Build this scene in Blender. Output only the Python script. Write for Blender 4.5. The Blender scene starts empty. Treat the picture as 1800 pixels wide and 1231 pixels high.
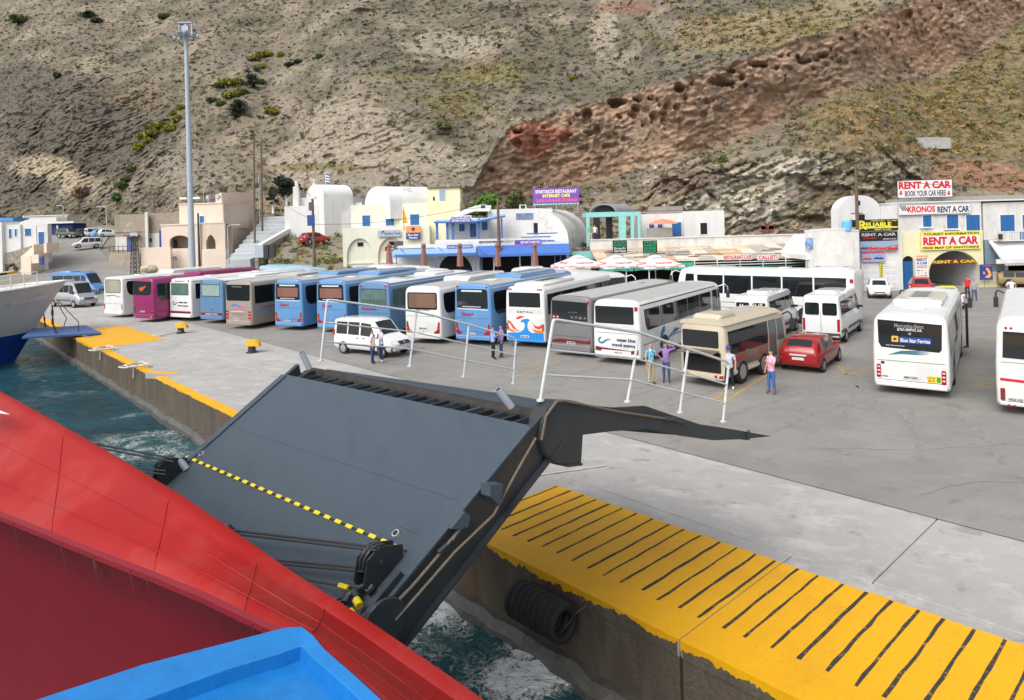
import bpy, bmesh, math, random
import numpy as np
from mathutils import Vector, Matrix
rad = math.radians
SC = bpy.context.scene
C = SC.collection
rnd = random.Random(7)

# ------------------------------------------------------------------ camera
FPX, PU, PV, RR, CAMH = 1200.0, 900.0, 398.0, math.atan(.028), 6.75
cd = bpy.data.cameras.new('camera'); cam = bpy.data.objects.new('camera', cd); C.objects.link(cam)
cd.sensor_width = 36.0; cd.lens = 24.0; cd.shift_y = -(615.5 - PV) / 1800.0
cd.clip_start = .1; cd.clip_end = 6000
_c, _s = math.cos(RR), math.sin(RR)
cam.matrix_world = Matrix(((_c, _s, 0, 0), (0, 0, -1, 0), (-_s, _c, 0, CAMH), (0, 0, 0, 1)))
SC.camera = cam
# ------------------------------------------------------------------ world, sun, exposure
SUN_EL, SUN_AZ = rad(47), rad(217)          # azimuth measured clockwise from +Y; light comes from behind left
w = bpy.data.worlds.new('World'); SC.world = w; w.use_nodes = True
nt = w.node_tree; nt.nodes.clear()
sky = nt.nodes.new('ShaderNodeTexSky'); sky.sky_type = 'NISHITA'; sky.sun_disc = False
sky.sun_elevation = SUN_EL; sky.sun_rotation = SUN_AZ; sky.air_density = 1.0; sky.dust_density = 4.0; sky.ozone_density = 1.0
hs = nt.nodes.new('ShaderNodeHueSaturation'); hs.inputs['Saturation'].default_value = .28
bg = nt.nodes.new('ShaderNodeBackground'); bg.inputs['Strength'].default_value = .15
wo = nt.nodes.new('ShaderNodeOutputWorld')
nt.links.new(sky.outputs[0], hs.inputs['Color']); nt.links.new(hs.outputs[0], bg.inputs['Color']); nt.links.new(bg.outputs[0], wo.inputs['Surface'])
sl = bpy.data.lights.new('sun', 'SUN'); sl.energy = 1.0; sl.angle = rad(48); sl.color = (1, .95, .88)
sun = bpy.data.objects.new('sun', sl); C.objects.link(sun)
_d = Vector((math.sin(SUN_AZ) * math.cos(SUN_EL), math.cos(SUN_AZ) * math.cos(SUN_EL), math.sin(SUN_EL)))
sun.rotation_euler = _d.to_track_quat('Z', 'Y').to_euler(); sun.location = (-30, -30, 60)
SC.view_settings.view_transform = 'Standard'; SC.view_settings.look = 'None'
SC.view_settings.gamma = 1.0; SC.view_settings.exposure = .54
SC.render.engine = 'CYCLES'; SC.cycles.max_bounces = 6; SC.cycles.diffuse_bounces = 3; SC.cycles.glossy_bounces = 3
SC.cycles.use_denoising = True; SC.cycles.caustics_reflective = False; SC.cycles.caustics_refractive = False

# ------------------------------------------------------------------ surveying helpers: photograph pixel -> place on the site
def ray(u, v):
    a = (u - PU) / FPX; b = (v - PV) / FPX
    return (a * _c - b * _s, 1.0, -(b * _c + a * _s))
def G(u, v, z=0.0):                      # point of the level z seen there
    r = ray(u, v); t = (z - CAMH) / r[2]
    return Vector((r[0] * t, t, z))
def at(u, v, d):                         # point d metres ahead
    r = ray(u, v); return Vector((r[0] * d, d, CAMH + r[2] * d))

# ------------------------------------------------------------------ materials
def lin(c):
    def f(x):
        x /= 255.0
        return x / 12.92 if x <= .04045 else ((x + .055) / 1.055) ** 2.4
    return tuple(f(x) for x in c)
MATS = {}
def mat(name, col, rough=.6, metal=0., var=0., vs=1.5, bump=0., bs=8., spec=.5, streak=0., coat=0., col2=None, thr=(.45, .65), c2s=1.0, detail=5):
    if name in MATS: return MATS[name]
    m = bpy.data.materials.new(name); m.use_nodes = True; MATS[name] = m
    n = m.node_tree.nodes; l = m.node_tree.links; p = n['Principled BSDF']
    p.inputs['Roughness'].default_value = rough; p.inputs['Metallic'].default_value = metal
    p.inputs['Specular IOR Level'].default_value = spec; p.inputs['Coat Weight'].default_value = coat
    base = (*col, 1)
    p.inputs['Base Color'].default_value = base
    if var or bump or streak or col2:
        tc = n.new('ShaderNodeTexCoord'); cur = None
        if var:
            t = n.new('ShaderNodeTexNoise'); t.inputs['Scale'].default_value = vs; t.inputs['Detail'].default_value = detail; t.inputs['Roughness'].default_value = .65
            l.new(tc.outputs['Object'], t.inputs['Vector'])
            r = n.new('ShaderNodeMapRange'); r.inputs[1].default_value = .25; r.inputs[2].default_value = .75; r.inputs[3].default_value = 1 - var; r.inputs[4].default_value = 1 + var * .6
            l.new(t.outputs['Fac'], r.inputs[0])
            mx = n.new('ShaderNodeMix'); mx.data_type = 'RGBA'; mx.blend_type = 'MULTIPLY'; mx.inputs[0].default_value = 1; mx.inputs[6].default_value = base
            l.new(r.outputs[0], mx.inputs[7]); cur = mx.outputs[2]
        if col2:
            t = n.new('ShaderNodeTexNoise'); t.inputs['Scale'].default_value = c2s; t.inputs['Detail'].default_value = 6; t.inputs['Roughness'].default_value = .7
            l.new(tc.outputs['Object'], t.inputs['Vector'])
            r = n.new('ShaderNodeMapRange'); r.inputs[1].default_value = thr[0]; r.inputs[2].default_value = thr[1]; l.new(t.outputs['Fac'], r.inputs[0])
            mx = n.new('ShaderNodeMix'); mx.data_type = 'RGBA'; mx.inputs[6].default_value = base; mx.inputs[7].default_value = (*col2, 1)
            if cur: l.new(cur, mx.inputs[6])
            l.new(r.outputs[0], mx.inputs[0]); cur = mx.outputs[2]
        if streak:
            mp = n.new('ShaderNodeMapping'); mp.inputs['Scale'].default_value = (1.1, 1.1, .16); l.new(tc.outputs['Object'], mp.inputs['Vector'])
            t = n.new('ShaderNodeTexNoise'); t.inputs['Scale'].default_value = 1.3; t.inputs['Detail'].default_value = 6; t.inputs['Roughness'].default_value = .7
            l.new(mp.outputs[0], t.inputs['Vector'])
            r = n.new('ShaderNodeMapRange'); r.inputs[1].default_value = .48; r.inputs[2].default_value = .8; r.inputs[3].default_value = 1; r.inputs[4].default_value = 1 - streak
            l.new(t.outputs['Fac'], r.inputs[0])
            mx = n.new('ShaderNodeMix'); mx.data_type = 'RGBA'; mx.blend_type = 'MULTIPLY'; mx.inputs[0].default_value = 1; mx.inputs[6].default_value = base
            if cur: l.new(cur, mx.inputs[6])
            l.new(r.outputs[0], mx.inputs[7]); cur = mx.outputs[2]
        if cur: l.new(cur, p.inputs['Base Color'])
        if bump:
            t = n.new('ShaderNodeTexNoise'); t.inputs['Scale'].default_value = bs; t.inputs['Detail'].default_value = 6
            l.new(tc.outputs['Object'], t.inputs['Vector'])
            b = n.new('ShaderNodeBump'); b.inputs['Strength'].default_value = min(1, bump); b.inputs['Distance'].default_value = .05 * max(1, bump)
            l.new(t.outputs['Fac'], b.inputs['Height']); l.new(b.outputs[0], p.inputs['Normal'])
    return m
def paint(name, rgb, rough=.35, **k): return mat(name, lin(rgb), rough, **k)
m_white = mat('white_paint', (.74, .75, .74), .4, var=.06, vs=.8)
m_black = mat('black_rubber', (.018, .018, .02), .7)
m_dark = mat('dark_trim', (.03, .032, .035), .5)
m_glass = mat('tinted_glass', (.012, .015, .018), .06, spec=.6)
m_glass_lt = mat('pale_glass', (.10, .15, .15), .06, spec=.7)
m_chrome = mat('bright_metal', (.6, .6, .6), .3, metal=.9)
m_galv = mat('galvanised_steel', lin((178, 186, 196)), .45, metal=.3, var=.1, vs=2)
m_red = mat('red_lens', (.35, .012, .012), .15, spec=.6)
m_amber = mat('amber_lens', (.6, .2, .01), .2)
m_lamp = mat('clear_lens', (.6, .63, .65), .1, spec=.7)
m_tyre = mat('tyre_rubber', (.02, .02, .021), .8, var=.3, vs=9)
m_rim = mat('wheel_rim', (.42, .43, .45), .35, metal=.6)
m_plate = mat('plate_white', (.6, .6, .58), .5)
m_ink = mat('black_ink', (.02, .02, .025), .6)
m_blue = paint('shutter_blue', (38, 98, 160), .5, var=.12, vs=3)
m_wood = mat('weathered_wood', lin((112, 92, 76)), .85, var=.35, vs=4, streak=.3)
m_wire = mat('cable_black', (.03, .03, .032), .6)
m_steelrope = mat('steel_rope', lin((120, 110, 98)), .6, metal=.3, var=.4, vs=30)

# ------------------------------------------------------------------ object helpers
def setp(o, label=None, cat=None, group=None, kind=None):
    if label: o['label'] = label
    if cat: o['category'] = cat
    if group: o['group'] = group
    if kind: o['kind'] = kind
    return o
def thing(name, label, cat, loc=(0, 0, 0), rz=0., group=None):
    o = bpy.data.objects.new(name, None); C.objects.link(o); o.empty_display_size = .3
    o.location = loc; o.rotation_euler = (0, 0, rz)
    return setp(o, label, cat, group)
def link(name, me, parent=None, mtx=None):
    o = bpy.data.objects.new(name, me); C.objects.link(o)
    if parent is not None: o.parent = parent
    if mtx is not None: o.matrix_local = mtx
    return o
def copy_tree(o, parent=None):
    c = o.copy(); C.objects.link(c)
    if parent is not None: c.parent = parent
    for ch in list(o.children): copy_tree(ch, c)
    return c
def rrect(x0, x1, y0, y1, r, n=4):
    r = min(r, (x1 - x0) / 2 - 1e-4, (y1 - y0) / 2 - 1e-4); o = []
    for cx, cy, a in ((x1 - r, y0 + r, -90), (x1 - r, y1 - r, 0), (x0 + r, y1 - r, 90), (x0 + r, y0 + r, 180)):
        for k in range(n + 1):
            t = rad(a + 90 * k / n); o.append((cx + r * math.cos(t), cy + r * math.sin(t)))
    return o
class B:
    def __init__(s): s.v = []; s.f = []
    def poly(s, pts):
        n = len(s.v); s.v += [tuple(p) for p in pts]; s.f.append(tuple(range(n, n + len(pts)))); return s
    def box(s, x0, x1, y0, y1, z0, z1):
        n = len(s.v)
        s.v += [(x, y, z) for z in (z0, z1) for x, y in ((x0, y0), (x1, y0), (x1, y1), (x0, y1))]
        s.f += [tuple(n + i for i in q) for q in ((0, 3, 2, 1), (4, 5, 6, 7), (0, 1, 5, 4), (1, 2, 6, 5), (2, 3, 7, 6), (3, 0, 4, 7))]
        return s
    def obox(s, c, size, m=None):
        n = len(s.v); s.box(-size[0] / 2, size[0] / 2, -size[1] / 2, size[1] / 2, -size[2] / 2, size[2] / 2)
        for i in range(n, len(s.v)):
            p = Vector(s.v[i])
            if m is not None: p = m @ p
            s.v[i] = tuple(p + Vector(c))
        return s
    def prism(s, pts, fn):                 # pts 2-D outline, fn(p, k) -> 3-D for k = 0, 1
        n = len(s.v); m = len(pts)
        s.v += [tuple(fn(p, 0)) for p in pts] + [tuple(fn(p, 1)) for p in pts]
        s.f.append(tuple(range(n, n + m))[::-1]); s.f.append(tuple(range(n + m, n + 2 * m)))
        for i in range(m):
            j = (i + 1) % m; s.f.append((n + i, n + j, n + m + j, n + m + i))
        return s
    def loft(s, rings, cap=True, closed=True):
        n = len(s.v); m = len(rings[0])
        for r in rings: s.v += [tuple(p) for p in r]
        for a in range(len(rings) - 1):
            for i in range(m if closed else m - 1):
                j = (i + 1) % m
                s.f.append((n + a * m + i, n + a * m + j, n + (a + 1) * m + j, n + (a + 1) * m + i))
        if cap:
            s.f.append(tuple(range(n, n + m))[::-1]); k = n + (len(rings) - 1) * m; s.f.append(tuple(range(k, k + m)))
        return s
    def tube(s, path, r, n=6, cap=True):
        path = [Vector(p) for p in path]; rings = []; up = None
        for i, p in enumerate(path):
            d = (path[min(i + 1, len(path) - 1)] - path[max(i - 1, 0)]).normalized()
            if up is None: up = Vector((0, 0, 1)) if abs(d.z) < .9 else Vector((1, 0, 0))
            a = d.cross(up).normalized(); b = a.cross(d).normalized(); up = b
            q = r[i] if isinstance(r, (list, tuple)) else r
            rings.append([p + (a * math.cos(2 * math.pi * k / n) + b * math.sin(2 * math.pi * k / n)) * q for k in range(n)])
        return s.loft(rings, cap)
    def lathe(s, prof, n=16, o=(0, 0, 0), ax='z'):
        rings = []
        for r, z in prof:
            q = []
            for k in range(n):
                t = 2 * math.pi * k / n; p = (r * math.cos(t), r * math.sin(t), z)
                if ax == 'y': p = (p[0], p[2], p[1])
                if ax == 'x': p = (p[2], p[0], p[1])
                q.append((p[0] + o[0], p[1] + o[1], p[2] + o[2]))
            rings.append(q)
        return s.loft(rings)
    def mesh(s, name, m=None, smooth=None, bevel=0., seg=2):
        me = bpy.data.meshes.new(name); me.from_pydata(s.v, [], s.f)
        bm = bmesh.new(); bm.from_mesh(me)
        bmesh.ops.recalc_face_normals(bm, faces=bm.faces)
        if bevel: bmesh.ops.bevel(bm, geom=bm.edges[:], offset=bevel, segments=seg, affect='EDGES', profile=.5, clamp_overlap=True)
        bm.to_mesh(me); bm.free()
        if m is not None:
            for q in (m if isinstance(m, (list, tuple)) else [m]): me.materials.append(q)
        if smooth is not None:
            me.shade_smooth(); me.set_sharp_from_angle(angle=rad(smooth))
        return me
    def obj(s, name, m, parent=None, smooth=None, bevel=0., seg=2):
        return link(name, s.mesh(name, m, smooth, bevel, seg), parent)
def one(o, label, cat, group=None): return setp(o, label, cat, group)
def struct(o, name=None): return setp(o, kind='structure')

# lettering: real raised letters, made once per string
TXT = {}
def text_mesh(s, m, bold=.0, ext=.006):
    k = (s, m.name, bold)
    if k in TXT: return TXT[k]
    cu = bpy.data.curves.new('lettering', 'FONT'); cu.body = s; cu.size = 1; cu.extrude = ext; cu.offset = bold
    cu.align_x = 'CENTER'; cu.resolution_u = 3
    o = bpy.data.objects.new('t', cu); C.objects.link(o)
    dg = bpy.context.evaluated_depsgraph_get(); me = bpy.data.meshes.new_from_object(o.evaluated_get(dg))
    bpy.data.objects.remove(o); bpy.data.curves.remove(cu)
    me.name = 'lettering'; me.materials.clear(); me.materials.append(m)
    if len(me.vertices):
        xs = [v.co.x for v in me.vertices]; ys = [v.co.y for v in me.vertices]
        cx, cy = (min(xs) + max(xs)) / 2, (min(ys) + max(ys)) / 2
        for v in me.vertices: v.co.x -= cx; v.co.y -= cy
        dim = (max(xs) - min(xs), max(ys) - min(ys))
    else: dim = (1, 1)
    TXT[k] = (me, dim); return TXT[k]
def letters(s, m, parent, c, right, up, wdt, hgt, bold=.0, name='lettering', slant=0.):
    me, dim = text_mesh(s, m, bold)
    right = Vector(right).normalized(); up = Vector(up).normalized(); nrm = right.cross(up)
    sx = wdt / dim[0]; sy = hgt / dim[1]
    uv = up * sy + right * (slant * sy)
    mt = Matrix((( right.x * sx, uv.x, nrm.x, c[0]), (right.y * sx, uv.y, nrm.y, c[1]), (right.z * sx, uv.z, nrm.z, c[2]), (0, 0, 0, 1)))
    if slant:
        me = me.copy(); me.transform(mt); return link(name, me, parent)
    return link(name, me, parent, mt)

# smooth gradient noise for terrain and water
_pt = np.random.RandomState(3).permutation(512); _pt = np.concatenate([_pt, _pt, _pt])
_gr = np.random.RandomState(5).normal(size=(512, 3)); _gr /= np.linalg.norm(_gr, axis=1)[:, None]
def perlin(x, y, z):
    xi = np.floor(x).astype(int); yi = np.floor(y).astype(int); zi = np.floor(z).astype(int)
    fx, fy, fz = x - xi, y - yi, z - zi; out = 0
    u, v, w_ = [t * t * t * (t * (t * 6 - 15) + 10) for t in (fx, fy, fz)]
    for a in (0, 1):
        for b in (0, 1):
            for c in (0, 1):
                g = _gr[_pt[_pt[_pt[(xi + a) & 511] + ((yi + b) & 511)] + ((zi + c) & 511)]]
                d = g[..., 0] * (fx - a) + g[..., 1] * (fy - b) + g[..., 2] * (fz - c)
                out = out + d * (u if a else 1 - u) * (v if b else 1 - v) * (w_ if c else 1 - w_)
    return out * 1.6
def fbm(x, y, z, o=4, ridge=False):
    t = 0; a = 1; s = 0
    for k in range(o):
        p = perlin(x * 2 ** k + 17 * k, y * 2 ** k + 5 * k, z * 2 ** k + 31 * k)
        t = t + a * ((1 - 2 * np.abs(p)) if ridge else p); s += a; a *= .5
    return t / s
def grid_mesh(name, P, m, smooth=True):
    r, c = P.shape[:2]; me = bpy.data.meshes.new(name)
    idx = np.arange(r * c).reshape(r, c)
    q = np.stack([idx[:-1, :-1], idx[:-1, 1:], idx[1:, 1:], idx[1:, :-1]], -1).reshape(-1, 4)
    me.vertices.add(r * c); me.vertices.foreach_set('co', P.reshape(-1).astype(np.float32))
    me.loops.add(q.size); me.loops.foreach_set('vertex_index', q.reshape(-1).astype(np.int32))
    me.polygons.add(len(q)); me.polygons.foreach_set('loop_start', np.arange(0, q.size, 4, dtype=np.int32))
    me.update(calc_edges=True)
    if smooth: me.shade_smooth()
    me.materials.append(m); return me
def tri_mesh(name, V, F, m):
    me = bpy.data.meshes.new(name); k = F.shape[1]
    me.vertices.add(len(V)); me.vertices.foreach_set('co', V.reshape(-1).astype(np.float32))
    me.loops.add(F.size); me.loops.foreach_set('vertex_index', F.reshape(-1).astype(np.int32))
    me.polygons.add(len(F)); me.polygons.foreach_set('loop_start', np.arange(0, F.size, k, dtype=np.int32))
    me.update(calc_edges=True); me.materials.append(m); return me
def vattr(me, name, col):
    a = me.attributes.new(name, 'FLOAT_COLOR', 'POINT'); c = np.ones((len(col), 4), np.float32); c[:, :col.shape[1]] = col
    a.data.foreach_set('color', c.reshape(-1))
# ================================================================== quay, asphalt, sea
Q0 = Vector((-.99, 14.86, 0)); EV = Vector((.675, -.738, 0)); NV = Vector((.738, .675, 0))
def Q(e, n, z=0.): return Q0 + EV * e + NV * n + Vector((0, 0, z))
def Qinv(p): d = Vector((p[0], p[1], 0)) - Q0; return d.dot(EV), d.dot(NV)

def layered(name, c0, layers, rough=.85, bump=.25, bs=40, aniso=None):
    """base colour plus noise-masked colour layers (scale, lo, hi, colour, strength, stretch)"""
    m = bpy.data.materials.new(name); m.use_nodes = True; MATS[name] = m
    n = m.node_tree.nodes; l = m.node_tree.links; p = n['Principled BSDF']; p.inputs['Roughness'].default_value = rough
    tc = n.new('ShaderNodeTexCoord'); cur = None
    for k, (sc, lo, hi, col, st, stretch, rz) in enumerate(layers):
        mp = n.new('ShaderNodeMapping'); mp.inputs['Scale'].default_value = stretch; mp.inputs['Rotation'].default_value = (0, 0, rz); mp.inputs['Location'].default_value = (k * 13.7, k * 7.1, k * 3.3)
        l.new(tc.outputs['Object'], mp.inputs['Vector'])
        t = n.new('ShaderNodeTexNoise'); t.inputs['Scale'].default_value = sc; t.inputs['Detail'].default_value = 7; t.inputs['Roughness'].default_value = .68; t.inputs['Distortion'].default_value = .3
        l.new(mp.outputs[0], t.inputs['Vector'])
        r = n.new('ShaderNodeMapRange'); r.inputs[1].default_value = lo; r.inputs[2].default_value = hi; r.inputs[4].default_value = st; l.new(t.outputs['Fac'], r.inputs[0])
        mx = n.new('ShaderNodeMix'); mx.data_type = 'RGBA'; mx.inputs[6].default_value = (*c0, 1); mx.inputs[7].default_value = (*col, 1)
        if cur: l.new(cur, mx.inputs[6])
        l.new(r.outputs[0], mx.inputs[0]); cur = mx.outputs[2]
    l.new(cur, p.inputs['Base Color'])
    t = n.new('ShaderNodeTexNoise'); t.inputs['Scale'].default_value = bs; t.inputs['Detail'].default_value = 4; l.new(tc.outputs['Object'], t.inputs['Vector'])
    b = n.new('ShaderNodeBump'); b.inputs['Strength'].default_value = bump; b.inputs['Distance'].default_value = .03
    l.new(t.outputs['Fac'], b.inputs['Height']); l.new(b.outputs[0], p.inputs['Normal'])
    return m
ONE3 = (1, 1, 1)
EA = math.atan2(EV.y, EV.x)
m_conc = layered('quay_concrete', (.42, .408, .39), [
    (.25, .35, .75, (.30, .292, .28), .9, ONE3, 0), (.9, .52, .7, (.55, .545, .53), .8, (1, 1.5, 1), -EA), (3., .56, .75, (.60, .60, .59), .4, (1, 1.5, 1), -EA), (1.1, .58, .66, (.2, .19, .175), .6, (1, 1.3, 1), .8), (.5, .55, .7, (.55, .545, .53), .6, ONE3, 0),
    (1.7, .6, .75, (.28, .23, .19), .5, ONE3, 0), (30, .3, .7, (.27, .265, .26), .35, ONE3, 0), (9, .66, .74, (.2, .2, .2), .5, (1, 3, 1), .3)], .88)
m_asph = layered('worn_asphalt', (.285, .272, .252), [
    (.12, .4, .7, (.23, .22, .206), .9, ONE3, 0), (.4, .45, .75, (.35, .335, .31), .8, (1, 1.7, 1), .5), (2.2, .55, .78, (.19, .183, .172), .5, (1, 1.8, 1), 1.2),
    (22, .35, .7, (.19, .183, .172), .55, ONE3, 0), (60, .58, .72, (.36, .35, .34), .5, ONE3, 0), (.9, .56, .74, (.13, .126, .12), .7, (1, 1.4, 1), .9), (.33, .48, .72, (.18, .173, .163), .6, ONE3, .2), (5, .68, .74, (.06, .06, .06), .6, (1, 1.5, 1), .2), (1.6, .66, .72, (.33, .32, .30), .5, ONE3, 0)], .9, .5, 60)
m_wallc = layered('quay_wall_concrete', (.105, .082, .058), [
    (.6, .4, .65, (.06, .048, .034), .9, (1, 1, .18), 0), (2.2, .5, .66, (.15, .135, .108), .6, (1, 1, .25), 0), (1.2, .55, .7, (.15, .082, .036), .85, (1, 1, .12), 0),
    (5, .5, .7, (.06, .055, .05), .7, (1, 1, .5), 0)], .8, .8, 14)
m_ledge = layered('wet_ledge', (.10, .095, .085), [(1.5, .4, .7, (.05, .048, .04), .9, ONE3, 0), (6, .55, .7, (.2, .19, .17), .6, ONE3, 0)], .5, 1, 10)
m_yel = layered('yellow_road_paint', (.80, .41, .002), [
    (.8, .45, .8, (.70, .33, .002), .7, ONE3, 0), (7, .57, .74, (.40, .26, .06), .7, (1, 2, 1), 0), (.45, .5, .8, (.62, .30, .01), .7, ONE3, 0), (25, .62, .72, (.25, .2, .12), .6, ONE3, 0), (2.3, .66, .69, (.40, .38, .34), .9, ONE3, 0), (.7, .55, .8, (.5, .24, .01), .6, ONE3, 0)], .55, .35, 30)
m_yel_old = layered('faded_yellow_paint', (.55, .33, .03), [(6, .42, .62, (.25, .22, .17), .9, ONE3, 0)], .8)
m_blk = layered('black_stripe_paint', (.035, .033, .03), [(9, .56, .68, (.45, .27, .03), .9, ONE3, 0), (3, .62, .7, (.2, .18, .14), .7, ONE3, 0)], .8)

quay = struct(bpy.data.objects.new('quay', None)); C.objects.link(quay)
rq = random.Random(11)
edges = [-130, -100, -78, -60, -42, -24.25, -9, 5.2, 19, 40, 80]
EB = [e + (1.5 if -10 < e < 20 else .8) for e in edges]
def slab(e0, e1, n0, n1, cham=False):
    g = .009
    pts = [(e0 + g, n0), (e1 - g, n0), (e1 - g, n1 - g), (e0 + g, n1 - g)]
    if cham: pts = [(e0 + g, n0), (e1 - 1.5, n0), (e1 - g, n0 + .85), (e1 - g, n1 - g), (e0 + g, n1 - g)]
    b = B(); b.prism(pts, lambda p, k: Q(p[0], p[1], -.3 + .3 * k)); b.obj('concrete_slab', m_conc, quay, bevel=.025)
    if n0 == 0: B().prism([(e0 + .05, -.29), (e1 - (1.55 if cham else .05), -.29), (e1 - (1.55 if cham else .05), -.035), (e0 + .05, -.035)], lambda p, k: Q(p[0], -.004 * k + .001, p[1])).obj('edge_face', m_wallc, quay)
for i in range(len(edges) - 1):
    e0, e1 = edges[i], edges[i + 1]; ch = abs(e1 + 24.25) < .1
    slab(e0, e1, 0, 3.95, ch)
    slab(EB[i], EB[i + 1], 3.97, 7.75)
    pts = [(e0 + .03, .02), (e1 - .03, .02), (e1 - .03, 2.5), (e0 + .03, 2.5)]
    if ch: pts = [(e0 + .03, .02), (e1 - 1.5, .02), (e1 - .03, .86), (e1 - .03, 2.5), (e0 + .03, 2.5)]
    b = B(); b.prism(pts, lambda p, k: Q(p[0], p[1], -3.5 + 3.2 * k)); b.obj('wall_block', m_wallc, quay)
    # rough toe of the wall at the waterline
    rings = []
    nn = int((e1 - e0) / .45) + 2
    for k in range(nn):
        e = e0 + (e1 - e0) * k / (nn - 1); j = rq.uniform(-.05, .07); t = rq.uniform(-.05, .05)
        rings.append([Q(e, .5, -1.32 + t), Q(e, -.14 + j, -1.37 + t), Q(e, -.30 + j, -1.52 + t), Q(e, -.36 + j, -3.2), Q(e, .5, -3.2)])
    B().loft(rings).obj('wall_toe', m_ledge, quay)
B().prism([(-130, .6), (80, .6), (80, 8.5), (-130, 8.5)], lambda p, k: Q(p[0], p[1], -.6 + .42 * k)).obj('slab_bed', mat('joint_dirt', (.09, .08, .07), .95), quay)

# asphalt yard: one sheet reaching far inland, with a gentle crown
eg = np.concatenate([np.linspace(-420, -62, 12), np.linspace(-60, 60, 110), np.linspace(70, 420, 10)])
ng = np.concatenate([np.linspace(7.76, 80, 80), np.linspace(90, 420, 12)])
E_, N_ = np.meshgrid(eg, ng)
Z_ = E_ * 0
P_ = np.stack([Q0.x + EV.x * E_ + NV.x * N_, Q0.y + EV.y * E_ + NV.y * N_, Z_ - .003], -1)
yard = link('asphalt_yard', grid_mesh('asphalt_yard', P_, m_asph)); struct(yard)

def sheet(name, pts, m, parent, z=.004, th=.003):
    return B().prism(pts, lambda p, k: Q(p[0], p[1], z - th + th * k)).obj(name, m, parent)
def jag(e0, e1, n, amp, st, r):
    o = []; e = e0
    while e < e1: o.append((e, n + r.uniform(-amp, amp))); e += st * r.uniform(.6, 1.4)
    o.append((e1, n)); return o
def drip(e0, e1, lo, hi, n=-.006, top=.003):
    """paint run over the edge of the quay, ragged below"""
    r = random.Random(int(e0 * 10) + 5); b = B(); e = e0; z = -hi; prev = None
    while e < e1:
        z += (-(lo + hi) / 2 - z) * .12 + r.uniform(-.5, .5) * (hi - lo) * .45; z = max(-hi * 1.15, min(-lo * .8, z)); cur = (e, z + r.uniform(-.03, .03) * (hi / .3))
        if prev: b.prism([(prev[0], top), (e, top), (e, cur[1]), (prev[0], prev[1])], lambda p, k: Q(p[0], n + .004 * k, p[1]))
        prev = cur; e += r.uniform(.015, .05)
    return b.obj('paint_run', m_yel, quay)
def edge_band(e0, e1, n1, name='paint_band'):
    r = random.Random(int(e0 * 7)); pts = jag(e0, e1, n1, .015, .25, r)
    sheet(name, [(e1, -.004), (e1, n1)] and ([(e0, -.004), (e1, -.004)] + pts[::-1]), m_yel, quay)
# near loading zone, yellow with black bars
r_ = random.Random(2)
top = [(e, n - .36 + .027 * (e + .8)) for e, n in jag(-.8, 9.75, 3.72, .02, .12, r_)]
for a, b_ in ((-.8, 5.191), (5.209, 9.75)):
    seg = [p for p in top if a <= p[0] <= b_]
    sheet('paint_field', [(a, -.004), (b_, -.004), (b_, 3.34 + .027 * (b_ + .8))] + seg[::-1] + [(a, 3.34 + .027 * (a + .8))], m_yel, quay)
    drip(a, b_, .03, .17)
nb = 25
for k in range(nb):
    e = -.70 + k * .4135 + r_.uniform(-.03, .03); n0 = .65 + .026 * e + r_.uniform(-.06, .06)
    wv = [r_.uniform(-.008, .008) for _ in range(9)]; n1 = 3.33 + .027 * (e + .8)
    hwb = r_.uniform(.021, .031)
    L_ = [(e - hwb + wv[i] + r_.uniform(-.009, .009), n0 + (n1 - n0) * i / 8) for i in range(9)]
    R_ = [(e + hwb + wv[i] + r_.uniform(-.009, .009), n0 + (n1 - n0) * i / 8) for i in range(9)]
    sheet('paint_bar', L_ + R_[::-1], m_blk, quay, .0075, .003)
# band along the edge and the far loading zone
edge_band(-36.3, -25.8, .42); drip(-36.3, -25.8, .03, .09)
edge_band(-24.2, -13.6, .40); drip(-24.2, -13.6, .03, .08)
edge_band(-13.2, -9.02, .38); edge_band(-8.98, -.82, .38); drip(-8.9, -.85, .08, .2)
sheet('paint_band', [(-25.75, .02), (-24.3, .86), (-24.3, 1.2), (-25.8, .42)], m_yel, quay)
sheet('paint_field', [(-47.2, -.004), (-42.02, -.004), (-42.02, 3.9), (-47.2, 3.9)], m_yel, quay)
sheet('paint_field', [(-41.98, -.004), (-36.5, -.004), (-36.5, 3.9), (-41.98, 3.9)], m_yel, quay); drip(-47.1, -42.1, .1, .25); drip(-41.9, -36.6, .1, .25)
edge_band(-76, -60.1, .6); edge_band(-59.9, -47.4, .6); drip(-76, -60.1, .05, .15); drip(-59.9, -47.3, .05, .15)
for k in range(24):
    e = -47 + k * 10.4 / 23
    if abs(e + 42) < .1: e += .15
    sheet('paint_bar', [(e - .022, .9), (e + .022, .9), (e + .022, 3.85), (e - .022, 3.85)], m_yel_old, quay, .0075, .003)
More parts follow.
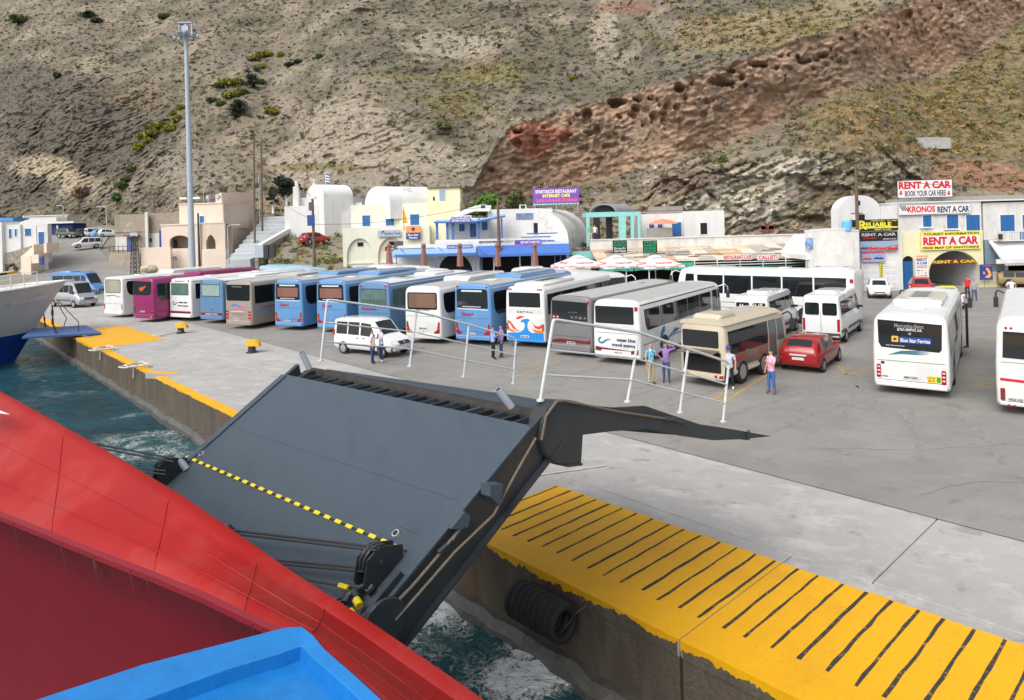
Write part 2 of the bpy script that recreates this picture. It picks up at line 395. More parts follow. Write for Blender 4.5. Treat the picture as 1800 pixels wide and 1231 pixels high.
# yard markings
def gline(name, px, wd, m=None, z=.003):
    p = [G(u, v) for u, v in px]
    for a, b_ in zip(p[:-1], p[1:]):
        d = (b_ - a).normalized(); s_ = Vector((-d.y, d.x, 0)) * wd / 2; d = d * wd / 2
        B().prism([a - d - s_, b_ + d - s_, b_ + d + s_, a - d + s_], lambda q, k: (q.x, q.y, z + .002 * k)).obj(name, m or m_yel_old, yard)
for px, wd in (([(1250, 706), (1330, 655), (1345, 640)], .12), ([(1265, 712), (1352, 657)], .12), ([(1471, 643), (1487, 658), (1530, 650)], .13), ([(1690, 655), (1748, 672)], .1), ([(1690, 678), (1745, 675)], .1),
               ([(905, 652), (985, 622)], .08), ([(915, 662), (990, 632)], .07), ([(1715, 592), (1760, 597)], .12), ([(1695, 596), (1707, 597)], .12)):
    gline('paint_line', px, wd)
def strip(name, P_, wd, m, z):
    b = B()
    for a, c in zip(P_[:-1], P_[1:]):
        d = c - a; s_ = Vector((-d.y, d.x, 0)).normalized() * wd / 2; b.prism([a - s_, c - s_, c + s_, a + s_], lambda q, k: (q.x, q.y, z + .001 * k))
    return b.obj(name, m, yard)
m_crk = mat('crack_dirt', (.11, .105, .098), .95); m_skid = layered('tyre_scuff', (.15, .146, .14), [(5, .38, .58, (.262, .25, .232), 1, ONE3, 0), (30, .4, .6, (.25, .24, .222), .7, ONE3, 0)], .9)
ro = random.Random(14)
for u, v, a_, n_ in ((1080, 735, .3, 16), (1420, 790, -.2, 22), (1620, 870, .4, 14), (1560, 740, 1.2, 14), (980, 660, .7, 12), (820, 640, -.6, 12), (1700, 780, -.4, 18), (1330, 720, .1, 10)):
    p_ = G(u, v); P_ = [p_]
    for k in range(n_): a_ += ro.uniform(-.35, .35); p_ = p_ + Vector((math.cos(a_), math.sin(a_), 0)) * ro.uniform(.12, .4); P_.append(p_)
    strip('asphalt_crack', P_, .009, m_crk, .0025)
for u, v, h_, cv in ((1480, 735, .95, .02), (1250, 745, .8, -.03), (1620, 800, 1.1, .03), (1100, 700, .75, .0), (930, 655, .8, .02), (1560, 640, 1.0, -.02)):
    for off in (0, 1.9):
        p_ = G(u, v) + Vector((math.cos(h_ - 1.57), math.sin(h_ - 1.57), 0)) * off; P_ = [p_]
        for k in range(14): p_ = p_ + Vector((math.cos(h_ + cv * k), math.sin(h_ + cv * k), 0)) * .6; P_.append(p_)
        strip('tyre_scuff', P_, .22, m_skid, .0010 + .0004 * off)
gline('paint_line', [(1690, 553), (1760, 556)], .1, mat('white_road_paint', (.5, .5, .48), .8))

# ------------------------------------------------------------------ sea
SEA_Z = -1.72
def sea_mat():
    m = bpy.data.materials.new('sea_water'); m.use_nodes = True; n = m.node_tree.nodes; l = m.node_tree.links; p = n['Principled BSDF']
    p.inputs['Roughness'].default_value = .12; p.inputs['IOR'].default_value = 1.33; p.inputs['Specular IOR Level'].default_value = .35
    tc = n.new('ShaderNodeTexCoord'); at_ = n.new('ShaderNodeAttribute'); at_.attribute_name = 'foam'
    def noise(sc, det=6, ro=.6, dist=0., stretch=(1, 1, 1), rz=0):
        mp = n.new('ShaderNodeMapping'); mp.inputs['Scale'].default_value = stretch; mp.inputs['Rotation'].default_value = (0, 0, rz); l.new(tc.outputs['Object'], mp.inputs['Vector'])
        t = n.new('ShaderNodeTexNoise'); t.inputs['Scale'].default_value = sc; t.inputs['Detail'].default_value = det; t.inputs['Roughness'].default_value = ro; t.inputs['Distortion'].default_value = dist
        l.new(mp.outputs[0], t.inputs['Vector']); return t.outputs['Fac']
    def mth(op, a, b=None):
        q = n.new('ShaderNodeMath'); q.operation = op
        for i, x in enumerate((a, b)):
            if x is None: continue
            if isinstance(x, (int, float)): q.inputs[i].default_value = x
            else: l.new(x, q.inputs[i])
        return q.outputs[0]
    def rng(x, a, b, c=0., d=1.):
        r = n.new('ShaderNodeMapRange'); l.new(x, r.inputs[0])
        for i, t in zip((1, 2, 3, 4), (a, b, c, d)): r.inputs[i].default_value = t
        return r.outputs[0]
    def mix(f, a, b):
        x = n.new('ShaderNodeMix'); x.data_type = 'RGBA'; l.new(f, x.inputs[0])
        for i, t in ((6, a), (7, b)):
            if isinstance(t, tuple): x.inputs[i].default_value = (*t, 1)
            else: l.new(t, x.inputs[i])
        return x.outputs[2]
    body = mix(rng(noise(.35, 4, .6, .5), .35, .7), (.0045, .039, .058), (.0125, .086, .114))
    # lacy foam: thin ridges of a warped noise, thickened where the wash is strong
    fine = noise(3.2, 9, .72, 1.3); rid = mth('SUBTRACT', 1, mth('MULTIPLY', mth('ABSOLUTE', mth('SUBTRACT', fine, .5)), 9))
    brk = rng(noise(1.1, 4, .6, .4), .42, .62)
    lace = mth('MULTIPLY', mth('MULTIPLY', rng(rid, .5, .85), brk), rng(at_.outputs['Fac'], .05, .5))
    solid = mth('MULTIPLY', rng(mth('ADD', at_.outputs['Fac'], mth('MULTIPLY', mth('SUBTRACT', noise(6, 9, .75, .6), .5), 1.5)), .80, .95), 1)
    foam = mth('MINIMUM', mth('ADD', lace, solid), 1)
    teal = mix(rng(at_.outputs['Fac'], .1, .9), body, (.03, .14, .14))
    l.new(mix(foam, teal, (.86, .89, .90)), p.inputs['Base Color'])
    l.new(rng(foam, 0, 1, .1, .8), p.inputs['Roughness'])
    h = mth('ADD', mth('MULTIPLY', noise(1.2, 6, .62, .6, (1, 1.8, 1), .6), 1.0), mth('MULTIPLY', noise(5, 5, .6, .3, (1, 1.6, 1), .4), .3))
    h = mth('ADD', h, mth('MULTIPLY', foam, .08))
    b = n.new('ShaderNodeBump'); b.inputs['Strength'].default_value = 1; b.inputs['Distance'].default_value = .38; l.new(h, b.inputs['Height']); l.new(b.outputs[0], p.inputs['Normal'])
    return m
xs = np.concatenate([np.linspace(-2500, -90, 20), np.linspace(-85, -12, 180), np.linspace(-11.8, 8, 130), np.linspace(12, 2500, 20)])
ys = np.concatenate([np.linspace(-2500, 0, 16), np.linspace(4, 22, 130), np.linspace(22.2, 80, 200), np.linspace(85, 2500, 16)])
X_, Y_ = np.meshgrid(xs, ys)
near = (np.clip((X_ + 88) / 5, 0, 1) * np.clip((11 - X_) / 2, 0, 1) * np.clip((Y_ - 2) / 2, 0, 1) * np.clip((84 - Y_) / 4, 0, 1))
W_ = (fbm(X_ * .35, Y_ * .55, X_ * 0, 4) * .16 + fbm(X_ * 1.3, Y_ * 1.7, X_ * 0 + 9, 3) * .06) * near
def blob(u, v, ru, amt, el=1., ang=0.):
    p = G(u, v, SEA_Z); dx, dy = X_ - p.x, Y_ - p.y; c, s = math.cos(ang), math.sin(ang)
    a, b_ = dx * c + dy * s, (-dx * s + dy * c) * el
    return amt * np.exp(-(a * a + b_ * b_) / (ru * ru))
foam = sum(blob(*q) for q in ((770, 1075, .9, .75, 2.2, .2), (940, 1185, 1.15, .98, 2.0, .5), (800, 1140, 2.2, .5, 1, 0), (1000, 1200, 1.6, .5), (700, 1110, 1.2, .5), (860, 1050, 1.6, .3), (1040, 1165, 1, .3, 2, .4),
            (240, 765, 1.6, .5, 3, .2), (215, 800, 2.6, .42, 2.6, .15), (235, 730, 1.0, .62, 3, .3), (300, 790, 2.2, .42, 2, 0), (170, 790, 2.4, .4, 2.5, .2), (150, 690, 1.5, .16, 3, .2), (330, 760, 1.5, .3, 2, .3), (255, 770, .9, .7, 3.5, .5), (130, 595, 2, .3, 2, 0), (60, 700, 3, .1)))
W_ += foam * .07 * near
sea = link('sea', grid_mesh('sea', np.stack([X_, Y_, W_ + SEA_Z], -1), sea_mat())); struct(sea)
fa = sea.data.attributes.new('foam', 'FLOAT', 'POINT'); fa.data.foreach_set('value', np.clip(foam * .9, 0, 1).reshape(-1).astype(np.float32))
# ================================================================== hillside
def interp(u, pts): return np.interp(u, [p[0] for p in pts], [p[1] for p in pts])
def pixn(x, y, z):
    X = x / y; Z = (z - CAMH) / y
    return PU + FPX * (X * _c - Z * _s), PV + FPX * (-X * _s - Z * _c)
UP_ = [(700, 330), (830, 330), (870, 262), (900, 224), (1000, 194), (1100, 170), (1200, 145), (1300, 115), (1400, 80), (1480, 60), (1560, 22), (1640, -5), (1800, -40), (2100, -90)]
LO_ = [(700, 331), (840, 340), (900, 350), (1000, 332), (1100, 306), (1180, 282), (1250, 264), (1330, 230), (1420, 182), (1500, 152), (1560, 137), (1650, 132), (1700, 102), (1740, 72), (1790, 32), (2100, -60)]
D0_ = [(-400, 190), (-200, 172), (0, 150), (200, 132), (350, 114), (500, 106), (620, 103), (800, 97), (1000, 93), (1250, 90), (1450, 84), (1600, 79), (1800, 77), (2300, 74)]
aa = np.concatenate([np.linspace(-1.6, -.84, 50)[:-1], np.linspace(-.84, .84, 1000), np.linspace(.84, 1.6, 50)[1:]])
zz = np.concatenate([np.linspace(-2, 96, 470), np.linspace(96, 160, 26)[1:]])
ucol = PU + FPX * aa
D = interp(ucol, D0_); rows = [D.copy()]
def band(u, v, soft=6.):
    up = interp(u, UP_); lo = interp(u, LO_)
    return np.clip((v - up) / soft, 0, 1) * np.clip((lo - v) / soft, 0, 1)
def gau(u, v, cu, cv, ru, rv): return np.exp(-(((u - cu) / ru) ** 2 + ((v - cv) / rv) ** 2))
nz1 = np.random.RandomState(1)
for k in range(1, len(zz)):
    u, v = pixn(aa * D, D, zz[k] + 0 * D)
    cot = 1.30 - .1 * np.clip((u - 900) / 900, -1, 1)
    b = band(u, v, 10); cot = cot * (1 - b) + .28 * b
    rk = np.maximum(np.clip((v - 262) / 30, 0, 1) * np.clip((u - 1120) / 60, 0, 1) * np.clip((1640 - u) / 120, 0, 1), np.clip((v - 280) / 60, 0, 1) * np.clip((u - 420) / 160, 0, 1) * np.clip((960 - u) / 180, 0, 1))
    rk = np.maximum(rk, np.clip((v - 300) / 50, 0, 1) * np.clip((520 - u) / 80, 0, 1) * .8)
    rk = np.maximum(rk, gau(u, v, 120, 300, 110, 90) * .9); rk = np.maximum(rk, gau(u, v, 870, 75, 60, 40) * .8); rk = np.maximum(rk, gau(u, v, 640, 230, 90, 45) * .8)
    cot = cot * (1 - rk) + .42 * rk
    # terraces cut across the slope
    tr = np.exp(-((v - np.interp(u, [480, 560, 720, 910], [92, 108, 141, 130])) / 4.) ** 2) * np.clip((u - 470) / 20, 0, 1) * np.clip((930 - u) / 20, 0, 1)
    tr2 = np.exp(-((v - 296) / 5.) ** 2) * np.clip((u - 470) / 20, 0, 1) * np.clip((680 - u) / 20, 0, 1)
    cot = cot + .9 * np.maximum(tr, tr2)
    D = D + cot * (zz[k] - zz[k - 1]); rows.append(D.copy())
D = np.stack(rows)
kw = np.exp(-(np.arange(-34, 35) / 15.) ** 2); kw /= kw.sum(); pd_ = np.pad(D, ((0, 0), (34, 34)), mode='edge'); D = sum(kw[q] * pd_[:, q:q + D.shape[1]] for q in range(69))
Z = np.repeat(zz[:, None], len(aa), 1); A = np.repeat(aa[None], len(zz), 0)
X = A * D; U, V = pixn(X, D, Z)
bnd = band(U, V, 8)
rockR = np.clip((V - 258) / 25, 0, 1) * np.clip((U - 1110 + (V - 260) * .3) / 50, 0, 1) * np.clip((1720 - U) / 160, 0, 1) * (1 - bnd)
rockL = np.clip(gau(U, V, 150, 270, 170, 110) * 1.5, 0, 1)
tuff = np.clip(gau(U, V, 640, 240, 110, 50) + gau(U, V, 720, 300, 150, 30) + gau(U, V, 870, 70, 60, 35), 0, 1)
rough_ = .55 + 1.5 * rockR + .9 * rockL + .35 * bnd
disp = fbm(X / 16, D / 16, Z / 16, 3) * 3.2 + fbm(X / 5, D / 5 + 9, Z / 5, 4) * 1.25 * rough_
sx, sz = X * .9 + Z * .35, Z * .9 - X * .35                     # tilted bedding
disp += fbm(sx / 2.6, D / 2.2, sz / .8, 3, True) * .55 * rough_
# the brown band stands out as a cliff: brow pushed forward, foot set back
upE, loE = interp(U, UP_), interp(U, LO_); wE = np.clip((loE - upE) / 60, 0, 1); tb_ = np.clip((V - upE) / np.maximum(loE - upE, 1), 0, 1)
disp += (np.where(V < upE, -3.8 * np.clip(1 - (upE - V) / 30, 0, 1), np.where(V > loE, 2.4 * np.clip(1 - (V - loE) / 40, 0, 1), -3.8 + 6.2 * tb_))) * wE
disp += fbm(X / 2.2, D / 6, Z / 5, 4, True) * .9 * bnd
brk = np.clip(.45 + 1.5 * fbm(X / 6 + 3, D / 6, Z / 4, 3), .05, 1); tt = sz / 1.25 + 2.0 * fbm(X / 6, D / 6, Z / 6, 4); disp += brk * (tt - np.floor(tt) - .5) * (.3 + .9 * rockR + .7 * rockL + .45 * tuff + .4 * bnd)
t2_ = (X * .25 + Z) / 5.5 + 1.2 * fbm(X / 14, D / 14, Z / 14, 3); disp += np.roll(brk, 60, 1) * (t2_ - np.floor(t2_) - .5) * (.4 + 1.3 * rockR + .9 * rockL + .8 * tuff); disp += fbm(X / 1.6, D / 1.6, Z / 1.6, 3, True) * .35 * (rockR + .6 * rockL + .3)
# caves weathered into the brown tuff band
hr = np.random.RandomState(21); holes = []
def addh(u, v, ru, rv): holes.append((u, v, ru, rv))
for u, v, ru, rv in ((1175, 187, 6, 5), (1190, 192, 6, 6), (1182, 203, 7, 4), (1152, 208, 9, 6), (1168, 215, 7, 7), (1135, 197, 8, 4), (1122, 180, 9, 4), (1115, 205, 8, 6), (1195, 162, 9, 6), (1145, 180, 6, 4), (1085, 185, 16, 5), (1050, 232, 6, 8), (1050, 258, 6, 8), (1025, 263, 11, 6), (1068, 257, 11, 4), (1032, 205, 9, 9),
                     (1262, 193, 8, 4), (1200, 235, 9, 6), (1170, 243, 7, 5), (1250, 252, 7, 5), (1130, 285, 16, 7), (1100, 290, 10, 6), (1018, 285, 6, 5), (975, 302, 6, 6), (940, 268, 10, 5), (1003, 285, 4, 7), (965, 275, 9, 6), (1288, 230, 5, 6), (1308, 240, 12, 4), (1335, 207, 10, 4), (1333, 123, 16, 4), (1285, 132, 7, 3), (1410, 112, 9, 4), (1420, 110, 7, 3), (1445, 100, 10, 4), (1595, 30, 8, 6), (1585, 35, 9, 6), (1752, 32, 8, 6), (1722, 52, 7, 6), (1655, 57, 6, 4), (1640, 118, 9, 4), (1360, 180, 20, 22), (1270, 150, 20, 5)):
    addh(u, v, ru, rv)
while len(holes) < 230:
    u = hr.uniform(900, 1790); t = hr.beta(1.6, 1.6); up = np.interp(u, *zip(*UP_)); lo = np.interp(u, *zip(*LO_))
    if lo - up < 25: continue
    r = hr.uniform(1.6, 4.6) if u > 1250 else hr.uniform(2, 7); v_ = up + (lo - up) * (.06 + .8 * t)
    addh(u, v_, r * hr.uniform(.8, 1.5), r * hr.uniform(.55, 1))
for u, v, ru, rv in ((870, 66, 24, 8), (845, 60, 10, 5), (862, 300, 6, 4), (85, 158, 12, 5), (32, 156, 11, 5), (40, 205, 30, 5), (580, 276, 11, 5), (632, 272, 8, 4), (525, 300, 6, 4), (848, 255, 7, 4), (790, 140, 10, 3), (1300, 330, 16, 4), (1240, 380, 20, 6), (1430, 390, 30, 12), (640, 20, 20, 4), (990, 335, 12, 4)): addh(u, v, ru, rv)
hole = np.zeros_like(D)
for u, v, ru, rv in holes:
    c0 = np.searchsorted(ucol, u - 2 * ru - 12); c1 = np.searchsorted(ucol, u + 2 * ru + 12)
    if c1 <= c0: continue
    du = (U[:, c0:c1] - u) / ru; dv = (V[:, c0:c1] - v) / rv
    dv = dv + np.where(dv > 0, .25 * np.abs(du), 0); q = du * du + dv * dv
    hole[:, c0:c1] = np.maximum(hole[:, c0:c1], np.clip(1.35 - q, 0, 1) ** .6 * min(1.6, .11 * ru + .2))
disp = disp * (1 - .5 * np.clip(hole, 0, 1)) + hole
edge_fade = np.clip((Z + 2) / 4, .2, 1)
D = D + disp * edge_fade
X = A * D
P = np.stack([X, D, Z], -1)
# ---- colours of the ground, muted to stand in for haze
def L(*c): return np.array(lin(c))[None, None]
n1 = fbm(X / 11, D / 11, Z / 7, 4)[..., None]; n2 = fbm(X / 3 + 40, D / 3, Z / 3, 4)[..., None]; n3 = fbm(sx / 5, D / 5, sz / 1.2, 4)[..., None]
def mixc(c, k, m): return c * (1 - m) + k * m
def ss(x, a, b): t = np.clip((x - a) / (b - a), 0, 1); return t * t * (3 - 2 * t)
col = L(134, 122, 106) * np.ones_like(P)
col = mixc(col, L(112, 101, 88), ss(n1, -.05, .25))
col = mixc(col, L(158, 146, 128), ss(n1, -.1, -.4) * .8)
col = mixc(col, L(112, 112, 84), ss(n2 + n1 * .5, .0, .32) * .8)
col = mixc(col, L(160, 138, 106), ss(n2 - n1 * .6, .1, .4) * .5)
g_ = lambda *a: gau(U, V, *a)[..., None]
def m_(x, lo=.25, hi=.6): return ss(np.minimum(x, 1) + n2 * .35, lo, hi)
col = mixc(col, L(100, 92, 84), m_(g_(150, 240, 170, 80) + g_(40, 150, 90, 40)) * .85)                      # dark schist, left
col = mixc(col, L(184, 166, 138), m_(g_(75, 295, 55, 26) + g_(125, 325, 40, 20)) * .9)
col = mixc(col, L(96, 92, 88), m_(g_(40, 335, 70, 30)) * .8)
col = mixc(col, L(172, 158, 139), m_(g_(620, 225, 90, 55) + g_(720, 290, 130, 40) + g_(790, 80, 90, 30) * .9 + g_(560, 300, 90, 40) + g_(1062, 50, 26, 55)) * .85)   # pale tuff
col = mixc(col, L(150, 139, 124), m_(g_(330, 300, 80, 40) + g_(700, 320, 180, 25)) * .8)
col = mixc(col, L(160, 130, 108), m_(g_(250, 170, 60, 22)) * .35)
col = mixc(col, L(136, 126, 72), m_(g_(860, 130, 70, 14) + g_(800, 180, 70, 32) * .8 + g_(560, 294, 90, 7) + g_(700, 135, 60, 5)) * .8)    # grassy strips
col = mixc(col, L(150, 106, 88), m_(g_(1100, 12, 60, 12) + g_(1250, 38, 60, 10) * .8) * .75)
col = mixc(col, L(158, 140, 92), m_(g_(1330, 60, 150, 40) + g_(1480, 25, 70, 30)) * .7)
bn = bnd[..., None]
bc = mixc(L(164, 132, 106) * np.ones_like(P), L(136, 108, 88), ss(n3, -.05, .3)); bc = mixc(bc, L(162, 126, 100), ss(n2, .05, .4) * .7)
bc = mixc(bc, L(168, 124, 94), m_(g_(1600, 60, 80, 60) + g_(1330, 200, 90, 40) * .6) * .5)
bc = mixc(bc, L(176, 104, 78), m_(g_(960, 238, 60, 18) + g_(925, 240, 30, 20) + g_(940, 265, 26, 26) * .7, .35, .7) * .9)
bc = mixc(bc, L(150, 132, 112), m_(g_(1080, 240, 70, 24) + g_(1500, 120, 90, 30) * .6) * .5)
col = mixc(col, bc, bn)
rr = rockR[..., None]
rc = mixc(L(150, 136, 114) * np.ones_like(P), L(104, 94, 82), ss(n3, 0, .3)); rc = mixc(rc, L(190, 178, 158), ss(n3, -.1, -.4) * .9); rc = mixc(rc, L(150, 116, 82), ss(n2, .15, .4) * .6)
rc = mixc(rc, L(205, 196, 180), m_(g_(1445, 275, 30, 22) + g_(1330, 350, 50, 50) + g_(1250, 355, 60, 35) * .8 + g_(1390, 300, 40, 40) * .7, .3, .65) * .75)
rc = mixc(rc, L(120, 98, 84), m_(g_(1210, 320, 60, 26)) * .8); rc = mixc(rc, L(118, 106, 76), m_(g_(1450, 370, 40, 40)) * .7)
col = mixc(col, rc, rr * .95)
gr_ = np.clip((U - 1330 + (V - 150) * -.3) / 80, 0, 1) * np.clip((V - interp(U, LO_)) / 8, 0, 1) * np.clip((285 - V) / 25, 0, 1)
gr_ = np.maximum(gr_, np.clip((U - 1650) / 60, 0, 1) * np.clip((V - interp(U, LO_)) / 8, 0, 1) * np.clip((300 - V) / 30, 0, 1))[..., None]
gc = mixc(L(146, 128, 84) * np.ones_like(P), L(120, 112, 66), ss(n2, -.1, .25)); gc = mixc(gc, L(172, 132, 78), ss(n1 + n2 * .5, .08, .35) * .8); gc = mixc(gc, L(112, 96, 84), ss(n3, .1, .4) * .7)
col = mixc(col, gc, gr_ * .9)
col = mixc(col, L(168, 118, 82), m_(g_(1690, 300, 60, 20) + g_(1760, 315, 60, 22) + g_(1640, 262, 40, 12) * .6 + g_(1640, 255, 30, 10)) * .85)
fine = 1 + .30 * fbm(X / 1.1, D / 1.1, Z / 1.1, 3)[..., None]
lum = (col * np.array([.3, .55, .15])).sum(-1, keepdims=True); col = (lum + (col - lum) * .72) * np.array([1.02, 1.0, .935])  # saturation lowered to put haze into the hill colour
col = np.clip(col * fine * (.95 + .38 * bn + .2 * rr) + .012, .01, .9)
mh = bpy.data.materials.new('hill_rock_and_soil'); mh.use_nodes = True
n = mh.node_tree.nodes; l = mh.node_tree.links; p = n['Principled BSDF']; p.inputs['Roughness'].default_value = .95; p.inputs['Specular IOR Level'].default_value = .15
va = n.new('ShaderNodeAttribute'); va.attribute_name = 'ground'; tc = n.new('ShaderNodeTexCoord')
t1 = n.new('ShaderNodeTexNoise'); t1.inputs['Scale'].default_value = 1.6; t1.inputs['Detail'].default_value = 9; t1.inputs['Roughness'].default_value = .75; l.new(tc.outputs['Object'], t1.inputs['Vector'])
t2 = n.new('ShaderNodeTexVoronoi'); t2.inputs['Scale'].default_value = 1.1; t2.inputs['Randomness'].default_value = 1
mp = n.new('ShaderNodeMapping'); mp.inputs['Scale'].default_value = (1, 1, 2.4); mp.inputs['Rotation'].default_value = (0, .35, 0); l.new(tc.outputs['Object'], mp.inputs['Vector'])
dst = n.new('ShaderNodeMix'); dst.data_type = 'VECTOR'; dst.inputs[0].default_value = .45; l.new(mp.outputs[0], dst.inputs[4]); l.new(t1.outputs['Color'], dst.inputs[5]); l.new(dst.outputs[1], t2.inputs['Vector'])
r1 = n.new('ShaderNodeMapRange'); r1.inputs[1].default_value = .25; r1.inputs[2].default_value = .75; r1.inputs[3].default_value = .62; r1.inputs[4].default_value = 1.32; l.new(t1.outputs['Fac'], r1.inputs[0])
mx = n.new('ShaderNodeMix'); mx.data_type = 'RGBA'; mx.blend_type = 'MULTIPLY'; mx.inputs[0].default_value = 1; l.new(va.outputs['Color'], mx.inputs[6]); l.new(r1.outputs[0], mx.inputs[7])
l.new(mx.outputs[2], p.inputs['Base Color'])
ad = n.new('ShaderNodeMath'); ad.operation = 'ADD'; l.new(t1.outputs['Fac'], ad.inputs[0]); l.new(t2.outputs['Distance'], ad.inputs[1])
bp = n.new('ShaderNodeBump'); bp.inputs['Strength'].default_value = 1; bp.inputs['Distance'].default_value = .45; l.new(ad.outputs[0], bp.inputs['Height']); l.new(bp.outputs[0], p.inputs['Normal'])
hill = link('hillside', grid_mesh('hillside', P, mh)); struct(hill); vattr(hill.data, 'ground', col.reshape(-1, 3))
# ---- loose stones and low scrub, too many to count
def scatter(N, dens, seed):
    r = np.random.RandomState(seed); out = []
    i = r.randint(8, 470, N * 6); j = r.randint(52, 1045, N * 6); d = dens(U[i, j], V[i, j]); k = r.rand(N * 6) < d
    i, j = i[k][:N], j[k][:N]; return P[i, j], U[i, j], V[i, j], i, j
ico = bmesh.new(); bmesh.ops.create_icosphere(ico, subdivisions=1, radius=1); IV = np.array([v.co[:] for v in ico.verts]); IF = np.array([[v.index for v in f.verts] for f in ico.faces]); ico.free()
def stuff_mesh(name, pos, size, cols, mname, seed, squash=.6, rough=.3):
    r = np.random.RandomState(seed); n_ = len(pos); nv = len(IV)
    Vv = IV[None] * (1 + rough * r.uniform(-1, 1, (n_, nv, 1))); Vv = Vv * (size[:, None, None] * np.stack([r.uniform(.7, 1.3, n_), r.uniform(.7, 1.3, n_), squash * r.uniform(.6, 1.2, n_)], -1)[:, None])
    Vv = Vv + pos[:, None]; Ff = (IF[None] + (np.arange(n_) * nv)[:, None, None]).reshape(-1, 3)
    m = bpy.data.materials.new(mname); m.use_nodes = True; q = m.node_tree.nodes; pr = q['Principled BSDF']; pr.inputs['Roughness'].default_value = .95; pr.inputs['Specular IOR Level'].default_value = .1
    v_ = q.new('ShaderNodeAttribute'); v_.attribute_name = 'ground'; m.node_tree.links.new(v_.outputs['Color'], pr.inputs['Base Color'])
    me = tri_mesh(name, Vv.reshape(-1, 3), Ff, m); vattr(me, 'ground', np.repeat(cols, nv, 0)); return link(name, me)
r = np.random.RandomState(8)
pos, u, v, i, j = scatter(22000, lambda u, v: .55 * (1 - .75 * band(u, v, 8)) + .4 * (np.clip((v - 258) / 25, 0, 1) * (u > 1110)), 5)
sz_ = .07 + .42 * r.rand(len(pos)) ** 4
tint = r.uniform(.6, 1.35, (len(pos), 1)); sc_ = np.clip(col[i, j] * tint * np.where(r.rand(len(pos), 1) > .93, 1.5, 1), .02, .5)
setp(stuff_mesh('loose_rocks', pos, sz_, sc_, 'loose_rock', 3, .45, .38), 'loose grey and pale rocks strewn over the hillside', 'rocks', kind='stuff')
def leafy(name, pos, size, cols, seed, per=34, flat=.7):
    """each plant a tuft of small leaf faces on a half-ball"""
    r = np.random.RandomState(seed); n_ = len(pos)
    d = r.normal(size=(n_, per, 3)); d /= np.linalg.norm(d, axis=2)[..., None]; d[..., 2] = np.abs(d[..., 2]) * flat
    c = pos[:, None] + d * size[:, None, None] * r.uniform(.35, 1, (n_, per, 1)) ** .6
    t = r.normal(size=(n_, per, 3, 3)) * .30 * size[:, None, None, None] * r.uniform(.6, 1.2, (n_, per, 1, 1))
    Vv = (c[:, :, None] + t).reshape(-1, 3); Ff = np.arange(len(Vv)).reshape(-1, 3)
    if 'leafy' not in MATS:
        m = bpy.data.materials.new('leafy'); MATS['leafy'] = m; m.use_nodes = True; q = m.node_tree.nodes; pr = q['Principled BSDF']; pr.inputs['Roughness'].default_value = .8; pr.inputs['Specular IOR Level'].default_value = .15
        v_ = q.new('ShaderNodeAttribute'); v_.attribute_name = 'ground'; m.node_tree.links.new(v_.outputs['Color'], pr.inputs['Base Color'])
    me = tri_mesh(name, Vv, Ff, MATS['leafy'])
    cc = cols[:, None] * r.uniform(.6, 1.5, (n_, per, 1)); vattr(me, 'ground', np.repeat(cc.reshape(-1, 3), 3, 0)); return me
pal = np.array([lin(c) for c in ((98, 102, 78), (112, 110, 84), (124, 118, 80), (86, 94, 74), (138, 130, 84), (104, 98, 84))])
def dens(u, v):
    return np.clip(.75 - .9 * band(u, v, 8) - .5 * gau(u, v, 640, 230, 90, 60) - .4 * gau(u, v, 720, 300, 130, 30) - .35 * (np.clip((v - 265) / 25, 0, 1) * (u > 1150)) - .45 * gau(u, v, 140, 290, 130, 70), .03, 1)
pos, u, v, i, j = scatter(15000, dens, 15); ci = r.randint(0, len(pal), len(pos)); ci = np.where((gr_[i, j, 0] > .5) & (r.rand(len(pos)) < .5), 4, ci)
sz_ = .22 + .5 * r.rand(len(pos)) ** 2.5
setp(link('hillside_scrub', leafy('hillside_scrub', pos, sz_, pal[ci] * .72, 4, 26)), 'low grey green scrub dotted over the hillside', 'scrub', kind='stuff')
pos, u, v, i, j = scatter(5200, lambda u, v: np.clip(gr_[0, 0, 0] * 0 + gau(u, v, 860, 125, 80, 20) + gau(u, v, 800, 180, 80, 40) * .8 + gau(u, v, 1330, 60, 160, 40) * .8 + gau(u, v, 1600, 210, 160, 60) + gau(u, v, 1740, 180, 80, 110) + gau(u, v, 560, 294, 100, 7) + gau(u, v, 250, 170, 70, 25) * .5, 0, 1) * (1 - band(u, v, 6)), 25)
gp = np.array([lin(c) for c in ((160, 146, 84), (146, 140, 78), (178, 150, 92), (132, 130, 70), (168, 128, 78))])
setp(link('dry_grass', leafy('dry_grass', pos, .18 + .3 * r.rand(len(pos)), gp[r.randint(0, 5, len(pos))] * .8, 6, 26, 1.2)), 'dry yellow grass on the upper slope and terraces', 'grass', kind='stuff')
def on_hill(u, v):
    k = np.argmin((U - u) ** 2 + (V - v) ** 2); return Vector(P.reshape(-1, 3)[k])
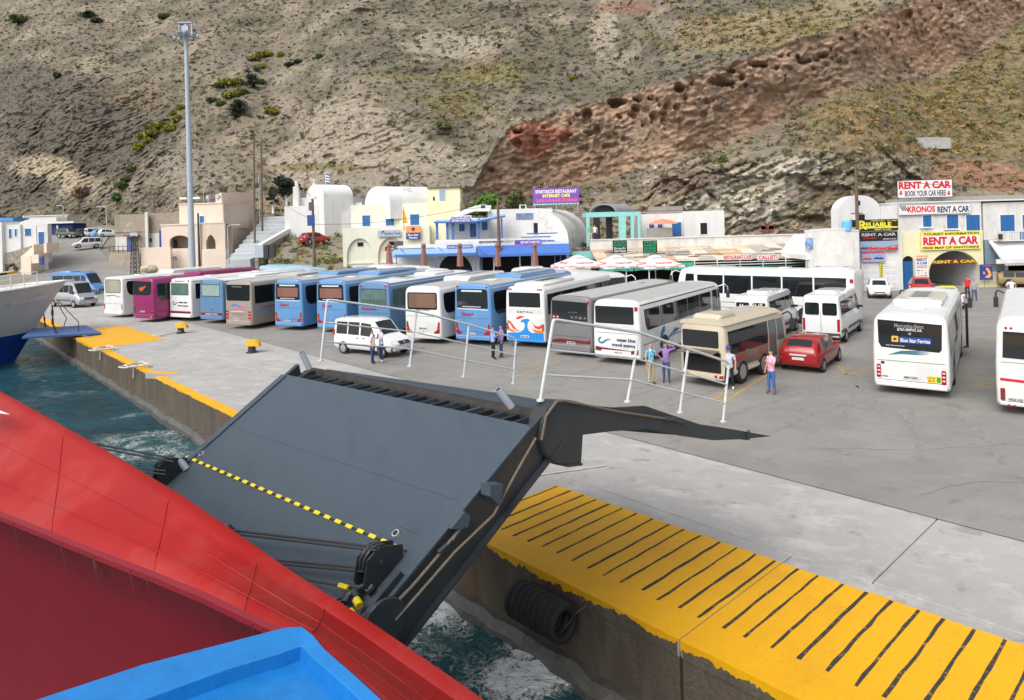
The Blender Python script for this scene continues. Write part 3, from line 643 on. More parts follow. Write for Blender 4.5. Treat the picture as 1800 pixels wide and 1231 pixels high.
def bush(u, v, rpx, rgb, label, group, name='bush', rv=.75, dark=1.):
    c = on_hill(u, v); s_ = rpx * c.y / FPX; r = np.random.RandomState(int(u * 7 + v))
    t = thing(name, label, 'bush', c, 0, group)
    m_ = 14; q = r.normal(size=(m_, 3)); q /= np.linalg.norm(q, axis=1)[:, None]; q[:, 2] = np.abs(q[:, 2]) * rv
    q = q * s_ * r.uniform(.25, .7, (m_, 1)); me = leafy('foliage', q, np.full(m_, s_ * .48), np.array([lin(rgb)]).repeat(m_, 0) * r.uniform(.6, 1.15, (m_, 1)) * .8 * dark, int(u), 80, .9)
    link('foliage', me, t); b = B()
    for k in range(4):
        a = k * 1.6; b.tube([(0, 0, -.3), (math.cos(a) * s_ * .2, math.sin(a) * s_ * .2, s_ * .3), (math.cos(a) * s_ * .5, math.sin(a) * s_ * .5, s_ * .6)], [s_ * .05, s_ * .04, s_ * .015], 5)
    b.obj('stem', m_wood, t); return t
YG, DG, OG = (150, 146, 66), (74, 84, 62), (112, 118, 72)
ORD = 'first second third fourth fifth sixth seventh eighth ninth tenth'.split(); NTH = {}
def nth(u, v, q, c, lab, grp): NTH.setdefault(grp, []).append((u, bush(u, v, q, c, lab, grp)))
gA = 'broom bushes left of the light mast'; lA = 'yellow green broom bush just left of the light mast'
for u, v, q in ((250, 245, 13), (268, 238, 15), (285, 225, 15), (300, 228, 14), (262, 225, 10), (310, 212, 12), (318, 190, 11), (305, 200, 10), (245, 262, 13), (258, 250, 12)): nth(u, v, q, YG, lA, gA)
gB = 'broom bushes right of the light mast'; lB = 'yellow green broom bush just right of the light mast'
for u, v, q in ((398, 150, 14), (415, 148, 14), (385, 155, 11), (405, 172, 13), (420, 168, 13), (375, 180, 11), (388, 186, 11), (430, 165, 10), (462, 145, 9)): nth(u, v, q, YG if q > 12 else OG, lB, gB)
gC = 'bushes on the slope above'; lC = 'yellow green bush high right of the mast'
for u, v, q in ((455, 102, 12), (470, 98, 12), (490, 100, 10), (462, 120, 8), (445, 106, 9)): nth(u, v, q, YG, lC, gC)
for L_ in NTH.values():
    for k, (_, o) in enumerate(sorted(L_, key=lambda e: e[0])): o['label'] += ', %s from the left' % ORD[k]
bush(510, 117, 10, DG, 'dark green bush beside the hillside track, nearer the light mast', None); bush(523, 110, 8, DG, 'small dark green bush at the bend of the hillside track', None); bush(562, 103, 9, (92, 122, 66), 'bright green round bush beside the hillside track', None)
bush(478, 200, 15, YG, 'lone olive yellow bush below the dark hillside trees', None)
bush(35, 42, 16, OG, 'large green bush at the top left of the hillside', None); bush(158, 28, 12, DG, 'dark grey green shrub high on the left slope, above the light green bush', None); bush(170, 38, 10, DG, 'lower dark shrub high on the left slope', None); bush(100, 135, 10, DG, 'dark shrub on the left slope above the hollow', None)
bush(290, 32, 11, OG, 'olive shrub left of the light mast head', None); bush(780, 225, 14, (128, 128, 82), 'olive bush on the pale slope above the domes', None); bush(1270, 283, 12, (110, 134, 60), 'bright green bush under the brown cliff', None)
bush(1008, 140, 8, (160, 150, 50), 'small yellow flowering bush on the mid slope', None); bush(232, 300, 12, OG, 'olive bush above the grey ruin', None); bush(215, 330, 14, (92, 112, 62), 'green bush above the parked cars', None); bush(208, 352, 13, (84, 112, 60), 'green bush right behind the parked cars', None); bush(222, 318, 10, OG, 'olive bush at the gully above the grey ruin', None)
bush(140, 345, 16, (150, 128, 116), 'pinkish oleander bush behind the navy canvas shed', None)
for u, v, q, lb in ((445, 155, 13, 'upper'), (420, 205, 14, 'lower')):       # dark hillside trees
    c = on_hill(u, v); s_ = q * c.y / FPX; t = thing('pine_tree', lb + ' of the two dark pine trees on the hillside right of the mast', 'tree', c)
    r = np.random.RandomState(int(u)); m_ = 20; qd = r.normal(size=(m_, 3)) * np.array([.36, .36, .5]) * s_; qd[:, 2] += s_ * 1.0
    link('crown', leafy('crown', qd, np.full(m_, s_ * .4), np.array([lin((66, 72, 60))]).repeat(m_, 0) * r.uniform(.5, 1.1, (m_, 1)), 5, 70, 1), t)
    B().tube([(0, 0, -.4), (.05, 0, s_ * .8), (.1, .05, s_ * 1.6)], [s_ * .09, s_ * .07, s_ * .02], 7).obj('trunk', m_wood, t)
for u, v, q in ((865, 355, 22), (880, 345, 20), (845, 358, 18), (905, 350, 20)):
    pass
# concrete retaining wall let into the right slope
c = on_hill(1625, 250); t = B()
t.loft([[(x, -.3, -1), (x, .8, -1), (x, .8, h), (x, -.3, h)] for x, h in ((-3.2, .9), (-2.2, 1.25), (-.5, 1.4), (2, 1.2), (3.2, 1.15))])
o = t.obj('retaining_wall', m_conc); o.location = c + Vector((0, -1.0, -.35)); o.scale = (.95, 1, .75); one(o, 'short grey concrete retaining wall on the grassy right slope', 'wall')
# ================================================================== the ferry we stand on: bow bulwark and loading ramp
m_hred = mat('hull_red', (.315, .009, .008), .5, var=.2, vs=.9, spec=.22, col2=(.29, .05, .04), thr=(.48, .8), c2s=.9, bump=.12, bs=2)
m_hblue = mat('deck_blue', (.008, .175, .50), .45, var=.2, vs=2.5, bump=.25, bs=6, streak=.2)
def drop(u, v, d):                       # point seen there, d metres below eye level
    return G(u, v, CAMH - d)
fer = thing('ferry_bow', 'red ferry bow bulwark with blue deck box in the near left corner', 'ship', drop(300, 1100, 4))
FO = fer.location.copy()
def V3(p): return Vector(p) - FO
inn = [(-260, 790, 2.6), (-120, 842, 2.65), (0, 890, 2.7), (90, 925, 2.72), (179, 960, 2.75), (270, 994, 2.78), (358, 1029, 2.8), (430, 1062, 2.82), (500, 1094, 2.83), (545, 1114, 2.84), (600, 1152, 2.84), (650, 1188, 2.84), (705, 1235, 2.85), (800, 1320, 2.85)]
out = [(-260, 560, 1.75), (-120, 637, 1.9), (0, 705, 2.05), (110, 769, 2.2), (205, 826, 2.35), (295, 882, 2.5), (375, 938, 2.65), (450, 992, 2.82), (520, 1040, 3.0), (570, 1072, 3.1), (640, 1118, 3.22), (695, 1157, 3.3), (800, 1231, 3.42), (930, 1330, 3.5)]
I3 = [drop(*q) for q in inn]; O3 = [drop(*q) for q in out]
rings = []
for a, b in zip(I3, O3):
    q = []
    for k in range(9):
        t = k / 8; p = a.lerp(b, t); p.z += -.05 * math.sin(math.pi * t) * (b - a).length - (.05 if k in (0,) else 0); q.append(p)
    rings.append(q)
top = [[V3(p) for p in r] for r in rings]
rim = [[p, p + Vector((.03, .05, .035)), p + Vector((.09, .09, .02)), p + Vector((.1, .1, -.25)), p + Vector((.05, .05, -3.2))] for p in [r[-1] for r in top]]
bm_ = B().loft([t + r[1:] for t, r in zip(top, rim)], cap=False, closed=False)
bm_.obj('bulwark', m_hred, fer, smooth=50)
# rounded nosing, then the inner wall under it, its shade put into darker red
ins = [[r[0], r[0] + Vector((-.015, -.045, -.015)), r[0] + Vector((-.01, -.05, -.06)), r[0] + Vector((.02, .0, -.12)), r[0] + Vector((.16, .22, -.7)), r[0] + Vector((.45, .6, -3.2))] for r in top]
B().loft(ins, cap=False, closed=False).obj('inner_wall', mat('inner_wall_shade_red', (.19, .003, .012), .6, var=.12, vs=1.5, bump=.1, bs=30), fer, smooth=40)
# weld seams along the plating
for f_ in (.35, .7):
    B().tube([t[0].lerp(t[8], f_) + (t[int(8 * f_)] - t[0].lerp(t[8], f_)) + Vector((0, 0, .002)) for t in top], .006, 5).obj('weld_seam', m_hred, fer)
m_rust = mat('rust_run', (.16, .05, .02), .8, var=.4, vs=20); rw = random.Random(5)
for k in range(16):
    i = rw.randrange(1, 11); f_ = rw.random(); a = top[i][0].lerp(top[i + 1][0], f_) + Vector((-.016, -.052, -.03)); L_ = rw.uniform(.08, .35); B().prism([(-.006, 0), (.006, 0), (.002, -L_), (-.002, -L_)], lambda p, q: a + Vector((p[0], .3 * -p[1] - .004 * q, p[1]))).obj('rust_run', m_rust, fer)
for i in (1, 3, 5, 7, 9): B().tube([p + Vector((0, 0, .003)) for p in top[i]], .005, 5).obj('weld_seam', m_hred, fer)
# white bow emblem tips at the left margin
me = B().poly([V3(drop(u, v, 2.05) + Vector((0, 0, .06))) for u, v in ((-60, 715), (-20, 722), (18, 738), (-10, 735), (-60, 728))]).obj('emblem_tip', m_white, fer)
# blue deck box with a raised lip
z1 = 2.865
tp = [(-40, 1290), (60, 1231), (250, 1168), (500, 1103), (530, 1101), (550, 1116), (572, 1142), (625, 1188), (682, 1240), (740, 1305)]
oa = [V3(drop(u, v, z1)) for u, v in tp]
ib = [V3(drop(u, v, z1 + .02)) for u, v in ((-20, 1330), (250, 1231), (400, 1176), (490, 1149), (528, 1136), (532, 1136), (545, 1152), (596, 1196), (648, 1244), (703, 1306))]
il = [p + Vector((0, 0, -.10)) for p in ib]
B().loft([[p + Vector((0, 0, -.9)) for p in oa], oa, ib, il], cap=False, closed=False).obj('deck_coaming', m_hblue, fer, bevel=.006)
B().poly(il + [V3(drop(300, 1500, z1 + .12))]).obj('deck_box_top', m_hblue, fer)

# ---------------- ramp
m_ramp = layered('ramp_nonslip_paint', (.05, .076, .104), [(.5, .35, .7, (.064, .092, .122), .8, (1, .25, 1), 0), (2.5, .5, .75, (.04, .06, .082), .7, (1, .3, 1), 0), (30, .45, .65, (.048, .068, .09), .6, ONE3, 0), (14, .735, .76, (.45, .45, .42), .8, ONE3, 0)], .62, .6, 130)
m_rdark = mat('ramp_side_paint', (.030, .036, .043), .45, var=.25, vs=3, bump=.1, bs=5)
m_rin = mat('ramp_inside_rust', (.03, .026, .023), .8, var=.5, vs=6)
m_hyel = mat('hazard_yellow', (.68, .55, .015), .5, var=.15, vs=20)
R0 = drop(948, 722, 2.5); L0 = drop(524, 642, 2.5)
HV = (R0 - L0).normalized(); RW = (R0 - L0).length
UV = Vector((.639, .516, .570)).normalized()                 # up the main plate, towards the hinge
WV = HV.cross(UV).normalized()
if WV.z < 0: WV = -WV
ramp = thing('loading_ramp', 'dark grey ferry loading ramp with hinged flap raised over the quay', 'ramp', (L0 + R0) / 2)
RO = ramp.location.copy()
def RP(s, t, n=0.): return L0 + HV * (s * RW) - UV * t + WV * n - RO       # s across 0..1, t metres down from hinge, n above plate
def Rpx(u, v, n=0.):
    """where the view through (u, v) meets the main plate: (s, t)"""
    r = Vector(ray(u, v)); o = Vector((0, 0, CAMH)); d = (L0 + WV * n - o).dot(WV) / r.dot(WV); p = o + r * d - L0
    # solve in the skew basis HV, UV
    a = HV.dot(UV); x, y = p.dot(HV), p.dot(UV); h = (x - a * y) / (1 - a * a); k = (y - a * x) / (1 - a * a)
    return h / RW, -k
TL = 7.4
B().loft([[RP(s, t, 0), RP(s, t, -.09)] for s, t in ((0, .12), (1, .12))], cap=False)
b = B().prism([(0, .26), (1, .26), (1, TL), (0, TL)], lambda p, k: RP(p[0], p[1], -.08 + .08 * k)); b.obj('deck_plate', m_ramp, ramp)
for s, sd in ((1, 1), (0, -1)):           # deep side girders
    q = HV * .10 * sd
    b = B().prism([(-.02, 0), (TL, 0), (TL, -.55), (.55, -.62), (.1, -.3)], lambda p, k: RP(s, p[0], p[1] - .005) + q * k); b.obj('side_girder', m_rdark, ramp)
    B().prism([(.0, 0), (TL, 0), (TL, .035), (.0, .035)], lambda p, k: RP(s, p[0], p[1] - .6) + q * (.2 + 1.6 * k)).obj('girder_flange', m_rdark, ramp)
    B().prism([(.3, .0), (TL, .0), (TL, .03), (.3, .03)], lambda p, k: RP(s, p[0], p[1]) + q * (-.4 + 1.5 * k)).obj('edge_bar', m_ramp, ramp)
# hazard strip: black bar with yellow blocks
p0 = Rpx(328, 804); p1 = Rpx(715, 970)
B().prism([(0, -.009), (1, -.009), (1, .009), (0, .009)], lambda p, k: RP(p0[0] + (p1[0] - p0[0]) * p[0], p0[1] + (p1[1] - p0[1]) * p[0] + p[1], .004 + .018 * k)).obj('hazard_strip', m_black, ramp)
for i in range(24):
    f0 = i / 24 + .003; f1 = f0 + .0215
    B().prism([(f0, -.025), (f1, -.025), (f1, .025), (f0, .025)], lambda p, k: RP(p0[0] + (p1[0] - p0[0]) * p[0], p0[1] + (p1[1] - p0[1]) * p[0] + p[1], .005 + .022 * k)).obj('hazard_block', m_hyel, ramp)
# plate seams and worn wheel tracks
for t_ in (1.55, 3.1, 4.6): B().prism([(0, t_ - .006), (1, t_ - .006), (1, t_ + .006), (0, t_ + .006)], lambda p, k: RP(p[0], p[1], .001 + .004 * k)).obj('weld_seam', m_ramp, ramp)
# short pipe stubs and sockets on the plate
def stub(u, v, L_, r, tilt=(0, 0), m=m_galv, name='pipe_stub'):
    s, t = Rpx(u, v); a = RP(s, t, 0); d = (WV + HV * tilt[0] + UV * tilt[1]).normalized()
    b = B().tube([a, a + d * L_], r, 12); o = b.obj(name, m, ramp, smooth=40); B().tube([a + d * (L_ - .002), a + d * (L_ + .004)], r * .72, 12).obj('stub_bore', m_rin, o); return o
stub(544, 648, .34, .055, (-.2, .25)); stub(899, 716, .32, .055, (-.35, .1)); stub(328, 825, .30, .06, (-.5, .2)); stub(698, 941, .05, .05); stub(357, 801, .06, .05)
for pts in (((560, 660), (600, 672)), ((700, 925), (735, 940)), ((362, 790), (378, 797))):
    s0, t0 = Rpx(*pts[0]); s1, t1 = Rpx(*pts[1]); B().prism([(0, -.004), (1, -.004), (1, .004), (0, .004)], lambda p, k: RP(s0 + (s1 - s0) * p[0], t0 + (t1 - t0) * p[0] + p[1], .001 + .002 * k)).obj('seam', m_rdark, ramp)
# ---- hinge: ribs between the two plates
FV = Vector((.75, .66, 0)).normalized(); FV = (FV - Vector((0, 0, .29))).normalized(); FN = HV.cross(FV).normalized()
if FN.z < 0: FN = -FN
def FP(s, t, n=0.): return L0 + HV * (s * RW) + FV * t + FN * n - RO
GAP = .60
nr = 24
for i in range(nr):
    s = .02 + .955 * i / (nr - 1); thk = .022 if i % 3 else .05
    b = B().prism([(0, -.02), (1, -.01), (1, -.42), (.5, -.55), (0, -.5)], lambda p, k: RP(s, .27 - p[0] * (GAP + .06), p[1] - .03) * (1 - p[0]) + FP(s, GAP * p[0] - .05 * (1 - p[0]), p[1] + .0) * p[0] + HV * thk * k)
    b.obj('hinge_rib', m_rdark if i % 2 else m_ramp, ramp)
B().tube([RP(-.01, -.15, -.36), RP(1.01, -.15, -.36)], .10, 10).obj('hinge_shaft', m_rin, ramp, smooth=40)
B().prism([(0, 0), (1, 0), (1, .3), (0, .3)], lambda p, k: RP(p[0], .0 - p[1], -.55 - .02 * k)).obj('hinge_pan', m_rin, ramp)
# ---- flap
FL = 5.55
B().prism([(0, GAP), (1, GAP), (1, FL), (0, FL)], lambda p, k: FP(p[0], p[1], -.07 + .07 * k)).obj('flap_plate', m_ramp, ramp)
B().prism([(.02, FL - .02), (.98, FL - .02), (.98, FL + .16), (.02, FL + .16)], lambda p, k: FP(p[0], p[1], (-.07 + .07 * k) * (1 if p[1] < FL else .25) - (.06 if p[1] > FL else 0))).obj('flap_lip', m_rdark, ramp)
def side_px(u, v):                        # onto the vertical plane of the near flap side
    o = Vector((0, 0, CAMH)); r = Vector(ray(u, v)); nn = FV.cross(Vector((0, 0, 1))).normalized(); a = R0 + HV * .04; d = (a - o).dot(nn) / r.dot(nn); return o + r * d - RO
sp = [(968, 708), (1015, 710), (1075, 716), (1130, 713), (1180, 730), (1225, 745), (1290, 755), (1350, 766), (1300, 771), (1248, 773), (1190, 765), (1132, 753), (1070, 757), (1019, 763), (1016, 812), (990, 815), (968, 811), (953, 797), (944, 772), (946, 742), (955, 720)]
nn = FV.cross(Vector((0, 0, 1))).normalized(); nn = nn if nn.dot(HV) > 0 else -nn
pts = [side_px(u, v) for u, v in sp]
B().prism(pts, lambda p, k: p + nn * (.06 * k)).obj('flap_side_plate', m_rdark, ramp)
B().loft([[p + nn * -.14, p + nn * .09, p + nn * .09 + o_, p + nn * -.14 + o_] for p, o_ in zip(pts[14:21] + pts[0:2], [Vector((0, 0, -.03)), Vector((0, 0, -.03)), Vector((-.02, 0, -.02)), Vector((-.03, 0, -.01)), Vector((-.03, 0, 0)), Vector((-.03, 0, .01)), Vector((-.02, 0, .02)), Vector((0, 0, .03)), Vector((0, 0, .03))])]).obj('cable_guide', m_dark, ramp)
fl = [p - HV * RW * .995 - Vector((0, 0, .24)) for p in pts]
fl = fl[:3] + fl[13:]
B().prism(fl, lambda p, k: p - nn * (.06 * k)).obj('flap_side_plate', m_rdark, ramp)
B().loft([[p + nn * -.1, p + nn * .09, p + nn * .09 + Vector((0, 0, .05)), p + nn * -.1 + Vector((0, 0, .05))] for p in fl[-4:] + fl[0:3]]).obj('cable_guide', m_dark, ramp)
# underside box beams of the flap
for s in (.06, .3, .55, .8, .955):
    B().prism([(GAP, -.08), (3.2, -.08), (4.4, -.09), (3.4, -.13), (1.6, -.16), (GAP, -.3)], lambda p, k: FP(s, p[0], p[1]) + HV * .12 * k).obj('flap_beam', m_rdark, ramp)
# lashing rope with socket on the near side plate, ring near the tip
a0, a1, a2 = side_px(980, 706) + nn * .1, side_px(1080, 722) + nn * .09, side_px(1160, 734) + nn * .09
rp = B().tube([side_px(946, 770) + nn * .11 + Vector((-.03, 0, 0)), side_px(950, 728) + nn * .11, side_px(968, 708) + nn * .11 + Vector((0, 0, .03)), a0 + Vector((0, 0, .03)), a1, a2], .02, 6).obj('guy_rope', m_steelrope, ramp)
B().tube([a2, side_px(1178, 736) + nn * .09], .04, 8).obj('rope_socket', m_rdark, ramp)
B().tube([side_px(1172, 735) + nn * .1, side_px(1185, 739) + nn * .1, side_px(1196, 741) + nn * .1], .028, 7).obj('shackle', m_rdark, ramp)
rg = [side_px(1308, 763) + nn * .09 + Vector((math.cos(t) * .03, 0, math.sin(t) * .085)) for t in np.linspace(0, 2 * math.pi, 15)]
B().tube(rg, .012, 6).obj('lifting_ring', m_rdark, ramp)
# ---- handrails
m_rail = mat('rail_grey_paint', lin((205, 210, 214)), .42, var=.12, vs=6)
def handrail(posts, tops, side, lab):
    """posts: foot pixels, tops: head pixels; both edges of the flap"""
    S = .985 if side else .012
    r_ = thing('handrail', lab, 'railing', RO + FP(S, GAP + .1, 0)); O = r_.location.copy()
    def pl(u, v, nofs=0.):
        o = Vector((0, 0, CAMH)); r = Vector(ray(u, v)); n2 = FV.cross(Vector((0, 0, 1))).normalized(); a = L0 + HV * RW * S; d = (a - o).dot(n2) / r.dot(n2); return o + r * d - O
    F_ = [pl(*q) for q in posts]; T_ = [pl(*q) for q in tops]
    for i, (a, t) in enumerate(zip(F_, T_)):
        B().tube([a, t + (Vector((0, 0, -.0)))], .023, 8).obj('post', m_rail, r_, smooth=40)
        B().lathe([(.055, -.01), (.055, .012)], 8, a).obj('post_foot', m_rail, r_)
    e0 = T_[0] + (T_[0] - F_[0]).normalized() * -.06
    path = [e0, T_[0] + (T_[1] - T_[0]).normalized() * .02 + Vector((0, 0, .03)), T_[0] + (T_[1] - T_[0]).normalized() * .09 + Vector((0, 0, .035))] + [p + Vector((0, 0, .03)) for p in T_[1:-1]]
    e1 = T_[-1]; path += [e1 - (T_[-1] - T_[-2]).normalized() * .1 + Vector((0, 0, .03)), e1 + Vector((0, 0, .0)), e1 - Vector((0, 0, .08))]
    B().tube(path, .024, 8).obj('top_rail', m_rail, r_, smooth=50)
    for f_ in (.36, .68):
        B().tube([a.lerp(t, 1 - f_) for a, t in zip(F_, T_)], .016, 7).obj('mid_rail', m_rail, r_, smooth=50)
    return r_
handrail([(564, 634), (720, 644), (815, 662), (902, 674)], [(575, 530), (732, 550), (824, 573), (907, 597)], 0, 'grey pipe handrail on the far edge of the ramp flap')
handrail([(950, 704), (1103, 706), (1195, 725), (1271, 741)], [(972, 566), (1123, 588), (1209, 616), (1281, 640)], 1, 'grey pipe handrail on the near edge of the ramp flap')
# ---- sheave blocks, cables and shackles of the hoist
def sheave(u, v, sc, s_, face):
    s, t = Rpx(u, v); c = RP(s, t, .30 * sc); g = ramp
    ang = np.linspace(0, 2 * math.pi, 20, endpoint=False)
    for k, off in enumerate((-.09, .0)):
        d = [c + HV * (off * sc) + (UV * math.cos(x) + WV * math.sin(x)) * (.27 * sc) for x in ang]
        w_ = B().prism(d, lambda p, q: p + HV * (.06 * sc * q)).obj('sheave_wheel', m_rdark, g, bevel=.012)
        d = [c + HV * ((off - .01) * sc) + (UV * math.cos(x) + WV * math.sin(x)) * (.17 * sc) for x in ang]
        B().prism(d, lambda p, q: p + HV * (.08 * sc * q)).obj('sheave_hub', mat('sheave_yellow', (.55, .36, .02), .6, var=.3, vs=8) if s_ > .5 else m_rin, w_)
    for off in (-.13, .11):
        q = [(-.42, -.3), (.30, -.3), (.42, -.1), (.12, .24), (-.14, .24), (-.42, -.05)]
        B().prism(q, lambda p, k: c + UV * p[0] * sc + WV * (p[1] * sc) + HV * ((off + .03 * k) * sc)).obj('sheave_cheek', m_rdark, g)
    B().tube([c + HV * -.16 * sc, c + HV * .18 * sc], .05 * sc, 10).obj('axle', m_rdark, g)
    return c
c1 = sheave(676, 1003, .72, 1, 1); c2 = sheave(308, 834, .66, 0, -1)
# deck-side fairlead box behind the bulwark
s, t = Rpx(385, 965); cc = RP(s, t, .0)
mm = Matrix((HV, UV, WV)).transposed()
B().obox(cc + WV * .15, (.42, .55, .32), mm).obj('fairlead_box', m_ramp, ramp, bevel=.03)
def cable(u0, v0, h0, u1, v1, h1, r=.014, m=None, name='hoist_cable', sag=.0):
    s0, t0 = Rpx(u0, v0, h0); s1, t1 = Rpx(u1, v1, h1); a = RP(s0, t0, h0); b_ = RP(s1, t1, h1)
    B().tube([a.lerp(b_, k / 6) + Vector((0, 0, -sag * math.sin(math.pi * k / 6))) for k in range(7)], r, 6).obj(name, m or m_wire, ramp)
for dv in (0, 6):
    cable(396, 931 + dv, .30, 662, 962 + dv, .40); cable(440, 981 + dv, .16, 640, 999 + dv, .25)
    cable(120, 772 + dv, .95, 305, 806 + dv, .42); cable(150, 815 + dv, .8, 292, 828 + dv, .25)
cable(500, 1013, .2, 598, 1030, .18, .012); cable(596, 1029, .18, 612, 1034, .16, .03, m_hyel, 'cable_clamp')
def lumps(px, h, r, m, name):
    ps = []
    for u, v in px: s, t = Rpx(u, v, h); ps.append(RP(s, t, h))
    B().tube(ps, r, 7).obj(name, m, ramp, smooth=60)
lumps([(608, 1033), (618, 1030), (632, 1034), (640, 1030)], .12, .035, m_rdark, 'shackle'); lumps([(580, 1068), (588, 1055), (600, 1050), (612, 1056), (602, 1064), (590, 1068), (580, 1070)], .1, .022, m_rdark, 'shackle')
lumps([(606, 1060), (612, 1046), (624, 1040), (628, 1052)], .12, .05, m_rdark, 'shackle_block'); lumps([(626, 1055), (630, 1061), (632, 1066)], .15, .05, m_hyel, 'shackle_pin'); lumps([(612, 1076), (618, 1072), (622, 1078), (619, 1085)], .08, .028, m_hyel, 'yellow_hook')
lumps([(645, 1040), (652, 1034), (655, 1030)], .06, .06, m_rdark, 'pad_eye')
# chains and rope down the outer girder
s0, t0 = 1.03, 0
def gp_(u, v, off=.14):
    o = Vector((0, 0, CAMH)); r = Vector(ray(u, v)); n2 = UV.cross(Vector((0, 0, 1))).normalized(); a = R0 + HV * off; d = (a - o).dot(n2) / r.dot(n2); return o + r * d - RO
B().tube([gp_(u, v) for u, v in ((812, 925), (772, 975), (725, 1030), (672, 1085))], .018, 6).obj('steel_rope', m_steelrope, ramp)
B().tube([gp_(u, v, .2) for u, v in ((942, 770), (905, 835), (868, 905), (800, 970), (735, 1045), (695, 1090))], .016, 6).obj('steel_rope', m_steelrope, ramp)
B().prism([(845, 848), (868, 846), (862, 884), (845, 868)], lambda p, k: gp_(p[0], p[1], .12) + HV * (.16 * k)).obj('girder_bracket', m_ramp, ramp)
B().prism([(788, 928), (812, 898), (822, 905), (818, 925), (803, 930)], lambda p, k: gp_(p[0], p[1], .12) + HV * (.05 * k)).obj('girder_bracket', m_ramp, ramp)
B().tube([gp_(813, 925), gp_(800, 942), gp_(795, 950)], .035, 7).obj('turnbuckle', m_rdark, ramp); B().tube([gp_(785, 958), gp_(770, 972)], .03, 7).obj('turnbuckle', m_rdark, ramp)
c = gp_(672, 1092, .16)
B().prism([(c + (UV * math.cos(x) + WV * math.sin(x)) * .27) for x in np.linspace(0, 6.28, 22, endpoint=False)], lambda p, k: p + HV * (.05 * k)).obj('girder_sheave', m_rdark, ramp, bevel=.01)
B().prism([(c + (UV * math.cos(x) + WV * math.sin(x)) * .2) for x in np.linspace(0, 6.28, 22, endpoint=False)], lambda p, k: p + HV * (-.09 + .09 * k)).obj('girder_sheave', m_rdark, ramp)
B().prism([(-.4, -.1), (.5, -.1), (.5, .16), (-.4, .16)], lambda p, k: c + UV * p[0] + WV * p[1] + HV * (-.14 + .03 * k)).obj('sheave_cheek', m_rdark, ramp)
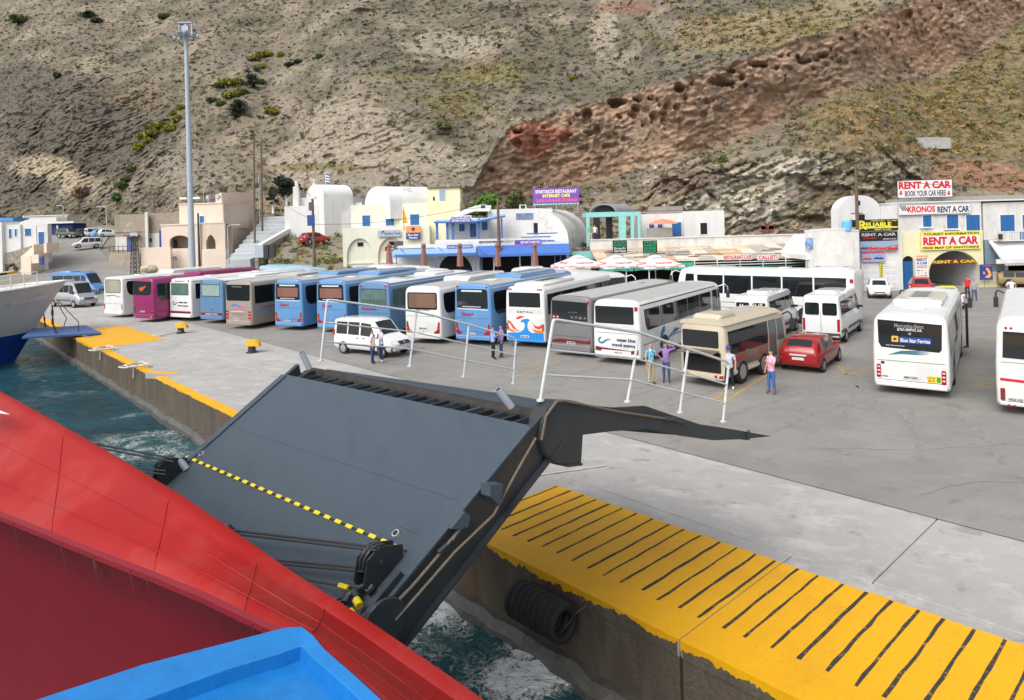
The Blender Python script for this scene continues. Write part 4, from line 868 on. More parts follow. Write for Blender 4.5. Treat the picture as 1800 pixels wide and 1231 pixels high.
# ================================================================== coaches
def px_s(d): return FPX / d
class Coach:
    """rear centre at the origin, x forward, y to the left, z up"""
    def __init__(s, label, pos, head, L=12., H=3.45, w=1.25, body=None, group='coaches parked in the yard', roof=None, zb=.30, cat='bus', name='coach'):
        h = Vector((head[0], head[1], 0)).normalized(); s.L, s.H, s.w, s.zb = L, H, w, zb; s.body = body
        s.t = thing(name, label, cat, pos, math.atan2(h.y, h.x), group)
        s.prof = [(zb, w - .10), (zb + .07, w - .012), (.95, w), (1.75, w), (H - .42, w - .045), (H - .24, w - .085), (H - .12, w - .17), (H - .045, w - .36), (H, 0)]
        def ring(x, ins, sl=0., tz=0.):
            half = []
            for z, y in s.prof:
                zc = 1.7; zz = zc + (z - zc) * (1 - ins / 1.7); zz -= tz * max(0, (z - (H - .6)) / .6)
                half.append((x + sl * max(0, z - 1.15), max(0, y - ins), zz))
            r = [(x, 0, zb + ins * .8)] + half
            return r + [(a, -b, c) for a, b, c in half[-2::-1]]
        st = [ring(0, .10), ring(.015, .055), ring(.06, .02), ring(.16, 0)] + [ring(.16 + (L - 1.6) * k / 6, 0) for k in range(1, 7)]
        st += [ring(L - .75, .0, -.10), ring(L - .35, .015, -.17, .03), ring(L - .12, .05, -.2, .06), ring(L, .14, -.22, .12)]
        B().loft(st).obj('body', body, s.t, smooth=38)
        if roof is not None:
            pr = [(y, z) for z, y in s.prof[-3:-1]]; pr = [(-y, z) for y, z in pr] + [(0, H)] + [(y, z) for y, z in pr[::-1]]
            B().loft([[(x, y, z + .006) for y, z in pr] + [(x, y, z - .02) for y, z in pr[::-1]] for x in (.28, L * .5, L - 1.5)]).obj('roof_panel', roof, s.t, smooth=50)
        for x, nm in ((L * .235, 1), (L - 2.75, 1)):
            for sd in (-1, 1): s.wheel(x, sd)
    def y(s, z):
        zz = [p[0] for p in s.prof]; yy = [p[1] for p in s.prof]; return float(np.interp(z, zz, yy))
    def wheel(s, x, sd, r=.49):
        s.side([(x + (r + .13) * math.cos(a), max(s.zb, .5 + (r + .13) * math.sin(a))) for a in np.linspace(-.4, math.pi + .4, 14)], m_black, 'wheel_arch', sd, .003)
        yy = sd * (s.w - .14)
        t = B().lathe([(.25, -.14), (r - .03, -.15), (r, -.11), (r, .11), (r - .03, .15), (.25, .14)], 20, (x, yy, r), 'y').obj('wheel', m_tyre, s.t, smooth=40)
        B().lathe([(.02, sd * .10), (.14, sd * .11), (.2, sd * .07), (.29, sd * .09), (.3, sd * .15), (.27, sd * .155)], 16, (x, yy, r), 'y').obj('rim', m_rim, t, smooth=40)
    def side(s, pts, m, name, sd=-1, proud=.008, dep=.03):
        b = B()
        def clip(P_, z, up):
            o = []
            for i in range(len(P_)):
                a, c = P_[i], P_[(i + 1) % len(P_)]; ia, ic = (a[1] >= z) == up or a[1] == z, (c[1] >= z) == up or c[1] == z
                if ia: o.append(a)
                if ia != ic: t = (z - a[1]) / (c[1] - a[1]); o.append((a[0] + (c[0] - a[0]) * t, z))
            return o
        zs = [p[1] for p in pts]; parts = [list(pts)]
        for z in (1.75, s.H - .42):
            if min(zs) < z - .01 and max(zs) > z + .01: parts = [q for P_ in parts for q in (clip(P_, z, True), clip(P_, z, False)) if len(q) > 2]
        for P_ in parts: b.prism(P_, lambda p, k: (p[0], sd * (s.y(p[1]) + (proud if k else -dep)), p[1]))
        return b.obj(name, m, s.t)
    def rear(s, pts, m, name, proud=.010, parent=None):
        return B().prism(pts, lambda p, k: (-proud if k else .05, -p[0], p[1])).obj(name, m, parent or s.t)
    def rrear(s, p0, p1, z0, z1, m, name, r=.06, proud=.010, parent=None): return s.rear(rrect(p0, p1, z0, z1, r), m, name, proud, parent)
    def windows(s, x0, x1, z0, z1, n, m=m_glass, sd=-1, gap=.03, dip=0., dip2=0.):
        """row of side panes; the rear one can drop in a curve towards the tail"""
        if sd == 0:
            s.windows(x0, x1, z0, z1, n, m, -1, gap, dip, dip2); s.windows(x0, x1, z0, z1, n, m, 1, gap, dip, dip2); return
        W = (x1 - x0) / n
        for k in range(n):
            a, b = x0 + W * k + gap / 2, x0 + W * (k + 1) - gap / 2
            pts = [(a, z0), (b, z0), (b, z1), (a, z1)]
            if k == 0 and dip: pts = [(b, z0), (b, z1), (a + .12, z1), (a + .02, z1 - .12), (a, z1 - .4), (a + .06, z0 + .35), (a + .2, z0 + .12), (a + .45, z0 + .0)] if dip > 0 else [(b, z0), (b, z1), (a + .05, z1), (a, z1 - .05), (a + .1, z0 + .25), (a + .3, z0 + dip), (b - .3, z0)]
            s.side(pts, m, 'side_window', sd)
    def text(s, st, p, z, wd, hg, m, bold=.012, sl=0., x=-.016): return letters(st, m, s.t, (x, -p, z), (0, -1, 0), (0, 0, 1), wd, hg, bold, slant=sl)
    def stext(s, st, x, z, wd, hg, m, bold=.012): return letters(st, m, s.t, (x, -(s.y(z) + .006), z), (1, 0, 0), (0, 0, 1), wd, hg, bold)
    def plate(s, p=0., z=.72, w=.52, h=.13, txt='EMK 5209'):
        o = s.rrear(p - w / 2, p + w / 2, z - h / 2, z + h / 2, m_plate, 'number_plate', .02, .018)
        letters(txt, m_ink, o, (-.022, -p, z), (0, -1, 0), (0, 0, 1), w * .8, h * .55, .01)
    def ac(s, x0, x1, hw=.75, h=.16, m=None, n=0, z=None):
        z = s.H - .05 if z is None else z
        o = B().loft([[(x, -y, z), (x, -y, z + hh * .7), (x, -y + .12, z + hh), (x, y - .12, z + hh), (x, y, z + hh * .7), (x, y, z)] for x, y, hh in ((x0, hw - .06, h * .4), (x0 + .18, hw, h), (x1 - .25, hw, h), (x1, hw - .1, h * .35))]).obj('roof_unit', m or s.body, s.t, smooth=35)
        for k in range(n):
            xx = x0 + .35 + (x1 - x0 - .7) * k / max(1, n - 1)
            B().obox((xx, 0, z + h + .002), (.16, .6, .02)).obj('vent', m_dark, o)
        return o
    def hatch(s, x, hw=.4, hl=.35, m=None): return B().obox((x, 0, s.H + .02), (hl * 2, hw * 2, .05)).obj('roof_hatch', m or s.body, s.t, bevel=.02)
    def gutter(s, m=m_dark, x0=.2, x1=None):
        for sd in (-1, 1): s.side([(x0, s.H - .30), (x1 or s.L - 1.2, s.H - .30), (x1 or s.L - 1.2, s.H - .25), (x0, s.H - .25)], m, 'rain_gutter', sd, .01)
    def mirrors(s, m=None, big=1.):
        for sd in (-1, 1):
            x = s.L - .55; y = s.w - .1; z = s.H - .35
            o = B().tube([(x, sd * y, z), (x + .25, sd * (y + .25 * big), z + .12), (x + .5, sd * (y + .32 * big), z - .05), (x + .55, sd * (y + .32 * big), z - .25)], .035, 7).obj('mirror_arm', m or s.body, s.t, smooth=50)
            B().loft([[(x + .55 + a, sd * (y + .32 * big + b), zz) for a, b in ((-.06, -.1), (.07, -.09), (.07, .09), (-.06, .1))] for zz in (z - .72, z - .66, z - .28, z - .22)]).obj('mirror_head', m_dark, o, bevel=.02)
    def front(s, glass=m_glass):
        L, H, w = s.L, s.H, s.w
        sl = lambda z: -.22 * max(0, z - 1.15)
        B().prism(rrect(-w + .16, w - .16, 1.35, H - .35, .12), lambda p, k: (L + sl(p[1]) + (.012 if k else -.06) - .05 * abs(p[0]) ** 2, p[0], p[1])).obj('windscreen', glass, s.t)
        for sd in (-1, 1):
            B().prism(rrect(.55, .95, .72, .92, .07), lambda p, k: (L + (.01 if k else -.08) - .04, sd * p[0], p[1])).obj('headlight', m_lamp, s.t)
        B().prism([(-.9, .36), (.9, .36), (.9, .42), (-.9, .42)], lambda p, k: (L + (.012 if k else -.1), p[0], p[1])).obj('bumper_slot', m_dark, s.t)
def rl(u, v, head, w=1.25):
    """rear centre from the ground pixel under the visible left rear corner"""
    h = Vector((*head, 0)).normalized(); return G(u, v) + Vector((h.y, -h.x, 0)) * w
cw = mat('coach_white', (.72, .73, .72), .25, coat=.3, var=.05, vs=1.2, streak=.08); cmag = mat('coach_magenta', lin((140, 36, 96)), .3, coat=.4, var=.1, vs=1.5)
cb = mat('coach_blue', lin((92, 142, 192)), .3, coat=.4, var=.06, vs=1.2, streak=.1); cb2 = mat('coach_slate_blue', lin((88, 128, 166)), .35, coat=.3, var=.06, vs=1.2, streak=.1)
ct = mat('coach_taupe', lin((150, 141, 132)), .3, coat=.3, var=.06, vs=1.2); cg = mat('coach_grey', lin((120, 119, 120)), .35, coat=.3, var=.08, vs=1.2, streak=.1); crg = mat('roof_grey', lin((176, 176, 174)), .6, var=.14, vs=2.5); crw = mat('roof_white', (.66, .67, .67), .5, var=.12, vs=2.5)
m_curt = mat('curtained_glass', (.20, .165, .13), .12, spec=.6, streak=.5); m_curt2 = mat('pale_curtained_glass', (.36, .35, .28), .12, spec=.6, streak=.4); m_grn = mat('green_tinted_glass', (.10, .17, .16), .08, spec=.7, var=.3, vs=2)
k_red = mat('lettering_red', lin((170, 40, 70)), .5); k_navy = mat('lettering_navy', lin((28, 52, 96)), .5); k_white = mat('lettering_white', (.75, .75, .75), .5); k_teal = mat('lettering_teal', lin((40, 110, 130)), .5); k_grey = mat('lettering_grey', lin((150, 152, 155)), .4, metal=.3); k_or = mat('wave_orange', lin((232, 120, 40)), .4); k_rust = mat('wave_rust', lin((206, 72, 30)), .4); k_wb = mat('wave_blue', lin((36, 132, 206)), .4); k_pink = mat('stripe_pink', lin((170, 82, 120)), .4); k_cy = mat('stripe_cyan', lin((70, 160, 205)), .4); k_dred = mat('bar_dark_red', (.16, .012, .018), .3)
k_logo = mat('logo_blue', lin((40, 106, 150)), .4)
def arc(cx, cz, r0, r1, a0, a1, n=14, taper=1.):
    o = []; i = []
    for k in range(n + 1):
        t = k / n; a = rad(a0 + (a1 - a0) * t); q = r0 + (r1 - r0) * (1 - abs(2 * t - 1) * 0) ; hw = (r1 - r0) * (1 - taper * t)
        o.append((cx + (r0 + hw) * math.cos(a), cz + (r0 + hw) * math.sin(a))); i.append((cx + r0 * math.cos(a), cz + r0 * math.sin(a)))
    return o + i[::-1]
def swirl(c, p, z, sc, m=None, side=None):
    """curl-and-tail wave emblem"""
    f = (lambda pts: c.rear(pts, m or k_logo, 'emblem')) if side is None else (lambda pts: c.side(pts, m or k_logo, 'emblem', -1, .009))
    f([(p + a * sc, z + b * sc) for a, b in arc(0, 0, .10, .19, 300, 90, 16, .0)])
    f([(p + a * sc, z + b * sc) for a, b in ((.04, -.185), (.10, -.19), (.24, -.10), (.40, .02), (.62, .07), (.42, .10), (.22, .02), (.10, -.08), (.045, -.09))])
def lamps_block(c, z0, z1, m=m_red, w_=.16):
    for sd in (-1, 1):
        x = sd * (c.w - .1 - w_ / 2) * 1.0; o = c.rrear(x - w_ / 2 - .03, x + w_ / 2, z0, z1, m, 'tail_light', .04, .014)
        for k in range(3): c.rrear(x - w_ / 2 + .01, x + w_ / 2 - .03, z0 + (z1 - z0) * (k + .25) / 3, z0 + (z1 - z0) * (k + .4) / 3, m_lamp, 'light_strip', .01, .018, o)
def lamps_swoop(c, z0, z1, m=m_red):
    for sd in (-1, 1):
        e = c.w - .11
        pts = [(e, z0 + .1), (e, z1), (e - .10, z1 + .02), (e - .14, z1 - .2), (e - .20, z0 + .22), (e - .42, z0 + .06), (e - .40, z0), (e - .08, z0)]
        o = c.rear([(sd * a, b) for a, b in pts], m, 'tail_light', .016); c.rear([(sd * a, b) for a, b in ((e - .02, z0 + .25), (e - .02, z0 + .34), (e - .12, z0 + .32), (e - .13, z0 + .24))], m_amber, 'indicator', .02, o)
def bumper(c, m, z0=.30, z1=.62, proud=.05):
    w = c.w - .02
    B().loft([[(-proud + a, -y, z) for y in (-w + .1, w - .1)] + [(.2, -y, z) for y in (w, -w)] for a, z in ((.02, z0 + .02), (0, z0 + .06), (0, z1 - .04), (.03, z1))]).obj('bumper', m, c.t)
def seam(c, z, p0=None, p1=None): p0 = -c.w + .15 if p0 is None else p0; p1 = c.w - .15 if p1 is None else p1; c.rear([(p0, z - .008), (p1, z - .008), (p1, z + .008), (p0, z + .008)], m_dark, 'panel_joint', .004)

# --- the long row, from the ship end to the near end
hA, hB, hC, hD, hE = (.43, .90), (.40, .916), (.42, .907), (.48, .877), (.575, .818)
c = Coach('white coach with pale curtains, first in the row by the far road', rl(183, 558, hA), hA, 12, 3.45, body=cw, roof=crw)
c.rear([(-.98, 2.2), (-.9, 2.08), (.9, 2.08), (.98, 2.2), (1.02, 3.0), (.96, 3.22), (-.96, 3.22), (-1.02, 3.0)], m_dark, 'window_seal', .006); c.rear([(-.92, 2.24), (-.85, 2.13), (.85, 2.13), (.92, 2.24), (.96, 2.98), (.9, 3.16), (-.9, 3.16), (-.96, 2.98)], m_curt2, 'rear_window', .012)
c.rear([(-.95, 1.78), (0, 1.88), (.95, 1.72), (.95, 1.76), (0, 1.94), (-.95, 1.84)], m_dark, 'trim_line'); c.windows(.35, 11.3, 1.85, 3.05, 6, sd=0, dip=1); c.plate(.1, .62, .5, .12); seam(c, 1.2); bumper(c, cw); lamps_block(c, .72, 1.15, m_red, .08); c.ac(5, 10.5, .95, .3); c.front(); c.gutter(); c.hatch(2.5)
c = Coach('magenta coach in the parked row', rl(234, 566, hA), hA, 12, 3.5, body=cmag)
c.rear([(-1.1, 2.15), (.75, 2.15), (.95, 2.3), (1.0, 3.2), (-1.1, 3.26)], m_glass, 'rear_window'); c.rear([(-.3, 2.45), (.0, 2.5), (.25, 2.75), (.45, 2.8), (.2, 2.9), (.05, 2.75), (-.15, 2.8), (-.45, 2.7)], mat('decal_orange', lin((190, 80, 50)), .5), 'window_decal', .014)
c.windows(.3, 11.3, 1.75, 3.05, 6, sd=0, dip=-.1); seam(c, 1.35, -1.1, .9); c.plate(-.1, .85, .5, .12); lamps_block(c, .62, 1.2, mat('dark_red_lens', (.12, .008, .02), .15), .2); bumper(c, cmag); c.ac(4.5, 10.8, 1.0, .25); c.front(); c.hatch(2.5, m=cw)
for p in (-.95, .95): c.rear([(p + .05 * math.cos(a), .45 + .05 * math.sin(a)) for a in np.linspace(0, 6.28, 10, endpoint=False)], m_lamp, 'fog_light', .06)
c = Coach('white travel agency coach between the magenta and the slate blue coach', rl(299, 564, hA), hA, 12, 3.4, body=cw, roof=crw)
c.rrear(-1.02, .95, 2.05, 3.0, m_dark, 'window_seal', .1, .006); c.rrear(-.97, .9, 2.1, 2.95, m_grn, 'rear_window', .08, .012); c.text('Mercedes-Benz', 0, 3.17, 1.1, .12, k_grey); swirl(c, -.72, 1.42, .85); c.text('water blue', .3, 1.5, .95, .15, k_navy); c.text('travel agency', .3, 1.22, 1.15, .17, k_navy)
c.rear([(-1.12, .62), (1.12, .62), (1.12, .80), (-1.12, .80)], k_dred, 'light_bar', .02); c.plate(0, .71, .5, .11); c.windows(.4, 11.3, 1.75, 2.95, 6, sd=0); c.gutter(); bumper(c, cw); c.front(); c.hatch(3); c.hatch(8)
for p in (-1, .98): c.rrear(p - .06, p + .06, 3.08, 3.25, m_red, 'marker_light', .02, .02)
c = Coach('slate blue coach with pale green rear window and red light bar', rl(352, 568, hA), hA, 12, 3.35, body=cb2, roof=crw)
c.rrear(-1.0, .95, 2.05, 2.98, m_dark, 'window_seal', .1, .006); c.rrear(-.95, .9, 2.1, 2.93, mat('pale_green_glass', (.28, .38, .35), .1, spec=.7, var=.2, vs=3), 'rear_window', .08, .012)
c.rear([(-1.12, .62), (1.12, .62), (1.12, .82), (-1.12, .82)], k_dred, 'light_bar', .02); c.text('KAMARI TOURS', 0, .72, 1.3, .09, k_white, x=-.026); c.rear([(.02 + a, 1.45 + b) for a, b in arc(0, 0, .1, .125, 0, 359, 18, 0)], k_grey, 'emblem'); c.rrear(-.05, .05, 1.0, 1.12, m_dark, 'door_lock', .02)
c.windows(.4, 11.3, 1.75, 2.9, 6, sd=0); c.gutter(crw); bumper(c, cb2); c.front(); c.ac(3.5, 9.5, .9, .2, cw)
for p in (-1, .98): c.rrear(p - .06, p + .06, 3.05, 3.2, m_red, 'marker_light', .02, .02)
c = Coach('taupe coach with pink and blue swoosh emblem', rl(397, 578, hB), hB, 12, 3.45, body=ct, roof=crg)
c.rear([(-1.08, 2.1), (-1.0, 2.02), (1.0, 2.02), (1.08, 2.1), (1.1, 3.15), (-1.1, 3.15)], m_glass, 'rear_window'); c.text('Mercedes-Benz', -.1, 3.02, .9, .1, k_grey, x=-.018)
c.rear([(-.75, 1.62), (-.4, 1.8), (0, 1.7), (.4, 1.52), (.1, 1.56), (-.3, 1.62)], mat('swoosh_violet', lin((96, 96, 190)), .4), 'emblem'); c.rear([(-.6, 1.5), (-.2, 1.56), (.3, 1.48), (.85, 1.7), (.45, 1.42), (.0, 1.42)], mat('swoosh_pink', lin((214, 90, 120)), .4), 'emblem', .013); c.rear([(-.6, 1.62), (-.2, 1.68), (.1, 1.6), (-.2, 1.6)], k_cy, 'emblem', .016)
c.rear([(-.7, 1.24), (.45, 1.24), (.45, 1.27), (-.7, 1.27)], k_white, 'trim_line'); c.text('TOURISMO', -.1, 1.08, 1.0, .1, k_grey); c.plate(-.25, .68, .5, .13); lamps_block(c, .62, 1.3, m_red, .2); bumper(c, ct); c.windows(.3, 11.2, 1.8, 3.05, 6, sd=0); c.front(); c.ac(5, 9, .95, .18, crg)
c.side([(.6, 1.45), (3, 1.65), (11, 1.62), (11, 1.5), (3, 1.48), (1.2, 1.38)], k_pink, 'side_stripe'); c.side([(.3, 1.3), (1.4, 1.42), (3, 1.3), (11, 1.38), (11, 1.28), (3, 1.2), (1.4, 1.32), (.5, 1.22)], k_cy, 'side_stripe')
def kamari(label, u, v, head, curt):
    c = Coach(label, rl(u, v, head), head, 12.2, 3.55, body=cb, roof=crg)
    c.rear([(-1.06, 2.2), (-1.0, 2.12), (.98, 2.12), (1.04, 2.2), (1.02, 3.12), (.94, 3.22), (-.96, 3.22), (-1.04, 3.12)], m_glass, 'rear_window')
    if curt: c.rrear(-.9, .88, 2.32, 2.95, mat('red_brown_curtain', lin((128, 86, 76)), .5, streak=.4), 'curtain', .05, .0115)
    c.rrear(-.72, .66, 3.06, 3.16, mat('pale_strip', (.55, .6, .62), .4), 'window_banner', .02, .016); c.text('www.kamaritours.com', -.05, 2.22, 1.25, .09, k_white, x=-.017)
    c.rear([(-1.05, 2.06), (1.03, 2.02), (1.03, 2.07), (-1.05, 2.11)], crw, 'window_sill'); c.text('Kamari', -.35, 1.78, .78, .2, k_red, .03)
    seam(c, 1.55); seam(c, .78); c.plate(-.1, .66, .52, .12); lamps_swoop(c, .62, 1.25); bumper(c, cb, .3, .55); c.windows(.35, 11.4, 1.75, 3.05, 6, sd=0, dip=1); c.gutter(crw); c.front(); c.ac(4.2, 9.5, .95, .26, cb); c.ac(4.8, 9.2, .5, .28, crg, 8); c.hatch(2.4, m=crw)
    c.rrear(.93, 1.03, 3.3, 3.4, m_red, 'marker_light', .02, .03); c.rrear(-1.03, -.93, 3.3, 3.4, m_red, 'marker_light', .02, .03); return c
kamari('bright blue coach with red curtain, next to the taupe coach', 483, 580, hB, 1); kamari('bright blue coach with red curtain, behind the white minivan', 557, 584, hB, 1)
c = Coach('dull blue coach with green rear window, left of the white coach with wood curtain', rl(630, 591, hC), hC, 12, 3.5, body=cb2, roof=crw)
c.rrear(-1.02, 1.0, 2.02, 3.05, m_dark, 'window_seal', .06, .006); c.rrear(-.98, .96, 2.06, 3.0, m_grn, 'rear_window', .04, .012)
for k in range(7): c.rrear(-.85 + k * .26, -.65 + k * .26, 2.1, 2.38, mat('seat_back_green', (.05, .09, .08), .8), 'seat_back', .04, .0135)
c.text('Kamari', -.55, 1.78, .72, .18, k_red, .03); c.text('tours', .0, 1.75, .4, .1, k_navy); seam(c, 1.5); lamps_swoop(c, .62, 1.1); bumper(c, cb2); c.windows(.35, 11.3, 1.85, 3.0, 6, m_grn, sd=0); c.gutter(crw); c.front(); c.ac(2.5, 4, .7, .1, crg, 4); c.ac(6, 9, .9, .18, cw); c.plate(-.1, .66)
for p in (-.95, .95): c.rrear(p - .08, p + .08, 3.15, 3.25, m_red, 'marker_light', .03, .02)
c = Coach('white coach with brown wooden curtain in the rear window', rl(713, 603, hC), hC, 12, 3.4, body=cw, roof=crg)
c.rrear(-1.04, 1.0, 2.02, 3.02, m_glass, 'rear_window', .12); c.rrear(-.95, .9, 2.12, 2.95, mat('slatted_brown_curtain', lin((120, 92, 74)), .4, streak=.55), 'curtain', .06, .0115); c.text('SETRA', 0, 2.0, .9, .08, m_ink)
lamps_swoop(c, .62, 1.3); c.plate(0, .92, .56, .13); c.rear([(.03 * math.cos(a), .72 + .03 * math.sin(a)) for a in np.linspace(0, 6.28, 8, endpoint=False)], m_dark, 'door_lock'); seam(c, 1.62, -1.1, 1.1); bumper(c, cw); c.windows(.35, 11.3, 1.75, 2.95, 6, sd=0, dip=1); c.front(); c.ac(4, 9.5, .95, .3, cw); c.ac(5, 9, .6, .32, crg, 7)
kamari('bright blue coach with plain dark rear window, right of the white coach', 800, 605, hD, 0)
c = Coach('white coach painted with a blue and orange wave', rl(890, 609, hD), hD, 12, 3.42, body=cw, roof=crw)
c.rrear(-1.0, .96, 2.25, 3.05, m_glass, 'rear_window', .03); c.rear([(-1.12, .42), (1.12, .42), (1.12, .92), (.85, .9), (.4, .82), (.2, .95), (.12, 1.15), (.16, 1.4), (.3, 1.55), (.1, 1.62), (-.2, 1.55), (-.32, 1.4), (-.1, 1.42), (-.02, 1.25), (-.1, 1.0), (-.35, .84), (-.7, .82), (-1.12, .78)], k_wb, 'wave_art', .009)
c.rear([(-1.12, 1.4), (-.95, 1.3), (-.8, 1.05), (-.5, .9), (-.3, .9), (-.55, .98), (-.75, 1.2), (-.92, 1.42), (-1.12, 1.5)], k_rust, 'wave_art', .012); c.rear([(-1.12, 1.22), (-.9, 1.0), (-.6, .86), (-.85, .84), (-1.12, .95)], k_or, 'wave_art', .011)
c.rear([(-.6, 1.62), (-.35, 1.75), (.0, 1.74), (-.2, 1.66), (-.35, 1.6), (-.5, 1.55)], k_rust, 'wave_art', .011); c.rear([(.42, 1.42), (.6, 1.25), (.8, 1.2), (1.12, 1.36), (1.12, 1.18), (.85, 1.05), (.62, 1.1)], k_rust, 'wave_art', .011); c.rear([(.45, 1.05), (.7, 1.0), (1.12, 1.0), (1.12, .85), (.75, .84), (.5, .94)], k_or, 'wave_art', .012)
c.text('S E T R A', 0, 1.98, .95, .08, m_ink); c.plate(-.05, .62)
for k in range(5): c.rear([(-1.08, 1.9 + k * .055), (1.05, 1.9 + k * .055), (1.05, 1.912 + k * .055), (-1.08, 1.912 + k * .055)], crg, 'grille_slat', .005)
lamps_block(c, .95, 1.35, m_red, .09); bumper(c, k_wb, .3, .45, .03); c.windows(.35, 11.3, 1.85, 2.95, 6, sd=0); c.gutter(crw); c.front(); c.ac(.5, 5, .95, .16, cw); c.ac(1.5, 4.4, .6, .19, crg, 8)
for p in (-.93, .93): c.rrear(p - .14, p + .14, 3.2, 3.27, m_red, 'marker_light', .01, .03)
c = Coach('dark grey coach with stickers on its rear window', rl(968, 624, hE), hE, 12, 3.12, body=cg, roof=crg)
c.rear([(-1.1, 1.85), (.98, 1.85), (1.0, 2.8), (-1.08, 2.86)], m_glass, 'rear_window')
for p in (-.98, -.76):
    o = c.rear([(p + .09 * math.cos(a), 2.02 + .09 * math.sin(a)) for a in np.linspace(0, 6.28, 12, endpoint=False)], k_red, 'speed_sticker', .014); c.rrear(p - .055, p + .055, 2.0, 2.04, k_white, 'sticker_face', .01, .017, o)
for k, ch in enumerate(('WC', 'TV', 'B', 'A')): c.text(ch, .1 + k * .25, 2.02, .16, .12, k_grey, x=-.018)
c.text('* * * *', .15, 2.28, .5, .05, k_grey, x=-.018)
for z in (1.78, 1.7): c.rear([(-1.1, z), (1.0, z), (1.0, z + .02), (-1.1, z + .02)], m_dark, 'trim_line')
c.rear([(-1.12, .82), (-.7, .9), (.95, .86), (1.12, .95), (1.12, .74), (-1.12, .7)], k_dred, 'light_bar', .018); c.plate(.0, .72, .5, .13); seam(c, 1.05); bumper(c, cg); c.windows(.35, 11.3, 1.7, 2.72, 6, sd=0); c.gutter(m_dark); c.front(); c.rrear(.98, 1.1, 2.72, 2.86, m_red, 'marker_light', .02, .03); c.mirrors(m_dark); c.hatch(8, m=crg)
c = Coach('white travel agency coach at the near end of the row, red light bar', rl(1044, 637, hE), hE, 12, 3.12, body=cw, roof=crg)
c.rrear(-1.1, .93, 1.95, 2.78, m_glass, 'rear_window', .05); c.rrear(.98, 1.13, 2.6, 2.8, m_red, 'marker_light', .02, .03)
for z in (1.87, 1.8, 1.73): c.rear([(-1.1, z), (1.0, z), (1.0, z + .012), (-1.1, z + .012)], crg, 'grille_slat', .005)
swirl(c, -.82, 1.12, .85); c.text('water blue', .5, 1.2, .98, .17, k_navy, .02); c.text('travel agency', .38, .93, 1.25, .2, k_navy, .02)
c.rear([(-1.13, .82), (-.8, .78), (.75, .70), (1.13, .78), (1.13, .55), (-1.13, .62)], k_dred, 'light_bar', .018); c.rrear(-.8, .75, .44, .68, cw, 'plate_recess', .02, .022); c.plate(.1, .58, .5, .13, 'EMK 4218'); seam(c, 1.5); bumper(c, cw, .3, .45)
c.windows(.5, 9.9, 1.62, 2.62, 5, sd=0, gap=.05, dip=-.02); c.side([(10.1, 1.2), (11.0, 1.2), (11.0, 2.65), (10.1, 2.65)], m_glass, 'door_glass'); c.side([(11.1, 1.3), (11.5, 1.35), (11.35, 2.6), (11.1, 2.65)], m_glass, 'door_glass'); c.gutter(); c.front(); c.mirrors(cw, 1.3)
swirl(c, 2.9, .95, 3.2, None, 1); swirl(c, 7.9, 1.42, 1.2, None, 1); c.stext('water blue', 9.3, 1.48, 1.0, .16, k_navy); c.side([(.3, .95), (10, .95), (10, .98), (.3, .98)], m_dark, 'trim_line'); c.text('EBO', -1.0, .4, .2, .06, m_ink, x=-.06)
# --- the two buses standing apart on the right
hM = (.58, .815)
c = Coach('white local bus with ferry advert in its rear window', rl(1536, 690, hM), hM, 12, 3.08, body=cw, roof=crw, name='local_bus')
c.rear([(-1.04, 1.95), (-.95, 1.78), (.92, 1.7), (1.0, 1.8), (1.03, 2.72), (-1.06, 2.82)], m_glass, 'rear_window'); c.text('Mercedes-Benz', -.02, 2.62, .95, .14, k_grey, .01, x=-.018); c.text('ΚΤΕΛ ΘΗΡΑΣ Α.Ε.', 0, 2.48, .8, .1, k_white, .02, x=-.018)
c.rear([(.05 * math.cos(a), 2.33 + .05 * math.sin(a)) for a in np.linspace(0, 6.28, 14, endpoint=False)], k_grey, 'emblem', .016); o = c.rrear(-.35, .68, 1.98, 2.2, mat('banner_blue', lin((34, 66, 150)), .5), 'advert_banner', .02, .014); c.rrear(-.6, -.38, 2.0, 2.22, mat('banner_orange', lin((240, 176, 60)), .5), 'advert_badge', .02, .014)
def star(cx, cz, r, n=5, q=.4): return [(cx + (r if k % 2 == 0 else r * q) * math.sin(math.pi * k / n), cz + (r if k % 2 == 0 else r * q) * math.cos(math.pi * k / n)) for k in range(2 * n)]
c.rear(star(-.49, 2.11, .09), k_navy, 'star', .018); c.text('Blue Star Ferries', .17, 2.08, .95, .14, k_white, .02, x=-.018); c.text('www.ktel-santorini.gr', -.48, 1.86, .62, .05, k_white, x=-.018)
for k in range(6): c.rear([(-.72 + k * .03, 1.50 + k * .012), (-.3, 1.56 + k * .02), (.2, 1.56 + k * .028), (.6, 1.60 + k * .03), (.2, 1.58 + k * .028), (-.3, 1.575 + k * .02)], k_teal, 'wave_art')
seam(c, 1.28); seam(c, .55); c.plate(.0, .70, .54, .13, 'EMH 5296'); c.rrear(-1.13, -.98, .62, 1.12, m_red, 'tail_light', .05, .02); c.rrear(.97, 1.12, .52, 1.05, m_red, 'tail_light', .05, .02)
for z in (.72, .86, 1.0):
    c.rrear(-1.1, -1.0, z, z + .05, m_lamp, 'light_strip', .01, .023); c.rrear(1.0, 1.09, z - .07, z - .02, m_lamp, 'light_strip', .01, .023)
o = c.rrear(.52, .97, .58, .82, mat('sticker_yellow', lin((236, 214, 50)), .5), 'sticker', .01, .014); c.text('LOCAL', .66, .755, .26, .07, k_red, .02, x=-.018); c.text('BUS', .66, .65, .2, .07, k_red, .02, x=-.018); c.rrear(.82, .94, .6, .8, mat('sticker_green', lin((60, 140, 80)), .5), 'sticker_figure', .02, .017)
